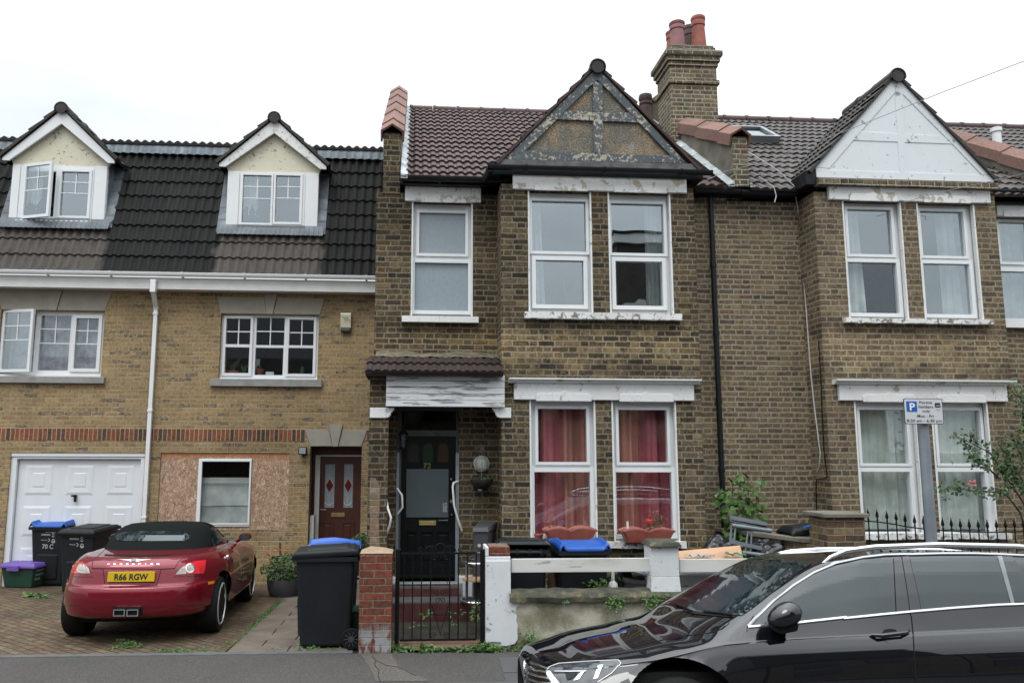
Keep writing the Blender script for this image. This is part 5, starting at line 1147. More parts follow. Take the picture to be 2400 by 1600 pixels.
# steps
sm = MB(); z1_, z2_, z3_ = dz0 - .03, P(1000, 1385, 10.3).z, P(1000, 1410, 9.95).z
xl, xr = P(917, 1400, 10.3).x, P(1073, 1400, 10.4).x
MB().box(fx0 - .05, fx1 + .05, 10.55, YR + .02, z2_ - .1, z1_).build('door_sill', M_concrete, H2, bevel=.01)
MB().box(xl, xr, 10.28, 10.6, -.1, z2_ + .04).box(-.3, bx0 - .01, 9.9, 10.279, -.1, z3_ + .0).build('steps', M_redtile, H2, bevel=.006)
MB().box(xl + .01, xr - .01, 10.3, 10.549, z2_ + .041, z2_ + .046).box(-.28, bx0 - .02, 9.93, 10.275, z3_ + .001, z3_ + .006).build('step_tread', M_flag, H2)
q = [P(1073, 1352, 10.5).x, bx0 - .001]; MB().box(q[0], q[1], 10.56, YR - .001, .0, P(1100, 1350, 10.56).z).build('white_plinth', M_post, H2, bevel=.01); MB().box(-.3, xl + .05, 10.56, YR - .001, 0, P(1000, 1352, 10.56).z).build('white_plinth', M_post, H2, bevel=.01)
M_pale = bricks('pale repaired brick', .076, .34, True, [(.3,.2,.14),(.24,.19,.12),(.34,.27,.2),(.2,.16,.12)], (.32,.25,.18), soot=.1)
q = [P(a, b, YB1) for a, b in ((866.5, 1118), (880, 1120), (889, 1136), (891, 1170), (888, 1215), (890, 1300), (866.5, 1300))]
MB().prism([(v.x, v.z) for v in q], YB1 - .004, YB1 - .0005).build('repaired_patch', M_pale, H2)
# grab rails
def rail(pts, name, label, r=.014):
    t = MB().tube(pts, r, 10).build(name, M_upvc_d, None, smooth=True); return tag(t, label, 'grab rail')
rail([P(906.4, 1174, 10.25), P(909, 1190, 10.2), P(916.5, 1213, 10.15), P(914, 1230, 10.18), P(906.4, 1250, 10.25)], 'grab_rail', 'white grab rail bowed out from the edge of the brick porch pier')
rail([P(931, 1144, 10.6), P(942, 1160, 10.55), P(943.5, 1188, 10.55), P(932, 1204, 10.6)], 'grab_rail', 'short white grab rail on the left jamb of the black door')
rail([P(1073, 1127.5, 10.66), P(1063, 1131, 10.6), P(1061, 1140, 10.58), P(1064, 1184, 10.58), P(1073, 1215, 10.58), P(1082.4, 1243, 10.64)], 'grab_rail', 'long white grab rail slanting down right of the black door')
# lantern
c = P(945, 1030, 10.56); L = thing('wall_lantern', 'small dark coach lantern left of the black front door', 'wall lantern', c)
MB().lathe([(.03, -.1), (.052, .06), (.06, .065), (.03, .11), (.006, .12)], c, 6).build('lamp_glass', M_lampglass, L); MB().lathe([(.034, -.12), (.034, -.1), (.001, -.1)], c, 6).build('lantern_base', M_iron, L); MB().lathe([(.066, .062), (.066, .075), (.02, .13), (.003, .14)], c, 6).build('lantern_cap', M_iron, L); MB().tube([c + Vector((-.03,.02,-.1)), c + Vector((-.05,.08,-.12))], .01, 6).build('bracket', M_iron, L)
# ------------------------------------------------------------------ front gardens, walls, gate
# red brick pier
M_brown2 = plain('dirty brick threshold', (.12,.07,.045), .9, .5, 7, .4)
q0 = P(842, 1400, 8.5); q1 = P(918, 1400, 8.5); zt = P(880, 1297, 8.5).z
t = thing('brick_pier', 'red brick gate pier with pale cap and flaking whitewashed foot', 'gate pier', ((q0.x+q1.x)/2, 8.6, 0))
MB().box(q0.x, q1.x, 8.5, 8.83, -.05, zt).build('shaft', M_brick_red, t, bevel=.006)
mb = MB(); a, b = q0.x - .0, q1.x + .0; mb.hexa([(a-.01,8.49,zt+.001),(b+.01,8.49,zt+.001),(b+.01,8.84,zt+.001),(a-.01,8.84,zt+.001),(a+.1,8.55,zt+.045),(b-.08,8.55,zt+.03),(b-.08,8.78,zt+.03),(a+.1,8.78,zt+.045)])
mb.build('cap', plain('sandy mortar cap', (.31,.22,.15), .9, .2, 14, .3), t, bevel=.012)
# gate
Yg_ = 8.7
def gp(x, y): (a, b), = z8([(x, y)]); return P(a, b, Yg_)
gt = thing('garden_gate', 'black wrought iron garden gate with scrollwork', 'gate', gp(950, 1320))
fr = MB(); r_ = .0065; L_, R_, T_, B_ = gp(470, 240).x, gp(1392, 240).x, gp(930, 237).z, gp(930, 1298).z
fr.box(L_, R_, Yg_ - .008, Yg_ + .008, T_ - .012, T_ + .008).box(L_, R_, Yg_ - .008, Yg_ + .008, B_ - .01, B_ + .01)
fr.box(L_, gp(1060, 0).x, Yg_ - .005, Yg_ + .005, gp(0, 630).z - .005, gp(0, 630).z + .006)
fr.box(gp(830, 0).x, gp(1065, 0).x, Yg_ - .004, Yg_ + .004, gp(0, 1000).z - .004, gp(0, 1000).z + .004)
fr.build('gate_rails', M_iron, gt)
for x in (502, 610, 718, 830, 1065, 1170, 1280, 1390):
    X = gp(x, 800).x; MB().tube([(X, Yg_, B_), (X, Yg_, T_)], r_ if x not in (830, 1065, 1170, 1390) else .008, 8).build('gate_bar', M_iron, gt)
def spiral(mb, c, r0, a0, turns, sgn, r_=.0042):
    pts = []; n = 26
    for k in range(n + 1):
        s = k / n; a = a0 + sgn * turns * 6.283 * s; rr_ = r0 * (1 - .75 * s); pts.append((c[0] + rr_ * math.cos(a), Yg_, c[1] + rr_ * math.sin(a)))
    mb.tube(pts, r_, 5)
sc = MB()
def C(x, y, r): v = gp(x, y); return (v.x, v.z), r / 5.2267 / F * 8.8
c, r1_ = C(951, 178, 55); sc.tube([(c[0] + r1_ * math.cos(k*.2856), Yg_, c[1] + r1_ * math.sin(k*.2856)) for k in range(22)], .0055, 6, closed=True)
for x, s in ((712, 1), (1192, -1)): c, r1_ = C(x, 195, 32); spiral(sc, c, r1_, -1.57, 1.3, -s)
for x, s in ((835, 1), (1068, -1)):
    c, r1_ = C(x, 205, 62); sc.tube([(c[0] + s * r1_ * -math.cos(k * math.pi / 12) * 1.15, Yg_, c[1] + r1_ * math.sin(k * math.pi / 12) - .01) for k in range(13)], .005, 6)
    c, r1_ = C(x + s * 18, 200, 30); spiral(sc, c, r1_, 1.57, 1.3, s)
for x, s in ((878, 1), (1024, -1)): c, r1_ = C(x, 288, 40); spiral(sc, c, r1_, 0 if s > 0 else 3.14, 1.6, s)
for x, s in ((900, 1), (982, -1)): c, r1_ = C(x, 722, 36); spiral(sc, c, r1_, 3.14 if s > 0 else 0, 1.2, -s)
for x, s in ((920, 1), (980, -1)): c, r1_ = C(x, 815, 32); spiral(sc, c, r1_, 0 if s > 0 else 3.14, 1.3, s)
for x, s in ((862, 1), (1028, -1)): c, r1_ = C(x, 1245, 38); spiral(sc, c, r1_, 0 if s > 0 else 3.14, 1.4, s)
for a, b in (((845, 870), (955, 1240)), ((1050, 870), (945, 1240)), ((955, 375), (1040, 610))): u, v = gp(*a), gp(*b); sc.tube([u, v], .0042, 5)
sc.build('scrollwork', M_iron, gt, smooth=True)
for l, r, tp, bt, lb in ((398, 450, 203, 1330, 'left'), (1440, 1503, 205, 1312, 'right')):
    a, b = gp(l, 700).x, gp(r, 700).x; z1 = gp(l, tp).z
    o = MB().box(a, b, Yg_ - .03, Yg_ + .03, 0, z1).box(a - .01, b + .01, Yg_ - .035, Yg_ + .035, z1 + .001, z1 + .012); 
    tag(o.build('gate_post', M_iron, None, bevel=.004), 'black square steel gate post beside the %s' % ('red brick pier' if lb == 'left' else 'white painted post'), 'gate post', 'gate posts')
struct('gate_threshold', MB().box(-.27, gp(1500, 0).x, 8.58, 8.9, -.05, .035), M_brown2, bevel=.01)
# white posts and low wall
def ragged(x0, x1, z0, z1, rr, n=14, amp=.02): return
Yw2 = 8.62
pa, pb = P(1138, 1400, Yw2).x, P(1197, 1400, Yw2).x; zt = P(1168, 1290, Yw2).z
t = thing('white_gate_post', 'white painted rendered post with broken red brick top, right of the gate', 'gate post', ((pa+pb)/2, Yw2, 0), 0)
MB().box(pa, pb, Yw2, Yw2 + .32, 0, zt - .06).box(pa, pa + .035, Yw2, Yw2 + .32, zt - .06, zt + .04).build('shaft', M_post, t, bevel=.008)
MB().box(pa + .04, pb - .003, Yw2 + .01, Yw2 + .31, zt - .059, zt + .045).build('broken_brick_top', M_brick_red, t, bevel=.015)
rr = random.Random(8); pts = [P(a, b, Yw2) for a, b in z8([(1812, 640), (1815, 845), (1945, 850), (1880, 905), (1890, 1010), (1880, 1060), (1902, 1110), (1893, 1180), (1897, 1290), (1862, 1345), (1760, 1372), (1700, 1368), (1690, 1325), (1560, 1322), (1508, 1340)])]
MB().prism([(v.x, v.z) for v in pts] + [(pa, .3), (pa, .9), (pb, .9)], Yw2 - .018, Yw2 - .001).build('plaster_skirt', M_post, t, bevel=.004)
zc1, zc0 = P(1400, 1386, Yw2 - .05).z, P(1400, 1410, Yw2 - .05).z
lwx1 = P(1640, 1400, Yw2).x + 3.0
w_ = thing('garden_wall', 'low stained rendered garden wall under a dark mossy coping', 'garden wall', ((pb + lwx1)/2, Yw2, 0))
MB().box(pb + .001, lwx1, Yw2, Yw2 + .22, -.05, zc0).build('wall_face', M_render, w_)
mb = MB(); n = 60; cx1_ = P(1600, 1400, Yw2).x; rr = random.Random(3)
def cop(u, v):
    x = pb - .02 + (cx1_ + 2.5 - pb) * u; a = [(Yw2 - .055, zc0), (Yw2 - .065, zc0 + .05), (Yw2 - .04, zc0 + .085), (Yw2 + .08, zc1 + .015), (Yw2 + .2, zc1 - .0), (Yw2 + .27, zc0 + .06), (Yw2 + .26, zc0)][int(round(v * 6))]
    nn = mnoise.noise(Vector((x * 6, a[0] * 12, a[1] * 12))); return (x, a[0] + nn * .015, a[1] + nn * .014)
mb.grid(cop, n * 3, 6); mb.build('coping', M_moss, w_, smooth=True)
px0, px1_ = P(1526, 1330, Yw2).x, P(1592, 1330, Yw2).x; zt2 = P(1558, 1280, Yw2).z
t = thing('white_wall_post', 'white painted wall post with flat black cap between the two rails', 'wall post', ((px0+px1_)/2, Yw2, 0))
mb = MB(); zb = zc1 - .02; mb.hexa([(px0-.005,Yw2-.012,zb),(px1_+.012,Yw2-.012,zb),(px1_+.012,Yw2+.25,zb),(px0-.005,Yw2+.25,zb),(px0,Yw2-.0,zb+.16),(px1_,Yw2-.0,zb+.16),(px1_,Yw2+.25,zb+.16),(px0,Yw2+.25,zb+.16)]).box(px0, px1_, Yw2 + .0, Yw2 + .25, zb + .16, zt2)
mb.build('shaft', M_post, t, bevel=.006)
q = [P(a, b, Yw2) for a, b in zR2([(1648, 320), (1942, 320)])]; MB().hexa([(q[0].x,Yw2-.05,zt2),(q[1].x,Yw2-.05,zt2),(q[1].x,Yw2+.3,zt2),(q[0].x,Yw2+.3,zt2),(q[0].x+.02,Yw2-.03,zt2+.045),(q[1].x-.02,Yw2-.03,zt2+.045),(q[1].x-.04,Yw2+.26,zt2+.06),(q[0].x+.04,Yw2+.26,zt2+.06)]).build('cap', M_moss, t, bevel=.008)
for i, (l, tt, r, b, lb) in enumerate(((1198, 1308, 1532, 1340, 'long dirty white plank rail between the broken-topped post and the black-capped post'), (1593, 1309, 1800, 1340, 'stained white plank rail running behind the black car from the black-capped post'))):
    y = Yw2 + (.06 if i == 0 else .1); q = R(l, tt, r, b, y); o = MB().box(q[0] + .004, q[1] - .004 + (1.4 if i else -.0), y, y + .035, q[2], q[3]); tag(o.build('wall_rail', M_rail, None, bevel=.004), lb, 'plank rail', 'plank rails on the garden wall')
# ---- wheelie bins
def bin_(label, loc, rz, lidm=M_binblk, h=1.0, w=.56, d=.68, body=M_binblk, lid_tilt=0.0, group='wheelie bins', style='flat', marks=None, sc_=1.0, mw=None):
    t = thing('wheelie_bin', label, 'wheelie bin', loc, rz, group); H = h - .09
    mb = MB(); a, b = w / 2, d / 2; k = .82
    mb.hexa([(-a*k,-b*k,.03),(a*k,-b*k,.03),(a*k,b*.74,.03),(-a*k,b*.74,.03),(-a,-b,H),(a,-b,H),(a,b*.86,H),(-a,b*.86,H)])
    B = mb.build('body', body, t, bevel=.03, local=True)
    pn = MB(); pn.hexa([(-a*.55,-b*k-.012-.018,.12),(a*.55,-b*k-.012-.018,.12),(a*.55,-b*.6,.12),(-a*.55,-b*.6,.12),(-a*.6,-b*.93-.012,H*.55),(a*.6,-b*.93-.012,H*.55),(a*.6,-b*.6,H*.55),(-a*.6,-b*.6,H*.55)]); pn.build('front_panel', body, B, bevel=.025, local=True)
    rm = MB(); rm.slab(-a-.025, a+.025, H-.045, H+.0, [], -b-.03, b*.86+.03); rm.build('rim', body, B, bevel=.012, local=True)
    mb = MB(); ct, st = math.cos(lid_tilt), math.sin(lid_tilt)
    def T(x, y, z): y2, z2 = y - b, z; return (x, b + y2 * ct - z2 * st, H + .012 - y2 * st + z2 * ct)
    if style == 'blue':   # domed lid with two raised side handles
        def fn(u, v):
            x = (u - .5) * (w + .05); y = -b - .04 + (d + .02) * v; e = abs(u - .5) * 2; ridge = .06 * math.exp(-((e - .86) / .09) ** 2) * (1 if v < .5 else 1 - (v - .5) * 1.4); front = .05 if v < .04 else 0
            z = .02 + .035 * math.sin(math.pi * min(1, v * 1.1)) * (1 - e ** 4) + ridge - (.022 if e > .97 else 0) - front * .6 + .02 * v; return T(x, y, z)
        mb.grid(fn, 34, 24)
    else:
        def fn(u, v):
            x = (u - .5) * (w + .06); y = -b - .05 + (d + .04) * v; e = abs(u - .5) * 2; rim_ = .0 if (.06 < v < .95 and e < .9) else -.022
            z = .04 + .035 * v + rim_ - (.045 if e > .985 or v < .02 else 0) + (.018 if .2 < v < .85 and e < .62 else 0); return T(x, y, z)
        mb.grid(fn, 44, 30)
    mb.build('lid', lidm, t, smooth=True, local=True, solid=.012)
    hb = MB(); hb.tube([(-a*.75, b + .04, H - .02), (a*.75, b + .04, H - .02)], .016, 10); 
    for s in (-1, -.35, .35, 1): hb.box(s*a*.72 - .012, s*a*.72 + .012, b*.8, b + .05, H - .05, H + .01)
    hb.build('handle', body, t, local=True)
    for s in (-1, 1):
        wx = s * (a * k + .015); wh = MB().lathe([(.025, -.025), (.1, -.025), (.108, -.015), (.108, .015), (.1, .025), (.025, .025)], (wx, b*.74 + .02, .108), 28, 'x').build('wheel', M_rubber, t, local=True, smooth=True)
        hubm = MB()
        for k2 in range(10):
            an = k2 * .6283; hubm.hexa([(wx+s*.024, b*.74+.02+math.cos(an-.07)*r_, .108+math.sin(an-.07)*r_) if q_ == 0 else (wx+s*.024, b*.74+.02+math.cos(an+.07)*r_, .108+math.sin(an+.07)*r_) for r_, q_ in ((.02,0),(.072,0),(.072,1),(.02,1))] + [(wx+s*.034, b*.74+.02+math.cos(an-.07)*r_, .108+math.sin(an-.07)*r_) if q_ == 0 else (wx+s*.034, b*.74+.02+math.cos(an+.07)*r_, .108+math.sin(an+.07)*r_) for r_, q_ in ((.02,0),(.072,0),(.072,1),(.02,1))])
        hubm.lathe([(.03, 0), (.03, .012), (.01, .014)], (wx + s*.022 - (.0 if s > 0 else .012), b*.74+.02, .108), 14, 'x'); hubm.build('hub', M_bingrey, wh, local=True)
    if marks:
        mb = MB(); yf = lambda z: -b * (k + (1 - k) * (z - .03) / (H - .03)) - .003
        def mk(x0, x1, z0, z1): mb.add([(x0, yf(z0), z0), (x1, yf(z0), z0), (x1, yf(z1), z1), (x0, yf(z1), z1)], [(0,1,2,3)])
        rr = random.Random(1)
        mk(-.05, .13, .885, .892)
        for zz_ in (.85, .835): 
            x = -.12
            while x < .03: ww_ = rr.uniform(.01, .02); mk(x, x + ww_, zz_, zz_ + .01); x += ww_ + .004
        x = -.12
        while x < -.03: ww_ = rr.uniform(.008, .016); mk(x, x + ww_, .755, .765); x += ww_ + .004
        for cx_, cz_, r_, a0, a1 in ((.085, .862, .02, 0, 6.28), (.085, .835, .026, 3.4, 6.0), (.005, .76, .026, -1.9, 1.9), (.09, .755, .026, 0, 6.28), (.09, .745, .034, 3.3, 6.1)):
            n = 12
            for k2 in range(n):
                t0_, t1_ = a0 + (a1-a0)*k2/n, a0 + (a1-a0)*(k2+1)/n
                pts = [(cx_ + rr_*math.cos(tt), cz_ + rr_*math.sin(tt)) for rr_, tt in ((r_*.6, t0_), (r_, t0_), (r_, t1_), (r_*.6, t1_))]
                mb.add([(x, yf(z) - .0005, z) for x, z in pts], [(0,1,2,3)])
        M4 = MW[t.name]
        mb.build('printed_marks', M_txtwht, B, local=True)
        if marks != 'plain':
            tx = text_mb(marks, (-.0, yf(.64) - .004, .62), (1,0,0), (0, -.02, 1), .075, width=.19, bold=.012); tx.build('painted_number', M_txtwht, B, local=True)
    return t
zA5 = Zm(0, 1000, 3.92)
def gnd(px, py): # driveway contact
    v = G(px, py, 0); 
    for _ in range(4): v = G(px, py, gz(v.y))
    return v
b1 = gnd(118, 1374); b1.x -= .05; b1.y += .35; b1.z = gz(b1.y)
bin_('dark wheelie bin with raised blue lid, numbered 70 C, in front of the garage door', b1, rad(-7), M_blue, 1.06, .6, .72, style='blue', marks='70 C')
b2 = Vector((P(209, 1300, 13.2).x, 13.2, gz(13.2)))
bin_('dark wheelie bin with matching dark lid between the blue-lidded bin and the red car', b2, rad(-12), M_binblk, 1.02, .58, .7, marks='plain')
bin_('large charcoal wheelie bin standing side-on at the pavement edge beside the red brick pier', (P(765, 1420, 8.95).x + .02, 8.93, gz(8.9)), rad(-88), M_binblk, 1.04, .52, .66)
bin_('blue-lidded wheelie bin standing behind the large charcoal bin', (P(786, 1420, 9.6).x, 9.62, gz(9.6)), rad(-86), M_blue, 1.03, .5, .6, style='blue')
b4 = bin_('black wheelie bin behind the plank rail, nearest the broken-topped post', (P(1224, 1400, 9.25).x, 9.3, .015), rad(176), M_binblk, 1.04, .54, .68, lid_tilt=0)
b5 = bin_('blue-lidded wheelie bin behind the middle of the plank rail', (P(1356, 1400, 9.2).x, 9.2, .015), rad(2), M_blue, 1.04, .54, .66, style='blue')
# tall grey bin beside the porch
q = R(1107, 1250, 1140, 1312, 10.2); c = P(1122, 1300, 10.25)
t = thing('waste_caddy', 'slim grey outdoor bin with hinged lid standing in the porch corner', 'bin', (c.x + .06, 10.25, 0)); zt_ = P(1122, 1246, 10.1).z
mb = MB().hexa([(c.x-.07,10.1,.02),(c.x+.09,10.1,.02),(c.x+.09,10.5,.02),(c.x-.07,10.5,.02),(c.x-.085,10.06,zt_),(c.x+.1,10.06,zt_),(c.x+.26,10.55,zt_),(c.x+.03,10.55,zt_)]); mb.build('body', M_bingrey, t, bevel=.012)
MB().hexa([(c.x-.1,10.04,zt_+.002),(c.x+.11,10.04,zt_+.002),(c.x+.28,10.57,zt_+.002),(c.x+.02,10.57,zt_+.002),(c.x-.09,10.07,zt_+.06),(c.x+.1,10.07,zt_+.06),(c.x+.27,10.55,zt_+.09),(c.x+.03,10.55,zt_+.09)]).build('lid', M_bingrey, t, bevel=.01)
MB().lathe([(.022, 0), (.022, .003)], (c.x - .01, 10.06, zt_ - .16), 14, 'y').box(c.x - .03, c.x + .015, 10.055, 10.062, zt_ - .25, zt_ - .243).build('badge', M_txtwht, t)
# green crate with purple lid
c = gnd(40, 1378); ZC = thing('recycling_crate', 'dark green recycling crate with purple lid at the left edge', 'recycling crate', (c.x + .02, c.y + .22, gz(c.y)), rad(-14))
MB().hexa([(-.25,-.17,0),(.25,-.17,0),(.25,.17,0),(-.25,.17,0),(-.3,-.21,.33),(.3,-.21,.33),(.3,.21,.33),(-.3,.21,.33)]).build('crate', M_green, ZC, bevel=.02, local=True)
mb = MB(); mb.grid(lambda u, v: ((u-.5)*.66, (v-.5)*.48, .36 + (.03 if .06 < u < .94 and .08 < v < .92 else 0) - (.04 if u in (0,1) or v in (0,1) else 0)), 30, 20); mb.build('lid', M_purple, ZC, local=True, solid=.01, smooth=True)
MB().box(-.16, .06, -.262, -.225, .27, .36).build('clip', M_purple, ZC, local=True, bevel=.01)
mb = MB(); rr = random.Random(3)
for j, (n_, w0) in enumerate(((5, .2), (7, .27), (3, .12))):
    for k in range(n_): y = -.13 + k * w0 / n_ * 1.1; mb.add([(.262 + .0017*0, y, .26 - j*.07), (.262, y + .024, .26 - j*.07), (.268, y + .024, .295 - j*.07 + rr.uniform(-.01,.01)), (.268, y, .29 - j*.07)], [(0,1,2,3)])
mb.v = [Vector((.25 + .05 * v.z / .33 + .004, v.y, v.z)) for v in mb.v]; mb.build('chalk_marks', M_txtwht, ZC, local=True)
# bits behind the front bin by the pier
tag(MB().box(-.62, -.4, 9.0, 9.3, gz(9), .3).box(-.635, -.385, 8.99, 9.31, .3, .33).build('green_crate', M_green, None, bevel=.01), 'dark green crate half hidden between the charcoal bin and the red pier', 'crate')
# ---- planters on the sill
def planter(l, r, tp, bt, label, fl):
    y = YB1 - .12; q = R(l, tp, r, bt, y); xc = (q[0]+q[1])/2; w_ = (q[1]-q[0])/2; t = thing('window_box', label, 'planter', (xc, y, q[2]), 0, 'planters on the bay sill'); H = q[3]-q[2]
    mb = MB()
    def fn(u, v):
        a = u * 4; s = int(a) % 4; f = a - int(a); X, Y_ = [(-1 + 2*f, -1), (1, -1 + 2*f), (1 - 2*f, 1), (-1, 1 - 2*f)][s]
        wd = w_ * (.78 + .2 * v ** 1.6 + (.04 if v > .9 else 0)); dp = .075 + .035 * v; sc_ = abs(math.sin((X + 1) * math.pi * 1.0)) ** .7 if abs(Y_) == 1 else 0
        z = q[2] + H * .78 * v + (H * .25 * sc_ * (v ** 3)); return (xc + X * wd, y + Y_ * dp, z)
    mb.grid(fn, 80, 8); mb.build('trough', M_terra_pot, t, smooth=True, solid=.008)
    MB().box(xc - w_*.9, xc + w_*.9, y - .09, y + .09, q[2] + H*.6, q[2] + H*.66).build('soil', M_wetpath, t)
    st = MB(); rr = random.Random(int(l)); cxs = [xc - w_ * .62] if not fl else [xc + w_ * .25, xc + w_ * .45]
    for cx_ in cxs:
        for _ in range(16 if not fl else 22):
            e = Vector((cx_ + rr.uniform(-.13, .1), y + rr.uniform(-.05, .05), q[3] + rr.uniform(.0, .13 if not fl else .22))); st.tube([(cx_ + rr.uniform(-.03,.03), y, q[2] + H*.6), (cx_ * .4 + e.x * .6, y, (q[3] + e.z)/2), e], [.004,.003,.002], 4)
            if fl: leaf(st, e, .03, rr)
    st.build('dried_stalks', M_dry, t)
    if fl:
        f = MB(); c = P(1522, 1219, y - .03); rr2 = random.Random(2)
        for _ in range(46): leaf(f, c + Vector((rr2.uniform(-.035,.035), rr2.uniform(-.03,.03), rr2.uniform(-.022,.022))), .026, rr2)
        f.build('flower', M_petal, t)
        q3 = P(1469, 1230, y - .06); MB().box(q3.x - .012, q3.x + .012, y - .1, y - .09, q3.z - .04, q3.z + .05).build('plant_label', M_upvc_d, t)
planter(1273, 1396, 1233, 1270, 'terracotta scalloped planter with dry stalks under the left ground floor bay window', False)
planter(1453, 1577, 1235, 1271, 'terracotta scalloped planter with a red flower under the right ground floor bay window', True)
c = P(1264, 1266, YB1 - .1); tag(MB().lathe([(.04, 0), (.055, .08), (.06, .08), (.06, .1), (.045, .1), (.001, .06)], (c.x, YB1 - .05, lL[2]), 14).build('clay_pot', M_terra_pot, None, smooth=True), 'small clay pot on the sill left of the planters', 'pot')
# ---- porch wall light and hanging basket
c = P(1127.8, 1086, YR); r_ = .108; t = thing('bulkhead_light', 'round wall light with square grid cover above the hanging basket', 'wall light', (c.x, YR, c.z))
MB().lathe([(r_ * .8, -.001), (r_, -.02), (r_ * .97, -.05), (r_ * .8, -.085), (r_ * .4, -.1), (.001, -.103)], c, 28, 'y').build('diffuser', plain('ribbed glass diffuser', (.3,.3,.27), .3, .3, 60), t, smooth=True)
mb = MB()
for k in range(-4, 5):
    o = k * .022; h = math.sqrt(max(0, .092 ** 2 - o * o))
    def yy(a, b): rr_ = math.hypot(a, b) / r_; return YR - .106 + .045 * rr_ ** 2
    mb.tube([(c.x + o, yy(o, s*h), c.z + s*h) for s in (-1,-.5,0,.5,1)], .0035, 4); mb.tube([(c.x + s*h, yy(o, s*h), c.z + o) for s in (-1,-.5,0,.5,1)], .0035, 4)
mb.tube([(c.x + .1*math.cos(k*.2618), YR - .055, c.z + .1*math.sin(k*.2618)) for k in range(24)], .006, 6, closed=True); mb.build('grid', M_upvc_d, t, smooth=True)
yb_ = YR - .19; hk = P(1129, 1046, yb_); bc = P(1129, 1122, yb_); t = thing('hanging_basket', 'dark hanging basket of dead plants on chains in the porch', 'hanging basket', (bc.x, yb_, bc.z))
mb = MB(); mb.grid(lambda u, v: (bc.x + .155 * math.sin(v * 1.57) * math.cos(u * 6.283), yb_ + .155 * math.sin(v * 1.57) * math.sin(u * 6.283), bc.z - .13 * math.cos(v * 1.57) + .008 * math.sin(u * 40)), 40, 10); mb.build('liner', M_wetpath, t, smooth=True)
mb = MB(); rr = random.Random(4)
mb.lathe([(.001, -.03), (.15, -.02), (.15, .0), (.001, .015)], (bc.x, yb_, bc.z), 16)
for _ in range(90): a = rr.uniform(0, 6.28); s = rr.uniform(.02, .15); p0 = Vector((bc.x + s*math.cos(a), yb_ + s*math.sin(a), bc.z + rr.uniform(-.02, .02) + (.04 if s*math.cos(a) > .08 else 0))); leaf(mb, p0, .035, rr); 
mb.build('dead_plants', M_leafd, t); mb = MB()
for a in (.4, 2.6, 4.6):
    p0 = Vector((bc.x + .155*math.cos(a), yb_ + .155*math.sin(a), bc.z)); n = 26; prev = [p0 + (hk - p0) * (k / n) for k in range(n + 1)]
    for k in range(n): m_ = (prev[k] + prev[k+1]) / 2; mb.tube([prev[k] * .95 + prev[k+1] * .05, m_ + Vector((.005 if k % 2 else 0, 0 if k % 2 else .005, 0)), prev[k+1]], .003, 4)
mb.tube([hk, hk + Vector((0, .08, .03)), hk + Vector((0, .19, .0))], .006, 6); mb.build('chain', M_grey, t)
MB().lathe([(.035, 0), (.02, -.02), (.001, -.022)], (bc.x - .02, yb_, bc.z - .13), 12).build('drip_cup', M_upvc, t, smooth=True)
# ---- plant stand (round chrome stool) in the porch
c = P(1103, 1316, 9.95); zt_ = c.z; zb_ = P(1103, 1406, 9.95).z; zm_ = P(1103, 1356, 9.95).z; xc = c.x + .07
t = thing('metal_stand', 'round chrome two-tier stand beside the porch steps', 'metal stand', (xc, 9.95, 0))
for nm, z, m in (('top_ring', zt_, M_chrome), ('shelf', zm_, M_timberbare), ('base_ring', zb_, M_chrome)):
    rr_ = .19 if nm != 'shelf' else .17
    if nm == 'shelf': MB().lathe([(.001, -.012), (rr_, -.012), (rr_, .008), (.001, .008)], (xc, 9.95, z), 28).build('shelf', M_timberbare, t)
    else: MB().tube([(xc + rr_*math.cos(k*.2094), 9.95 + rr_*math.sin(k*.2094), z) for k in range(30)], .014, 8, closed=True).build(nm, m, t, smooth=True)
for a in (.7, 2.4, 3.9, 5.5): MB().tube([(xc + .16*math.cos(a), 9.95 + .16*math.sin(a), z) for z in (zb_, zt_)], .01, 8).build('leg', M_grey, t, smooth=True)
# ---- clutter behind the low wall
def sack(c, s, label, seed, grp='black rubbish sacks'):
    mb = MB(); rr = random.Random(seed); off = Vector((seed * 3.1, 0, 0))
    def fn(u, v):
        a = u * 6.283; ph = v * math.pi; d = Vector((math.sin(ph) * math.cos(a), math.sin(ph) * math.sin(a), -math.cos(ph)))
        n1 = mnoise.noise(d * 1.6 + off) * .35; cr = abs(mnoise.noise(d * 5 + off)) * .22; r_ = 1 + n1 - cr
        if v > .9: r_ *= 1 + (v - .9) * 2
        return (c[0] + d.x * r_ * s[0], c[1] + d.y * r_ * s[1], c[2] + s[2] + d.z * r_ * s[2])
    mb.grid(fn, 56, 34); return tag(mb.build('rubbish_sack', M_sack, None, smooth='all'), label, 'rubbish sack', grp)
def at2(px, py, Y): return P(px, py, Y)
c = P(1452, 1362, 9.1); sack((c.x, 9.1, .02), (.2, .18, .38), 'black rubbish sack behind the low wall left of the grey tub', 1)
c = P(1690, 1262, 9.7); sack((c.x, 9.7, .55), (.26, .2, .24), 'black sack beneath the climbing plant, left of the upturned chair', 2)
c = P(1803, 1278, 9.6); sack((c.x, 9.6, .5), (.3, .24, .26), 'black sack right of the upturned chair', 3)
struct('rubbish_heap', MB().box(P(1620, 1300, 9.4).x, 5.2, 9.2, 10.1, .0, .62), M_wetpath)
c = P(1501, 1370, 9.0); t = thing('grey_tub', 'grey plastic tub with a pale tilted lid behind the low wall', 'tub', (c.x, 9.0, 0)); zt_ = P(1501, 1352, 9.0).z
MB().lathe([(.16, .1), (.2, zt_ - .04), (.215, zt_ - .04), (.215, zt_), (.19, zt_), (.001, zt_ - .01)], (c.x, 9.0, 0), 26).build('tub', M_bingrey, t, smooth=True)
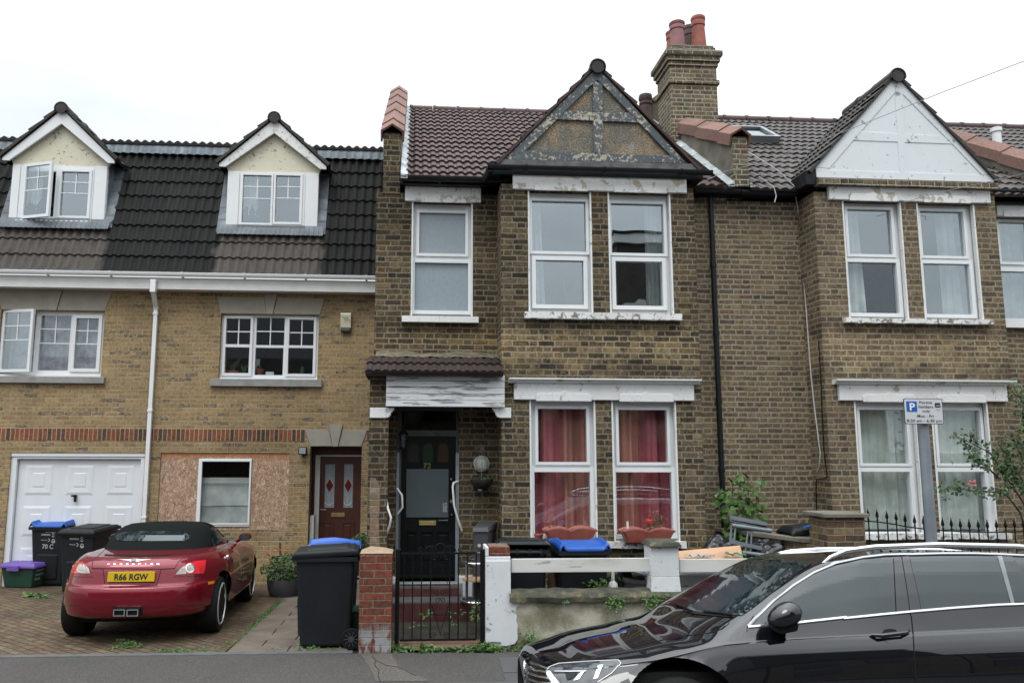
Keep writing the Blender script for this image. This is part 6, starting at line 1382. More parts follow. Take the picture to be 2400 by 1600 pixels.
mb = MB(); mb.lathe([(.001, .03), (.2, .02), (.215, 0), (.2, -.015), (.001, 0)], (0, 0, 0), 26); mb.v = [Matrix.Rotation(rad(14), 3, 'Y') @ v + Vector((c.x, 8.98, zt_ + .06)) for v in mb.v]; mb.build('lid', M_galv, t, smooth=True)
c = P(1437, 1378, 8.95); t = thing('spray_bottle', 'white and yellow plastic bottle standing behind the coping', 'bottle', (c.x, 8.95, 0)); zb_ = c.z - .12
MB().lathe([(.05, zb_ - .3), (.055, zb_ + .06), (.055, zb_ + .14), (.045, zb_ + .18), (.02, zb_ + .2), (.02, zb_ + .3), (.001, zb_ + .3)], (c.x, 8.95, 0), 16).build('bottle', M_upvc_d, t, smooth=True)
MB().lathe([(.057, zb_), (.057, zb_ + .08)], (c.x, 8.95, 0), 16).build('label_band', plain('faded yellow label', (.45,.36,.12), .6), t)
for i, (a, b, c_, d, m, nm, lb) in enumerate(((1417, 1338, 1423, 1395, M_upvc_d, 'pipe_offcut', 'short white plastic pipe leaning beside the blue-lidded bin'), (1407, 1335, 1412, 1395, M_timberbare, 'wooden_stick', 'thin wooden stick leaning beside the blue-lidded bin'), (1430, 1335, 1440, 1362, M_timberbare, 'wooden_stick', 'wooden stick rising behind the plastic bottle'))):
    u, v = P(a, b, 9.1), P(c_, d, 9.05); v = v + (v - u) * 1.2; tag(MB().tube([u, v], .014, 8).build(nm, m, None), lb, 'stick' if i else 'pipe')
mb = MB(); rr = random.Random(11)
for _ in range(120):
    a = P(rr.uniform(1286, 1312), 1345, 9.3); b = P(rr.uniform(1284, 1316), 1400, 9.25 + rr.uniform(-.05, .05)); mb.tube([b - Vector((0,0,.2)), a + Vector((rr.uniform(-.03,.03), 0, rr.uniform(-.1, .1)))], .004, 4)
tag(mb.build('besom_broom', M_dry, None), 'bundle of dry twigs between the two black bins behind the rail', 'broom')
for k in range(3):
    x = P(1311 + k * 4, 1370, 9.15).x; tag(MB().box(x, x + .012, 9.15, 9.17, .1, P(1311, 1343, 9.15).z).build('wooden_batten', M_galv, None), 'thin grey batten leaning on the blue-lidded bin', 'batten', 'battens beside the bin')
# peach board & clutter on second rail, slats behind
q = R(1592, 1286, 1740, 1306, 8.95); tag(MB().hexa([(q[0],8.9,q[2]-.06),(q[1],8.9,q[2]-.06),(q[1],8.93,q[2]-.06),(q[0],8.93,q[2]-.06),(q[0],9.0,q[3]-.03),(q[1],9.0,q[3]+.03),(q[1],9.03,q[3]+.03),(q[0],9.03,q[3]-.03)]).build('peach_board', M_board, None, bevel=.004), 'peach coloured board lying behind the second white rail', 'board')
mb = MB(); a = P(1608, 1302, 8.85); mb.grid(lambda u, v: (a.x + .3 * u, 8.78 + .14 * v, a.z - .01 + .03 * mnoise.noise(Vector((u * 9, v * 5, 0))) + .02), 24, 10); tag(mb.build('plastic_sheet', M_lead_pale, None, smooth=True), 'crumpled clear plastic lying on the second rail', 'plastic sheet')
a = P(1722, 1302, 8.86); mb = MB(); mb.grid(lambda u, v: (a.x - .1 + .22 * u, 8.8 + .12 * v, a.z + .02 + .035 * mnoise.noise(Vector((u * 4, v * 3, 5)))), 14, 8); tag(mb.build('green_bag', plain('green bag', (.04,.14,.08), .5, .5, 20), None, smooth=True), 'crumpled dark green bag at the right end of the peach board', 'bag')
q = R(1592, 1345, 1680, 1400, 9.0); t = thing('washing_machine', 'dark appliance panel with two round dials behind the second rail', 'appliance', (q[0], 9.0, 0)); MB().box(q[0] + .02, q[1] + .1, 9.0, 9.15, .3, q[3]).build('panel', M_grey, t, bevel=.01)
for px in (1604, 1639): c = P(px, 1377, 9.0); MB().lathe([(.045, 0), (.045, -.015), (.03, -.03), (.001, -.03)], (c.x, 9.0, c.z), 18, 'y').build('dial', M_bingrey, t, smooth=True)
# upturned aluminium frame chair
yc = 9.4; t = thing('upturned_chair', 'grey metal folding chair frame lying upturned on the rubbish', 'folding chair', P(1765, 1300, yc))
def zc(x, y): (a, b), = z3r([(x, y)]); return P(a, b, yc)
for a, b, r_ in (((450, 588), (812, 640), .028), ((545, 838), (780, 868), .024)): MB().tube([zc(*a), zc(*b)], r_, 12).build('crossbar', M_galv, t, smooth=True)
mb = MB()
for a, b, w_ in (((435, 520), (770, 585), .032), ((440, 545), (768, 603), .012), ((440, 738), (725, 800), .022)):
    u, v = zc(*a), zc(*b); mb.hexa([u + Vector((0,-.02,-w_)), v + Vector((0,-.02,-w_)), v + Vector((0,.02,-w_)), u + Vector((0,.02,-w_)), u + Vector((0,-.02,w_)), v + Vector((0,-.02,w_)), v + Vector((0,.02,w_)), u + Vector((0,.02,w_))])
mb.build('slats', M_galv, t)
for a, b in (((448, 610), (435, 770)), ((484, 615), (470, 780)), ((600, 640), (577, 820)), ((636, 645), (622, 830)), ((478, 520), (500, 590)), ((615, 540), (650, 610))):
    MB().tube([zc(*a), zc(*b)], .011, 8).build('leg', M_galv, t, smooth=True)
# dividing wall, brick pier, crate lids
q0, q1 = P(1938, 1240, 8.75), P(2028, 1240, 8.75); zt_ = P(1980, 1212, 8.75).z
t = thing('brick_gate_pier', 'weathered brown brick pier with flat stone cap left of the iron railings', 'gate pier', ((q0.x+q1.x)/2, 8.75, 0))
MB().box(q0.x, q1.x, 8.75, 9.15, -.05, zt_).build('shaft', M_brick_pier, t, bevel=.006); MB().box(q0.x - .05, q1.x + .03, 8.7, 9.2, zt_, zt_ + .045).build('cap', M_cement, t, bevel=.008)
xw = P(1880, 1250, 9.4).x; ya, yb2 = 9.15, YR; zc_a, zc_b = P(1925, 1260, 9.2).z, P(1812, 1240, 10.4).z; t = thing('dividing_wall', 'old brick dividing wall with slab coping behind the brick pier', 'garden wall', (q0.x, ya, 0))
MB().box(q0.x - .02, q0.x + .2, ya, 9.2, 0, .8).hexa([(q0.x-.02,9.16,0),(q0.x+.2,9.16,0),(q0.x-.3,YR,0),(q0.x-.5,YR,0),(q0.x-.02,9.16,zc_a-.05),(q0.x+.2,9.16,zc_a-.05),(q0.x-.3,YR,zc_b-.05),(q0.x-.5,YR,zc_b-.05)]).build('brickwork', M_brick_pier, t)
MB().hexa([(q0.x-.07,9.16,zc_a-.05),(q0.x+.25,9.16,zc_a-.05),(q0.x-.25,YR-.01,zc_b-.05),(q0.x-.55,YR-.01,zc_b-.05),(q0.x-.07,9.16,zc_a),(q0.x+.25,9.16,zc_a),(q0.x-.25,YR-.01,zc_b),(q0.x-.55,YR-.01,zc_b)]).build('coping', M_cement, t, bevel=.006)
c = P(1884, 1236, 9.6); t = thing('crate_lid', 'stack of black and blue plastic bin lids lying on the dividing wall', 'bin lid', (c.x, 9.6, c.z))
def lid(u, v, x0, x1, z0, h): 
    x = x0 + (x1-x0) * u; e = abs(v - .5) * 2; return (x, 9.6 - .22 + .44 * v, z0 + h * (1 - e ** 6) * (.35 + .65 * min(1, (1-abs(u-.5)*2) * 5)) + .04 * (u - .5))
mb = MB(); mb.grid(lambda u, v: lid(u, v, P(1836, 1236, 9.6).x, P(1930, 1236, 9.6).x, c.z - .05, .09), 30, 14); mb.build('black_lid', M_binblk, t, smooth=True, solid=.05)
mb = MB(); a = [P(*v, 9.37) for v in z3r([(1100, 605), (1300, 555), (1305, 625), (1200, 628)])]; mb.prism([(v.x, v.z) for v in a], 9.33, 9.4); mb.build('blue_lid', M_blue, t, bevel=.01)
# railings
Yr_ = 8.8; t = thing('iron_railings', 'black iron railings with spear finials on top, right of the brick pier', 'railings', (q1.x, Yr_, 0))
tops = [(1707, 455, 550), (1790, 460, 558), (1880, 475, 570), (1965, 487, 583), (2048, 502, 600), (2135, 512, 612), (2218, 520, 622)]
fin = [(z3r([(a, b)])[0], z3r([(a, c_)])[0]) for a, b, c_ in tops]
fin += [(zR8([(a, b)])[0], zR8([(a, c_)])[0]) for a, b, c_ in [(1217, 62, 165), (1297, 70, 170), (1380, 78, 177), (1462, 82, 180), (1545, 85, 182), (1628, 84, 183), (1712, 82, 182), (1795, 78, 180), (1877, 74, 177), (1958, 70, 174)]]
x = 2417
for k in range(5): fin.append(((x, 1218 - 2*k), (x, 1243 - 2*k))); x += 21
rail_pts = []; fl_ = MB()
for (tp, rl) in fin:
    a, b = P(*tp, Yr_), P(*rl, Yr_); rail_pts.append(b); X = b.x
    MB().tube([(X, Yr_, .35), (X, Yr_, b.z + .02)], .007, 8).build('railing_bar', M_iron, t)
    fl = MB().lathe([(.008, 0), (.014, .01), (.008, .02), (.008, .035), (.019, .055), (.013, .09), (.003, (a.z - b.z) - .0), (.008, (a.z-b.z) + .004), (.001, (a.z-b.z) + .014)], (X, Yr_, b.z + .01), 8); fl.build('finial', M_iron, t, smooth=True)
MB().tube([rail_pts[0] - Vector((.12, 0, 0))] + rail_pts, .008, 8).build('top_rail', M_iron, t, smooth=True)
MB().box(q1.x, 12, Yr_ - .006, Yr_ + .006, .4, .43).build('bottom_rail', M_iron, t)
tag(MB().box(q1.x + .001, 12, 8.7, 8.9, -.05, .36).build('plinth_wall', M_brick_pier, None), 'low brick wall under the iron railings, behind the black car', 'garden wall')
# ---- parking sign
ys = 7.6; t = thing('parking_sign', 'grey post carrying a permit holders parking sign', 'parking sign', (P(2165, 1300, ys).x, ys, 0))
c0 = P(2158, 985, ys); c1 = P(2187, 1260, ys); xs_ = c1.x - (c1.x - c0.x) * .5
MB().tube([(xs_ + .0, ys, 0), (xs_, ys, P(2155, 985, ys).z)], .052, 20).tube([(xs_, ys, P(2155, 985, ys).z), (xs_, ys, P(2155, 945, ys).z)], .04, 16).build('post', M_galv, t, smooth=True)
cs = [P(*v, ys - .08) for v in ((2117.5, 933.5), (2208, 933.5), (2212, 993.5), (2120.5, 993.5))]
tl, tr_, br_, bl_ = cs; ex = (tr_ - tl).normalized(); ez = Vector((0, 0, 1)); W_ = (br_.x + tr_.x - bl_.x - tl.x) / 2; Hh = (tl.z - bl_.z + tr_.z - br_.z) / 2; cx_ = sum(v.x for v in cs) / 4; cz_ = sum(v.z for v in cs) / 4; yS = ys - .08
def rrect(x0, x1, z0, z1, r, y0, y1):
    pts = []
    for (cx, cz, a0) in ((x1 - r, z1 - r, 0), (x0 + r, z1 - r, 90), (x0 + r, z0 + r, 180), (x1 - r, z0 + r, 270)):
        for k in range(5): a = rad(a0 + k * 22.5); pts.append((cx + r * math.cos(a), cz + r * math.sin(a)))
    return MB().prism(pts[::-1], y0, y1)
a, b, c_, d = cx_ - W_/2, cx_ + W_/2, cz_ - Hh/2, cz_ + Hh/2
S0 = rrect(a, b, c_, d, .018, yS, yS + .004); S0.build('sign_border', M_txtblk, t)
SF = rrect(a + .006, b - .006, c_ + .006, d - .006, .014, yS - .002, yS - .0005).build('sign_face', M_signgrey, t)
def sx_(f): return a + W_ * f
def sz_(f): return d - Hh * f
rrect(sx_(.065), sx_(.335), sz_(.52), sz_(.115), .006, yS - .004, yS - .0025).build('blue_square', M_signblue, t)
def st_(s, fx, fz, h, wf=None, m=M_txtblk, nm='lettering', bold=.008): text_mb(s, (sx_(fx), yS - .0045, sz_(fz)), (1,0,0), (0,0,1), Hh * h, width=W_ * wf if wf else None, bold=bold).build(nm, m, t)
text_mb('P', (sx_(.2), yS - .006, sz_(.46)), (1,0,0), (0,0,1), Hh * .28, width=W_ * .14, bold=.03).build('lettering', M_upvc, t)
st_('Permit', .56, .2, .1, .33); st_('holders', .56, .37, .11, .37); st_('only', .56, .53, .09, .2); st_('Mon - Fri', .53, .73, .105, .42); st_('8.30 am - 6.30 pm', .5, .915, .105, .9)
MB().box(sx_(.8), sx_(.94), yS - .004, yS - .0025, sz_(.35), sz_(.17)).build('camera_symbol', M_txtblk, t); st_('H3', .87, .31, .07, .08, M_signgrey); st_('zone', .875, .46, .06, .1, M_grey)
# ---- pavement covers
q = [G(*v, .006) for v in z8([(2095, 1357), (2295, 1355), (2305, 1405), (2098, 1410)])]; mb = MB(); mb.add([(v.x, v.y, -.02) for v in q] + [(v.x, v.y, .006) for v in q], [(4,5,6,7),(0,1,5,4),(1,2,6,5),(2,3,7,6),(3,0,4,7)]); o = mb.build('stopcock_cover', M_kerb, None)
c = sum((v for v in q), Vector()) / 4; mb = MB().lathe([(.001,.007),(.07,.007),(.075,.012),(.09,.012),(.095,.006)], (c.x, c.y, 0), 24); mb.v = [Vector((c.x + (v.x-c.x)*1.25, c.y + (v.y-c.y)*.9, v.z)) for v in mb.v]; mb.build('cast_lid', M_iron, o); tag(o, 'small oval water cover set in the pavement in front of the gate', 'water cover')
q = [G(*v, .006) for v in ((640, 1597), (686, 1597), (690, 1630), (642, 1630))]; mb = MB(); mb.add([(v.x, v.y, -.02) for v in q] + [(v.x, v.y, .006) for v in q], [(4,5,6,7),(0,1,5,4),(1,2,6,5),(2,3,7,6),(3,0,4,7)]); tag(mb.build('metal_cover', M_galv, None), 'pale metal cover in the pavement at the bottom edge of the picture', 'metal cover')
# ---- plants
def clump(c, rx, ry, rz, n, size, m, name, label, cat='weed', group=None, seed=1, lobed=False):
    mb = MB(); leaves(mb, c, rx, ry, rz, n, size, random.Random(seed), lobed=lobed); o = mb.build(name, m, None); return tag(o, label, cat, group)
c = gnd(666, 1360); r_ = .26; c = Vector((P(666, 1350, 12.6).x, 12.6, gz(12.6))); t = thing('flower_pot', 'round grey flower pot of small red flowers under the short black cable', 'flower pot', c)
MB().lathe([(.2, 0), (.24, .1), (.255, .2), (.255, .26), (.235, .26), (.001, .24)], c, 26).build('pot', M_bingrey, t, smooth=True)
mb = MB(); rr = random.Random(6); leaves(mb, c + Vector((0,0,.42)), .34, .28, .2, 620, .055, rr); leaves(mb, c + Vector((0,0,.3)), .3, .26, .12, 250, .055, rr); mb.build('foliage', M_leaf, t)
mb = MB()
for _ in range(22): leaf(mb, c + Vector((rr.uniform(-.3,.25), rr.uniform(-.25,.1), rr.uniform(.45,.72))), .045, rr)
mb.build('flower', plain('rust petals', (.3,.05,.03), .6), t)
c = Vector((P(852, 1265, 12.2).x, 12.2, gz(12.2))); zt_ = P(852, 1266, 12.2).z; t = thing('potted_shrub', 'small green shrub showing above the blue bin lid beside the old brick corner', 'shrub', c)
MB().tube([c, (c.x, 12.2, zt_)], .02, 8).build('stem', M_stem, t); mb = MB(); leaves(mb, (c.x, 12.2, zt_ - .02), .2, .16, .13, 420, .045, random.Random(3)); leaves(mb, (c.x - .2, 12.2, zt_ - .12), .12, .12, .07, 120, .045, random.Random(5)); mb.build('foliage', M_leaf, t)
# sycamore sapling
t = thing('sycamore_sapling', 'young bright green lobed-leaf sapling against the wall by the drainpipe', 'sapling', (P(1728, 1290, 10.3).x, 10.3, .3)); rr = random.Random(12); mb = MB(); lf = MB()
stems = [[(1735, 1330), (1730, 1240), (1715, 1180), (1718, 1130)], [(1735, 1330), (1745, 1230), (1755, 1170), (1752, 1125)], [(1732, 1330), (1715, 1250), (1700, 1200), (1690, 1160)], [(1738, 1330), (1752, 1240), (1765, 1200)]]
for s in stems:
    pts = [P(a, b, 10.3 + rr.uniform(-.08, .08)) for a, b in s]; mb.tube(pts, [.012, .01, .007, .004][:len(pts)], 6)
    for k in range(len(pts) - 1):
        for _ in range(19): f_ = rr.random(); p0 = pts[k].lerp(pts[k+1], f_) + Vector((rr.uniform(-.14,.14), rr.uniform(-.2,.05), rr.uniform(-.1,.1))); leaf(lf, p0, rr.uniform(.06, .12), rr, True, .5)
mb.build('stem', M_stem, t); lf.build('foliage', M_leafy, t)
# rose bush on the right
t = thing('rose_bush', 'straggling rose bush with a pink bloom reaching in front of the right-hand bay window', 'rose bush', (P(2400, 1260, 9.4).x + .2, 9.4, 0)); rr = random.Random(21); st_b = MB(); lf = MB(); fl2 = MB()
br = [([(2420, 1300), (2400, 1180), (2360, 1120), (2320, 1060), (2280, 1040), (2240, 1020)], 60), ([(2420, 1300), (2410, 1150), (2370, 1080), (2340, 1040)], 70), ([(2420, 1280), (2390, 1200), (2360, 1160), (2330, 1152), (2280, 1150), (2230, 1140), (2210, 1148)], 60), ([(2430, 1200), (2410, 1110), (2390, 1060), (2370, 1020)], 60), ([(2430, 1180), (2420, 1080), (2405, 1000), (2395, 940), (2375, 905)], 60), ([(2425, 1240), (2400, 1150), (2375, 1120), (2350, 1100)], 70), ([(2340,1120),(2310,1090),(2290,1085),(2265,1050)], 45)]
for s, n in br:
    pts = [P(a, b, 9.3 + rr.uniform(-.12, .12)) for a, b in s]; k = len(pts); st_b.tube(pts, [.012 * (1 - .7 * i / k) for i in range(k)], 6)
    for _ in range(int(n * 1.05)):
        f_ = rr.uniform(.25, 1) ** .8 * (k - 1); i = min(int(f_), k - 2); p0 = pts[i].lerp(pts[i+1], f_ - i) + Vector((rr.gauss(0, .055), rr.gauss(0, .07), rr.gauss(0, .05)))
        for _q in range(3): leaf(lf, p0 + Vector((rr.gauss(0,.012),0,rr.gauss(0,.012))), rr.uniform(.035, .062), rr)
st_b.build('stem', M_stem, t); lf.build('foliage', M_leaf, t)
for a, b in ((2277, 1131), (2237, 1018), (2275, 1016)):
    c = P(a, b, 9.2); f = MB(); 
    for _ in range(26 if a == 2277 else 10): leaf(f, c + Vector((rr.gauss(0,.014), rr.gauss(0,.01), rr.gauss(0,.014))), .03, rr)
    f.build('bloom', M_pink if a == 2277 else M_dry, t)
# weeds in cracks (uncountable)
mb = MB(); rr = random.Random(31)
def wd(px, py, n, s, rx=.05, z=None):
    c = G(px, py, 0) if z is None else z; c.z = max(gz(max(c.y, YB)), -.3) if c.y > YB and c.x < -.3 else .01
    for _ in range(n):
        a = rr.uniform(0, 6.28); p0 = c + Vector((rr.gauss(0, rx), rr.gauss(0, rx * .5), rr.uniform(0, .02))); e = p0 + Vector((math.cos(a) * s * .6, math.sin(a) * s * .4, s * rr.uniform(.3, 1)))
        leaf(mb, p0 if rr.random() < .5 else (p0 + e) / 2, s * rr.uniform(.5, 1.1), rr)
for px, py, n, s in ((75, 1376, 70, .07), (100, 1380, 40, .06), (112, 1380, 30, .05), (285, 1514, 40, .04), (300, 1506, 45, .05), (315, 1514, 50, .05), (262, 1519, 16, .03), (385, 1524, 30, .03), (400, 1526, 40, .03), (430, 1527, 60, .03), (478, 1523, 30, .03), (532, 1515, 14, .03), (110, 1427, 14, .03), (82, 1427, 10, .025), (717, 1524, 16, .06), (725, 1522, 10, .05), (775, 1524, 30, .035), (636, 1524, 10, .03)): wd(px, py, n, s)
for k in range(46): f_ = k / 45; wd(545 + 118 * f_ + rr.uniform(-4, 4), 1508 - 120 * f_, int(4 + 14 * (abs(f_ - .8) < .22) + 8 * (abs(f_-.45) < .15)), .028, .02)
for px, n, s in ((930, 30, .05), (940, 24, .07), (975, 14, .05), (990, 40, .075), (1015, 44, .06), (1035, 10, .04), (1060, 60, .045), (1085, 80, .04), (1105, 110, .05), (1125, 150, .055), (1140, 170, .07), (1150, 120, .06), (1165, 50, .04), (1200, 24, .03), (1215, 20, .03)): wd(px, 1526, n, s, .04)
def wdc(c, n, s, rx, rzz):
    for _ in range(n): leaf(mb, c + Vector((rr.gauss(0, rx), rr.gauss(0, .03), rr.gauss(0, rzz))), s * rr.uniform(.6, 1.2), rr)
for a, b, y, n, s, rx, rz_ in ((1243, 1510, 8.5, 260, .035, .05, .06), (1443, 1411, 8.52, 200, .035, .05, .035), (1535, 1412, 8.5, 120, .04, .06, .05), (1325, 1410, 8.53, 16, .025, .02, .015), (1405, 1370, 8.9, 90, .05, .07, .04), (1352, 1384, 8.9, 40, .04, .04, .02), (1000, 1435, 9.6, 12, .07, .03, .02), (1112, 1425, 9.4, 26, .06, .04, .06), (1080, 1438, 9.3, 12, .04, .05, .02), (975, 1464, 9.0, 10, .04, .05, .01), (1118, 1448, 9.2, 20, .05, .04, .02), (1062, 1464, 9.1, 10, .04, .04, .01)): wdc(P(a, b, y), n, s, rx, rz_)
o = mb.build('weeds', M_leafy, None); o['kind'] = 'stuff'; o['label'] = 'small green weeds growing in the paving cracks and along the wall foot'; o['category'] = 'weeds'
# ---- wires and cables
def cable(pts, r, m, label, name='cable', cat='cable'): return tag(MB().tube(pts, r, 6).build(name, m, None, smooth=True), label, cat)
cable([P(1634, 434, 10.0), P(1700, 402, 9.9), P(1796, 379, 9.7), P(1990, 304, 9.2), P(2200, 220, 8.6), P(2420, 136, 7.8)], .004, M_grey, 'thin overhead wire rising to the upper right across the white gable', 'overhead_wire', 'wire')
cable([P(2116, 476, 10.0), P(2160, 462, 9.95), P(2230, 445, 9.8), P(2380, 412, 9.4), P(2430, 398, 9.2)], .004, M_grey, 'thin overhead wire fixed to the lintel under the white gable', 'overhead_wire', 'wire')
cable([P(*v, y) for v, y in zip(zR4([(602, 808), (700, 870), (800, 930), (900, 1000), (1020, 1120)]), (10.45, 10.4, 10.35, 10.35, 10.36))] + [P(*v, 10.66) for v in zR4([(1045, 1250), (1070, 1400), (1085, 1500)])] + [P(1878, 560, 10.66)] + [PX(*v, cx0 - .012) for v in zR7([(175, 0), (200, 320), (230, 600), (262, 850), (285, 1030), (275, 1150), (255, 1195)])], .009, M_cord, 'white cable dropping from the roof edge down the wall left of the right-hand bay')
cable([PX(*v, cx0 - .012) for v in zR7([(268, 0), (290, 350), (300, 650), (318, 1000), (345, 1235), (330, 1255), (250, 1265), (245, 1300), (250, 1570)])], .007, M_iron, 'black cable running down the return of the right-hand bay with a kink near the bottom')
cable([P(*v, 10.3) for v in zR4([(700, 1035), (780, 1090), (840, 1140), (860, 1210), (845, 1270)])], .007, M_cord, 'loose grey cable end dangling over the gutter')
# ------------------------------------------------------------------ cars
def bvh_of(mb): return BVHTree.FromPolygons([tuple(v) for v in mb.v], mb.f)
class Proj:
    """lays outlines seen in the photo onto a body surface; world-space mesh"""
    def __init__(s, mb, M): s.M = M; s.t = bvh_of(mb); s.inv = M.inverted()
    def hit(s, px, py, eps=.003, fb=None):
        o = s.inv @ CAM; d = (s.inv.to_3x3() @ ray(px, py)).normalized(); h = s.t.ray_cast(o, d)
        if h[0] is None: return None
        n = h[1]; n = -n if n.dot(d) > 0 else n; return s.M @ (h[0] + n * eps)
    def poly(s, pts, step=5, eps=.003):
        xs = [p[0] for p in pts]; ys = [p[1] for p in pts]; P2 = []; 
        n = len(pts)
        for i in range(n):
            a, b = pts[i], pts[(i+1) % n]; L = math.hypot(b[0]-a[0], b[1]-a[1]); k = max(1, int(L / step))
            for j in range(k): P2.append((a[0] + (b[0]-a[0]) * j / k, a[1] + (b[1]-a[1]) * j / k))
        nb = len(P2); edges = [(i, (i+1) % nb) for i in range(nb)]; inner = []
        def inside(x, y):
            c = False
            for i in range(n):
                (x0, y0), (x1, y1) = pts[i], pts[(i+1) % n]
                if (y0 > y) != (y1 > y) and x < (x1-x0) * (y-y0) / (y1-y0) + x0: c = not c
            return c
        y = min(ys) + step / 2
        while y < max(ys):
            x = min(xs) + step / 2
            while x < max(xs):
                if inside(x, y) and min(math.hypot(x-a, y-b) for a, b in P2) > step * .4: inner.append((x, y))
                x += step
            y += step
        vs, _, fs, *_r = geometry.delaunay_2d_cdt([Vector(p) for p in P2 + inner], edges, [list(range(nb))], 1, 1e-4)
        hs = [s.hit(v.x, v.y, eps) for v in vs]; keep = {}; out = MB()
        for i, h in enumerate(hs):
            if h is not None: keep[i] = len(out.v); out.v.append(h)
        for f in fs:
            if all(i in keep for i in f):
                q = [out.v[keep[i]] for i in f]
                if max((q[0]-q[1]).length, (q[1]-q[2]).length, (q[2]-q[0]).length) < .35: out.f.append(tuple(keep[i] for i in f))
        return out
    def line(s, pts, r, eps=.0, sub=6, seg=6):
        out = []
        for i in range(len(pts) - 1):
            for j in range(sub):
                a, b = pts[i], pts[i+1]; h = s.hit(a[0] + (b[0]-a[0]) * j / sub, a[1] + (b[1]-a[1]) * j / sub, eps)
                if h is not None: out.append(h)
        h = s.hit(*pts[-1], eps); 
        if h is not None: out.append(h)
        segs = [[out[0]]]
        for p in out[1:]:
            if (p - segs[-1][-1]).length > .35: segs.append([])
            segs[-1].append(p)
        mb = MB()
        for g in segs:
            if len(g) > 1: mb.tube(g, r, seg)
        return mb
def wheel(root, c, R_, wd, axis, face, rimr=.7, spokes=5, label=None):
    """axis 'x' or 'y'; face = +1/-1 outward"""
    prof = [(R_*rimr, -wd/2), (R_*.93, -wd/2), (R_, -wd/2 + .03), (R_, wd/2 - .03), (R_*.93, wd/2), (R_*rimr, wd/2)]
    t = MB().lathe(prof, c, 40, axis).build('wheel', M_rubber, root, smooth=True, local=True)
    o = face * (wd / 2 + .004); rm = MB(); rr_ = R_ * rimr
    def pt(r, a, h): return (c[0] + h, c[1] + r*math.cos(a), c[2] + r*math.sin(a)) if axis == 'x' else (c[0] + r*math.cos(a), c[1] + h, c[2] + r*math.sin(a))
    n = 40
    for (ra, ha), (rb, hb) in (((rr_, o), (rr_*.93, o + face*.008)), ((rr_*.93, o + face*.008), (rr_*.88, o - face*.06))):
        vs = [pt(ra, 6.283*k/n, ha) for k in range(n)] + [pt(rb, 6.283*k/n, hb) for k in range(n)]; rm.add(vs, [(k, (k+1)%n, (k+1)%n+n, k+n) for k in range(n)])
    for k in range(spokes):
        a = 6.283*k/spokes + .3; w0, w1 = .22, .1
        vs = [pt(.16*rr_, a-.5, o - face*.02), pt(.16*rr_, a+.5, o - face*.02), pt(rr_*.92, a+w1, o), pt(rr_*.92, a-w1, o), pt(.16*rr_, a-.5, o - face*.06), pt(.16*rr_, a+.5, o - face*.06), pt(rr_*.92, a+w1, o - face*.04), pt(rr_*.92, a-w1, o - face*.04)]
        rm.add(vs, [(0,1,2,3),(7,6,5,4),(0,4,5,1),(1,5,6,2),(2,6,7,3),(3,7,4,0)])
    vs = [pt(.2*rr_, 6.283*k/16, o - face*.01) for k in range(16)]; rm.add(vs, [tuple(range(16))])
    rm.build('rim', M_alloy, t, local=True); bk = MB(); bk.add([pt(rr_*.9, 6.283*k/n, o - face*.09) for k in range(n)], [tuple(range(n))]); bk.build('brake_shadow', M_rubber, t, local=True)
    return t
# ---- red sports car (local: X right, Y forward, origin at rear axle on the ground)
RO = Vector((-3.05, 9.72, gz(9.72))); car = thing('red_convertible', 'dark red two-seat convertible with black fabric hood parked on the block paving', 'car', RO, rad(2.2), None, None, math.atan(SL))
MC = MW[car.name]
lev = [(.265,-.60,2.9,.80,4,.1),(.28,-.72,3.02,.86,4,.1),(.31,-.785,3.12,.875,4.2,.1),(.35,-.81,3.17,.88,4.2,.1),(.42,-.83,3.2,.888,4.2,.1),(.50,-.84,3.2,.895,4.2,.1),(.57,-.835,3.17,.895,4.2,.1),(.61,-.82,3.15,.893,4.2,.1),(.625,-.785,3.13,.882,4.2,.1),(.70,-.765,3.05,.88,4,.1),(.78,-.745,2.9,.868,3.8,.09),(.83,-.725,2.65,.84,3.6,.07),(.87,-.69,2.3,.8,3.4,.05),(.895,-.64,2.05,.77,3.3,.02),(.905,-.585,1.9,.74,3.2,0),(.91,-.50,1.8,.71,3.2,0),(.925,-.30,1.7,.68,3.2,0),(.94,-.1,1.6,.64,3,0)]
rm = MB(); NA = 96; rings = []
for i in range(len(lev) * 3 - 2):
    f_ = i / 3; k = int(f_); t_ = f_ - k; a = lev[k]; b = lev[min(k+1, len(lev)-1)]; z, y0, y1, w_, n_, tp = [a[j] + (b[j]-a[j]) * t_ for j in range(6)]
    ring = []; yc_, L = (y0+y1)/2, (y1-y0)/2
    for q in range(NA):
        an = 2*math.pi*q/NA; ca, sa = math.cos(an), math.sin(an); r_ = (abs(ca)**n_ + abs(sa)**n_) ** (-1/n_); X, Y_ = r_*ca, r_*sa
        y = yc_ + L*Y_; hip = 1.0
        if .3 < z < .93: hip += .012*math.exp(-((y-.05)/.45)**2) * min(1, (z-.3)*4) + .008*math.exp(-((y-2.4)/.4)**2) - .035*math.exp(-((y-1.25)/.6)**2)*min(1,(z-.3)*3)
        x = w_*X*hip
        if Y_ < 0: y += .10*(abs(x)/.88)**2.2 * (1 if z < .9 else .5)
        ring.append(Vector((x, y, z)))
    rings.append(ring)
rm.v = [v for r_ in rings for v in r_]; NR = len(rings)
full = [(i*NA+q, i*NA+(q+1)%NA, (i+1)*NA+(q+1)%NA, (i+1)*NA+q) for i in range(NR-1) for q in range(NA)] + [tuple((NR-1)*NA+q for q in range(NA))]
WR, WF = .315, .30; 
def inarch(c, pad=0): return (abs(c.x) > .5) and (math.hypot(c.y - 0, c.z - .32) < .375 + pad or math.hypot(c.y - 2.36, c.z - .3) < .36 + pad)
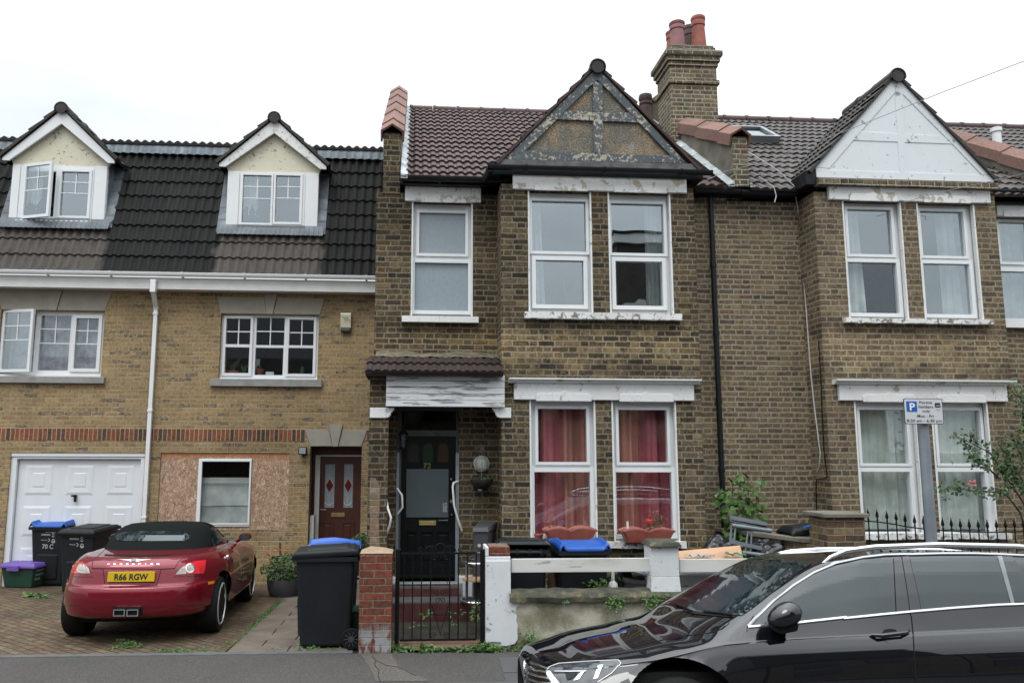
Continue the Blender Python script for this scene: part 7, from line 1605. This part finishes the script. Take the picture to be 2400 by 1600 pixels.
fs = [f for f in full if not inarch(sum((rm.v[i] for i in f), Vector())/len(f))]
RB = MB(); RB.v = list(rm.v); RB.f = full; PR = Proj(RB, MC)
usedin = set()
for f in fs: usedin |= set(f)
for f in full:
    if f in fs: continue
    for i in f:
        if i in usedin:
            v = rm.v[i]; c = (0, .32, .375) if v.y < 1.2 else (2.36, .3, .36); d = Vector((v.y - c[0], v.z - c[1])); L = d.length
            if L > 1e-4 and abs(L - c[2]) < .06: v.y = c[0] + d.x/L*c[2]; v.z = c[1] + d.y/L*c[2]
rm.f = fs; body = rm.build('body', M_carred, car, smooth='all', local=True)
ib = MB(); ib.hexa([(-.62,-.3,.2),(.62,-.3,.2),(.62,2.9,.2),(-.62,2.9,.2),(-.62,-.3,.8),(.62,-.3,.8),(.62,2.9,.7),(-.62,2.9,.7)]); ib.build('wheel_housing', M_rubber, car, local=True)
uf = MB(); uf.box(-.6, .6, -.4, 2.9, .2, .26); uf.build('underbody', M_rubber, car, local=True)
for x, s in ((.725, 1), (-.725, -1)):
    wheel(car, (x, 0, WR), WR, .235, 'x', s, .76); wheel(car, (x - s*.01, 2.36, WF), WF, .22, 'x', s, .76)
# hood
hl = [(.915,-.12,1.95,.665,4),(.96,-.06,1.82,.655,3.8),(1.02,.04,1.6,.63,3.6),(1.08,.15,1.42,.60,3.4),(1.13,.27,1.28,.565,3.4),(1.165,.38,1.2,.52,3.2),(1.19,.5,1.12,.45,3),(1.2,.62,1.0,.3,2.6),(1.202,.72,.9,.12,2)]
hm = MB(); NA2 = 72; rings = []
for i in range(len(hl)*3-2):
    f_ = i/3; k = int(f_); t_ = f_-k; a = hl[k]; b = hl[min(k+1, len(hl)-1)]; z, y0, y1, w_, n_ = [a[j]+(b[j]-a[j])*t_ for j in range(5)]
    for q in range(NA2): an = 2*math.pi*q/NA2; ca, sa = math.cos(an), math.sin(an); r_ = (abs(ca)**n_+abs(sa)**n_)**(-1/n_); x = w_*r_*ca; y = (y0+y1)/2+(y1-y0)/2*r_*sa; y += (.07*(abs(x)/.6)**2 if sa < 0 else -.12*(abs(x)/.6)**2); hm.v.append(Vector((x, y, z + .012 * math.cos(x * 2.3))))
nr = len(hl)*3-2; hm.f = [(i*NA2+q, i*NA2+(q+1)%NA2, (i+1)*NA2+(q+1)%NA2, (i+1)*NA2+q) for i in range(nr-1) for q in range(NA2)] + [tuple((nr-1)*NA2+q for q in range(NA2))]
hd = hm.build('fabric_hood', M_softtop, car, smooth='all', local=True); PH = Proj(hm, MC)
zc7 = Zm(0, 1200, 3.92); zc5 = Zm(0, 1000, 3.92)
def dec(pj, pts, name, m, parent, eps=.003, step=4): return pj.poly(pts, step, eps).build(name, m, parent)
dec(PH, zc5([(1060, 1000), (1090, 975), (1200, 962), (1400, 957), (1600, 962), (1700, 975), (1740, 1000), (1735, 1030), (1690, 1047), (1400, 1050), (1110, 1048), (1065, 1035)]), 'rear_window', M_cglass, hd, .006)
dec(PH, zc5([(1935, 925), (1990, 922), (2060, 985), (2140, 1082), (2050, 1095), (1955, 1100), (1945, 1050)]), 'side_window', M_cglass, car, .006)
PH.line(zc5([(1930, 920), (1990, 918), (2065, 985), (2150, 1083)]), .012).build('window_seal', M_softtop, car)
# lights
LL = dec(PR, zc7([(628, 575), (640, 480), (700, 448), (775, 455), (820, 500), (846, 590)]), 'tail_lamp', M_carred, body, .001)
dec(PR, zc7([(632, 562), (650, 480), (705, 452), (770, 460), (800, 495), (742, 560)]), 'tail_lamp', M_redlens, body, .007)
dec(PR, zc7([(742, 560), (800, 495), (820, 520), (834, 560)]), 'reversing_lamp', M_clearlens, body, .008)
def disc(cx, cy, rx, ry): return [(cx + rx*math.cos(k*.3927), cy + ry*math.sin(k*.3927)) for k in range(16)]
dec(PR, zc7(disc(747, 513, 38, 42)), 'lamp_ring', M_chrome, body, .011, 3); dec(PR, zc7(disc(747, 513, 27, 31)), 'indicator_lamp', M_clearlens, body, .015, 3)
dec(PR, zc7([(1618, 566), (1672, 505), (1735, 465), (1800, 448), (1890, 440), (1880, 520), (1868, 562)]), 'tail_lamp', M_redlens, body, .007)
dec(PR, zc7([(1612, 572), (1640, 530), (1690, 492), (1712, 540), (1700, 566)]), 'lamp_trim', M_clearlens, body, .0085)
dec(PR, zc7(disc(1743, 512, 43, 43)), 'lamp_ring', M_chrome, body, .011, 3); dec(PR, zc7(disc(1743, 512, 31, 31)), 'indicator_lamp', M_clearlens, body, .015, 3)
dec(PR, zc7([(1911, 640), (1968, 628), (1968, 652), (1911, 663)]), 'side_reflector', M_orange, body, .004, 3)
# plate and recess
dec(PR, zc7([(948, 520), (1482, 522), (1440, 670), (965, 660)]), 'plate_recess', M_carred, body, .001)
PR.line(zc7([(845, 515), (948, 516), (1482, 520), (1605, 515)]), .006).build('boot_seam', M_rubber, body); PR.line(zc7([(948, 520), (962, 655)]), .004).build('boot_seam', M_rubber, body); PR.line(zc7([(1480, 524), (1440, 668)]), .004).build('boot_seam', M_rubber, body)
PR.line(zc7([(845, 515), (852, 440), (900, 400), (975, 330)]), .003).build('boot_seam', M_rubber, body); PR.line(zc7([(1605, 515), (1640, 450), (1720, 400), (1900, 345)]), .003).build('boot_seam', M_rubber, body)
dec(PR, zc7([(958, 398), (1240, 405), (1545, 398), (1560, 388), (1240, 392), (962, 386)]), 'spoiler_gap', M_rubber, body, .004)
for a in ([(600, 853), (750, 858)], [(1620, 853), (1880, 848)], [(600, 590), (850, 592)], [(1590, 592), (1870, 585)]): PR.line(zc7(a), .003).build('bumper_seam', M_rubber, body)
cs = [PR.hit(*v, .022) for v in zc7([(1000, 543), (1432, 545), (1427, 636), (1002, 634)])]
ex = ((cs[1]-cs[0]) + (cs[2]-cs[3])).normalized(); ez = ((cs[0]-cs[3]) + (cs[1]-cs[2])).normalized(); ct = sum(cs, Vector())/4; ct.y = min(v.y for v in cs); W_ = ((cs[1]-cs[0]).length + (cs[2]-cs[3]).length)/2; Hh = ((cs[0]-cs[3]).length + (cs[1]-cs[2]).length)/2
ex = Vector((ex.x, ex.y * .2, 0)).normalized(); ez = Vector((0, .12, 1)).normalized(); nn = ex.cross(ez)
def pl(u, v, o=0): return ct + ex*(u*W_/2) + ez*(v*Hh/2) + nn*o
PLT = MB().hexa([pl(-1,-1), pl(1,-1), pl(1,-1,-.03), pl(-1,-1,-.03), pl(-1,1), pl(1,1), pl(1,1,-.03), pl(-1,1,-.03)]).build('number_plate', M_yellow, body, bevel=.003)
text_mb('R66 RGW', pl(0, -.62, .0), ex, ez, Hh*.6, width=W_*.72, bold=.03, depth=.003).build('lettering', M_txtblk, PLT)
# badge and lettering
for i, ch in enumerate('CROSSFIRE'):
    x = 1000 + i*56.5; p0 = PR.hit(*zc7([(x, 484)])[0], .006); p1 = PR.hit(*zc7([(x+20, 484)])[0], .006); p2 = PR.hit(*zc7([(x, 468)])[0], .006)
    text_mb(ch, p0, p1-p0, p2-p0, .02, width=.028 if ch != 'I' else .005, bold=.0).build('badge_letter', M_chrome, body)
dec(PR, zc7([(1075, 432), (1180, 434), (1240, 427), (1290, 434), (1392, 434), (1300, 444), (1270, 452), (1240, 456), (1205, 452), (1170, 444)]), 'winged_badge', M_chrome, body, .005, 3); dec(PR, zc7(disc(1228, 440, 26, 13)), 'badge_disc', M_grey, body, .009, 3)
# exhaust and lower valance
dec(PR, zc7([(1040, 865), (1310, 865), (1310, 940), (1050, 940)]), 'exhaust_recess', M_rubber, body, .004)
for x in (1062, 1184):
    q = [PR.hit(*v, .02) for v in zc7([(x, 876), (x+100, 876), (x+100, 934), (x, 934)])]; y = min(v.y for v in q if v) - .03; c = sum(q, Vector())/4; w2, h2 = .06, .035
    ep = MB(); ep.slab(c.x - w2, c.x + w2, c.z - h2, c.z + h2, [(c.x - w2 + .01, c.x + w2 - .01, c.z - h2 + .01, c.z + h2 - .01)], y, y + .12); ep.build('exhaust_tip', M_chrome, car, bevel=.004); MB().box(c.x - w2 + .011, c.x + w2 - .011, y + .03, y + .04, c.z - h2 + .011, c.z + h2 - .011).build('exhaust_mouth', M_rubber, car)
# door mirror, handle, seams, vents
def mirror(c, sgn, m=M_carred):
    mb = MB(); mb.grid(lambda u, v: (c[0] + .085*math.sin(v*3.1416)*math.cos(u*6.283)*1.0, c[1] + .075*math.sin(v*3.1416)*math.sin(u*6.283) + .03, c[2] + .055*math.cos(v*3.1416)), 24, 14); o = mb.build('door_mirror', m, car, smooth='all', local=True)
    MB().lathe([(.001, 0), (1, 0)], (0,0,0), 24, 'y') ; g = MB(); g.add([(c[0] + .075*math.cos(k*.2618), c[1] - .046, c[2] + .045*math.sin(k*.2618)) for k in range(24)], [tuple(range(24))]); g.build('mirror_glass', M_lampglass, o, local=True)
    MB().tube([(c[0] - sgn*.06, c[1] + .03, c[2] - .03), (c[0] - sgn*.12, c[1] + .05, c[2] - .07)], .02, 8).build('mirror_arm', m, o, local=True)
mirror((.85, 1.42, .975), 1); mirror((-.85, 1.42, .975), -1)
PR.line(zc7([(1960, 320), (2060, 440), (2085, 560), (2080, 700)]), .003).build('door_seam', M_rubber, body)
h = PR.hit(*zc7([(2085, 415)])[0], .01)
if h: MB().lathe([(.001, -.02), (.03, -.012), (.035, 0), (.03, .012), (.001, .02)], h, 14, 'x').build('door_handle', M_chrome, body, smooth=True)
for k in range(3): PR.line(zc7([(2222, 485 + k*33), (2252, 478 + k*33)]), .006, .004).build('side_vent', M_chrome, body)
# ---- black estate (local: X back from nose, Y lateral (+ away from camera), Z up)
XN = .86; YN = 6.12; car2 = thing('black_estate_car', 'black estate car with silver roof rails parked at the kerb, lower right', 'car', (XN, YN, -.185), 0, None, None, rad(-5.2)); M2 = MW[car2.name]
T = {
0: [(0,.30,.24),(.08,.62,.22),(.3,.78,.21),(.8,.82,.2),(4,.82,.22),(4.6,.72,.28),(4.77,.4,.35)],
1: [(0,.36,.42),(.08,.70,.42),(.3,.85,.42),(.6,.89,.43),(1.2,.895,.43),(4,.9,.43),(4.6,.82,.45),(4.77,.45,.45)],
2: [(0,.36,.56),(.08,.68,.58),(.3,.83,.60),(.6,.885,.63),(1.2,.915,.66),(3,.915,.68),(4.2,.9,.7),(4.65,.8,.68),(4.77,.5,.62)],
3: [(0,.33,.64),(.08,.60,.68),(.25,.75,.715),(.5,.83,.745),(.9,.875,.78),(1.3,.89,.80),(2.2,.9,.83),(3.2,.9,.855),(4.2,.87,.88),(4.6,.77,.88),(4.77,.5,.75)],
4: [(0,.28,.67),(.08,.52,.72),(.25,.68,.76),(.5,.775,.81),(.9,.825,.86),(1.2,.84,.90),(1.6,.84,.93),(2.2,.84,.955),(3.2,.83,.985),(4.2,.80,1.01),(4.6,.70,1.0),(4.77,.45,.85)],
5: [(0,.22,.68),(.08,.42,.735),(.25,.56,.79),(.5,.65,.85),(.9,.70,.905),(1.15,.76,.93),(1.4,.745,1.04),(1.8,.69,1.245),(2.1,.645,1.355),(2.4,.64,1.41),(3.0,.63,1.43),(3.7,.62,1.415),(4.2,.57,1.36),(4.5,.54,1.18),(4.7,.5,.95),(4.77,.4,.88)],
6: [(0,.12,.685),(.08,.22,.745),(.25,.33,.805),(.5,.38,.87),(.9,.42,.93),(1.1,.48,.955),(1.3,.56,1.04),(1.8,.5,1.28),(2.05,.48,1.395),(2.35,.45,1.44),(3.0,.43,1.46),(3.7,.42,1.445),(4.25,.4,1.40),(4.5,.38,1.2),(4.7,.35,.95),(4.77,.25,.88)],
7: [(0,0,.69),(.08,0,.75),(.25,0,.81),(.5,0,.875),(.9,0,.94),(1.05,0,.965),(1.3,0,1.06),(1.8,0,1.30),(2.05,0,1.41),(2.35,0,1.455),(3.0,0,1.475),(3.7,0,1.46),(4.25,0,1.415),(4.5,0,1.21),(4.7,0,.95),(4.77,0,.88)]}
NS = 150; SUBR = 4
def catm(p, t):
    n = len(p); i = min(int(t), n-2); f_ = t - i; a = p[max(i-1,0)]; b = p[i]; c = p[i+1]; d = p[min(i+2,n-1)]
    return tuple(.5*((2*b[k]) + (-a[k]+c[k])*f_ + (2*a[k]-5*b[k]+4*c[k]-d[k])*f_*f_ + (-a[k]+3*b[k]-3*c[k]+d[k])*f_**3) for k in range(len(b)))
cols = []
for i in range(NS+1):
    s = i/NS; X = 4.77*(s if s > .12 else .12*(s/.12)**1.6)
    row = [interp(T[k], X) for k in range(8)]
    for k in range(3, 8): row[k][1] -= .035 * max(0, min(1, X / .3)) * max(0, min(1, (1.25 - X) / .5))
    row.insert(4, [row[4][0] + .012, row[4][1] - .015]) # tight belt shoulder
    full_ = [catm(row, j/SUBR) for j in range((len(row)-1)*SUBR + 1)]
    side = [(X, -y, z) for y, z in full_]; other = [(X, y, z) for y, z in reversed(full_[:-1])]; cols.append(side + other)
bm_ = MB(); m = len(cols[0]); bm_.v = [Vector(v) for c in cols for v in c]
full = [(i*m+j, (i+1)*m+j, (i+1)*m+j+1, i*m+j+1) for i in range(NS) for j in range(m-1)] + [tuple(range(m-1, -1, -1)), tuple(NS*m+j for j in range(m))]
BX, BR_ = .905, .335
def arch2(c): return abs(c.y) > .55 and (math.hypot(c.x - BX, c.z - .40) < .42 or math.hypot(c.x - 3.69, c.z - .40) < .42)
fs = [f for f in full if len(f) > 4 or not arch2(sum((bm_.v[i] for i in f), Vector())/4)]
fullmb = MB(); fullmb.v = [v.copy() for v in bm_.v]; fullmb.f = full; PB = Proj(fullmb, M2)
used = set(i for f in fs for i in f); sf = set(fs)
for f in full:
    if f in sf: continue
    for i in f:
        if i in used:
            v = bm_.v[i]; cx_ = BX if v.x < 2.3 else 3.69; d = Vector((v.x-cx_, v.z-.40)); L = d.length
            if abs(L-.42) < .07 and abs(v.y) > .5: v.x = cx_ + d.x/L*.42; v.z = .40 + d.y/L*.42
bm_.f = fs; b2 = bm_.build('body', M_carblack, car2, smooth='all', local=True)
MB().box(.3, 4.5, -.55, .55, .2, .5).build('underbody', M_rubber, car2, local=True)
MB().box(.5, 1.34, -.79, .79, .3, .72).build('wheel_housing', M_rubber, car2, local=True); MB().box(3.2, 4.15, -.79, .79, .3, .72).build('wheel_housing', M_rubber, car2, local=True)
for x in (BX, 3.69):
    for s in (-1, 1): wheel(car2, (x, s*.79, .36), .34, .22, 'y', s, .7, 5)
zt3 = Zm(1600, 1080, 3.92)
def d2(pts, name, m, parent=None, eps=.004, step=6): return PB.poly(pts, step, eps).build(name, m, parent or b2)
# glass
WS = d2(zt3([(5, 1330), (180, 1180), (420, 1010), (640, 925), (690, 900), (760, 893), (1000, 905), (1160, 935), (1190, 945), (1100, 1000), (900, 1150), (640, 1350), (540, 1420), (300, 1400), (110, 1378), (20, 1352)]), 'windscreen', M_cglass, step=7)
side1 = zt3([(640, 1505), (700, 1440), (830, 1310), (1000, 1180), (1200, 1050), (1400, 965), (1650, 905), (1925, 890), (1945, 1395), (1500, 1440), (990, 1480)])
d2(side1, 'side_window', M_cglass, step=8)
s8 = zR8([(905, 410), (1710, 405), (1835, 835), (1015, 905), (990, 760)])
d2(s8, 'side_window', M_cglass, step=8)
d2([(2330, 1303), (2372, 1304), (2440, 1412), (2378, 1409)], 'side_window', M_cglass, step=8)
pil = zR8([(760, 415), (900, 408), (985, 760), (1010, 905), (785, 920), (775, 700)]); d2(pil, 'pillar', paint('gloss black pillar', (.015,.016,.018), rough=.2), eps=.006)
PB.line(zR8([(830, 390), (870, 640), (895, 800), (908, 915)]), .004, .004).build('door_seam', M_rubber, b2)
d2(zR8([(1712, 405), (1755, 405), (1870, 832), (1835, 835)]), 'pillar', M_grey, eps=.006)
# chrome strips
up_ = zt3([(600, 1522), (690, 1425), (830, 1285), (1010, 1145), (1200, 1025), (1400, 940), (1650, 885), (1850, 862), (2005, 858)]) + zR8([(905, 388), (1200, 380), (1500, 380), (1750, 388), (1955, 398), (2150, 412)])
PB.line(up_, .011, .004).build('chrome_window_trim', M_chrome, b2, smooth=True)
lo = zt3([(600, 1525), (800, 1505)]); PB.line(lo, .011, .004).build('chrome_window_trim', M_chrome, b2, smooth=True)
PB.line(zt3([(1000, 1490), (1500, 1435)]) + zR8([(300, 975), (620, 942), (930, 912), (1300, 880), (1700, 852), (1955, 842), (2150, 832)]), .012, .004).build('chrome_window_trim', M_chrome, b2, smooth=True)
# roof rails
def rails(py_off, ysgn):
    pts = []
    for X, h in ((2.05, .0), (2.15, .035), (2.28, .055), (2.5, .062), (3.0, .065), (3.6, .062), (4.0, .05), (4.15, .02)):
        X += .14 if ysgn > 0 else .02
        yy, zz_ = interp(T[5], X); y6, z6 = interp(T[6], X); y = yy*.55 + y6*.45; z = zz_*.5 + z6*.5; pts.append((X, ysgn*y, z + h * (.35 if ysgn > 0 else 1.25)))
    mb = MB(); mb.tube(pts, [.006, .014, .02, .021, .021, .021, .017, .008], 10); return mb
for s in (-1, 1): rails(0, s).build('roof_rail', M_chrome, car2, smooth='all', local=True)
# headlamp, grille, bonnet lines
zh = zR2
HL = d2(zh([(700, 1462), (735, 1425), (820, 1392), (1100, 1372), (1370, 1358), (1395, 1385), (1310, 1475), (1180, 1560), (1140, 1610), (840, 1610)]), 'headlamp', M_lampglass, step=5, eps=.004)
PB.line(zh([(705, 1458), (740, 1420), (820, 1390), (1100, 1370), (1370, 1358), (1393, 1384), (1310, 1476), (1180, 1560)]), .0035, .004).build('lamp_edge', M_alloy, HL, smooth=True)
PB.line(zh([(790, 1466), (930, 1467), (1075, 1464)]), .005, .008).build('light_guide', M_chrome, HL)
for a, m in (([(695, 1462), (745, 1460), (835, 1568), (830, 1610), (790, 1610)], M_signgrey), ([(1025, 1475), (1060, 1470), (1010, 1535), (960, 1548)], M_chrome), ([(1185, 1415), (1230, 1405), (1180, 1525), (1143, 1532)], M_chrome), ([(880, 1475), (1000, 1475), (950, 1530), (900, 1545)], M_black)): d2(zh(a), 'lamp_reflector', m, HL, .009, 4)
GR = d2(zh([(560, 1360), (600, 1370), (700, 1420), (735, 1450), (840, 1610), (520, 1610), (540, 1480)]), 'grille', M_black, step=5)
for a in ([(565, 1385), (640, 1410), (720, 1440)], [(560, 1430), (640, 1455), (720, 1478)], [(552, 1475), (640, 1505), (745, 1528)], [(545, 1520), (640, 1560), (780, 1580)]): PB.line(zh(a), .008, .008).build('grille_bar', M_chrome, GR, smooth=True)
bc_ = PB.hit(*zh([(532, 1440)])[0], .02)
if bc_:
    rg = MB(); rg.tube([bc_ + Vector((.0 + .01*math.cos(k*.2618), .065*math.cos(k*.2618), .065*math.sin(k*.2618))) for k in range(24)], .007, 8, closed=True); rg.build('badge_ring', M_chrome, GR, smooth=True)
    vw = MB(); 
    for a, b in (((-.03,.05),(0,.01)), ((0,.01),(.03,.05)), ((-.05,.02),(-.025,-.05)), ((-.025,-.05),(0,0)), ((0,0),(.025,-.05)), ((.025,-.05),(.05,.02))): vw.tube([bc_ + Vector((0, a[0], a[1])), bc_ + Vector((0, b[0], b[1]))], .005, 6)
    vw.build('badge_emblem', M_chrome, GR)
for a, r_ in (([(560, 1320), (600, 1350), (680, 1380), (760, 1392), (850, 1388)], .003), ([(1500, 1240), (1900, 1140), (2200, 1110), (2300, 1080), (2352, 1040)], .003), ([(570, 1290), (700, 1180), (900, 1080), (1200, 990), (1500, 925), (1760, 880)], .0)):
    if r_: PB.line(zh(a), r_, .001).build('bonnet_seam', M_rubber, b2)
PB.line(zt3([(590, 1568), (592, 1530), (650, 1420)]), .003).build('door_seam', M_rubber, b2)
PB.line(zt3([(430, 1440), (425, 1490), (360, 1545), (250, 1568)]), .003).build('wing_seam', M_rubber, b2)
PB.line(zR8([(908, 915), (925, 960), (940, 1100), (955, 1350), (965, 1560)]), .004, .001).build('door_seam', M_rubber, b2)
d2(zt3([(110, 1382), (300, 1402), (470, 1420), (430, 1437), (200, 1415), (80, 1400), (0, 1375), (10, 1360)]), 'scuttle_panel', M_rubber, eps=.005)
PB.line(zt3([(-60, 1320), (20, 1352), (90, 1392)]), .008, .014).build('wiper', M_rubber, b2); PB.line(zt3([(210, 1395), (330, 1408), (460, 1425)]), .008, .014).build('wiper', M_rubber, b2)
# mirror on the near side: built at the sill of the front window
hm_ = PB.hit(*zt3([(900, 1480)])[0], 0); 
if hm_:
    c = hm_ + Vector((-.03, -.13, .075)); mb = MB()
    def mf(u, v):
        a, ph = u*6.283, v*3.1416; x, y, z = math.sin(ph)*math.cos(a), math.sin(ph)*math.sin(a), math.cos(ph)
        return (c.x + .115*x*(1 - .15*z) + .012*z, c.y + .085*y, c.z + .085*z + .018*x)
    mb.grid(mf, 36, 22); MR = mb.build('door_mirror', M_carblack, car2, smooth='all')
    MB().hexa([c + Vector(v) for v in ((-.05,-.03,-.12),(.07,-.03,-.1),(.07,.14,-.1),(-.05,.14,-.12),(-.06,-.04,-.05),(.08,-.04,-.05),(.08,.1,-.05),(-.06,.1,-.05))]).build('mirror_arm', M_rubber, MR, bevel=.01)
hd_ = PB.hit(*zR8([(740, 1120)])[0], 0)
if hd_:
    ha, hb = PB.hit(*zR8([(560, 1150)])[0], .03), PB.hit(*zR8([(905, 1108)])[0], .03)
    MB().tube([ha + Vector((0,.03,0)), ha.lerp(hb, .2) + Vector((0,-.012,0)), ha.lerp(hb, .8) + Vector((0,-.012,0)), hb + Vector((0,.03,0))], [.012,.015,.015,.012], 8).build('door_handle', M_carblack, b2, smooth=True)
    d2(zR8([(650, 1110), (680, 1075), (730, 1068), (780, 1075), (805, 1105)]), 'handle_recess', M_rubber, eps=.003, step=4)
    d2(zR8([(665, 1175), (740, 1163), (820, 1165), (790, 1195), (720, 1200)]), 'handle_recess', M_lampglass, eps=.003, step=4)
# ------------------------------------------------------------------ the other side of the street (seen only in reflections)
def opp(x, w_, hr, label):
    t = thing('opposite_house', label, 'house', (x, -8.2, 0), 0, 'houses across the road')
    MB().box(x, x + w_, -14, -8.2, 0, 5.4).build('wall', M_brick_right, t)
    mb = MB(); mb.prismx([(-7.9, 5.4), (-14.2, 5.4), (-11, hr)], x - .1, x + w_ + .1); mb.build('roof', M_tile_dark, t)
    for a, z in ((.6, 3.2), (.6, .9), (2.4, 3.2)): MB().box(x + a, x + a + 1.1, -8.195, -8.15, z, z + 1.5).build('window', M_cglass, t)
    return t
for i in range(8): opp(-22 + i*5.0, 4.9, 6.5, 'plain brick house across the road, seen only as a reflection')
t = thing('opposite_dormer_house', 'house across the road with a flat-roofed loft, seen only as a reflection', 'house', (6, -8.0, 0)); 
MB().box(7.8, 13, -12.5, -8.6, 5.2, 10.0).build('loft', M_tile_dark, t); MB().box(7.65, 13.1, -12.6, -8.4, 10.0, 10.35).build('fascia', M_upvc_d, t); MB().box(7.6, 13.2, -12.7, -8.35, 10.36, 10.45).build('flat_roof', M_black, t)
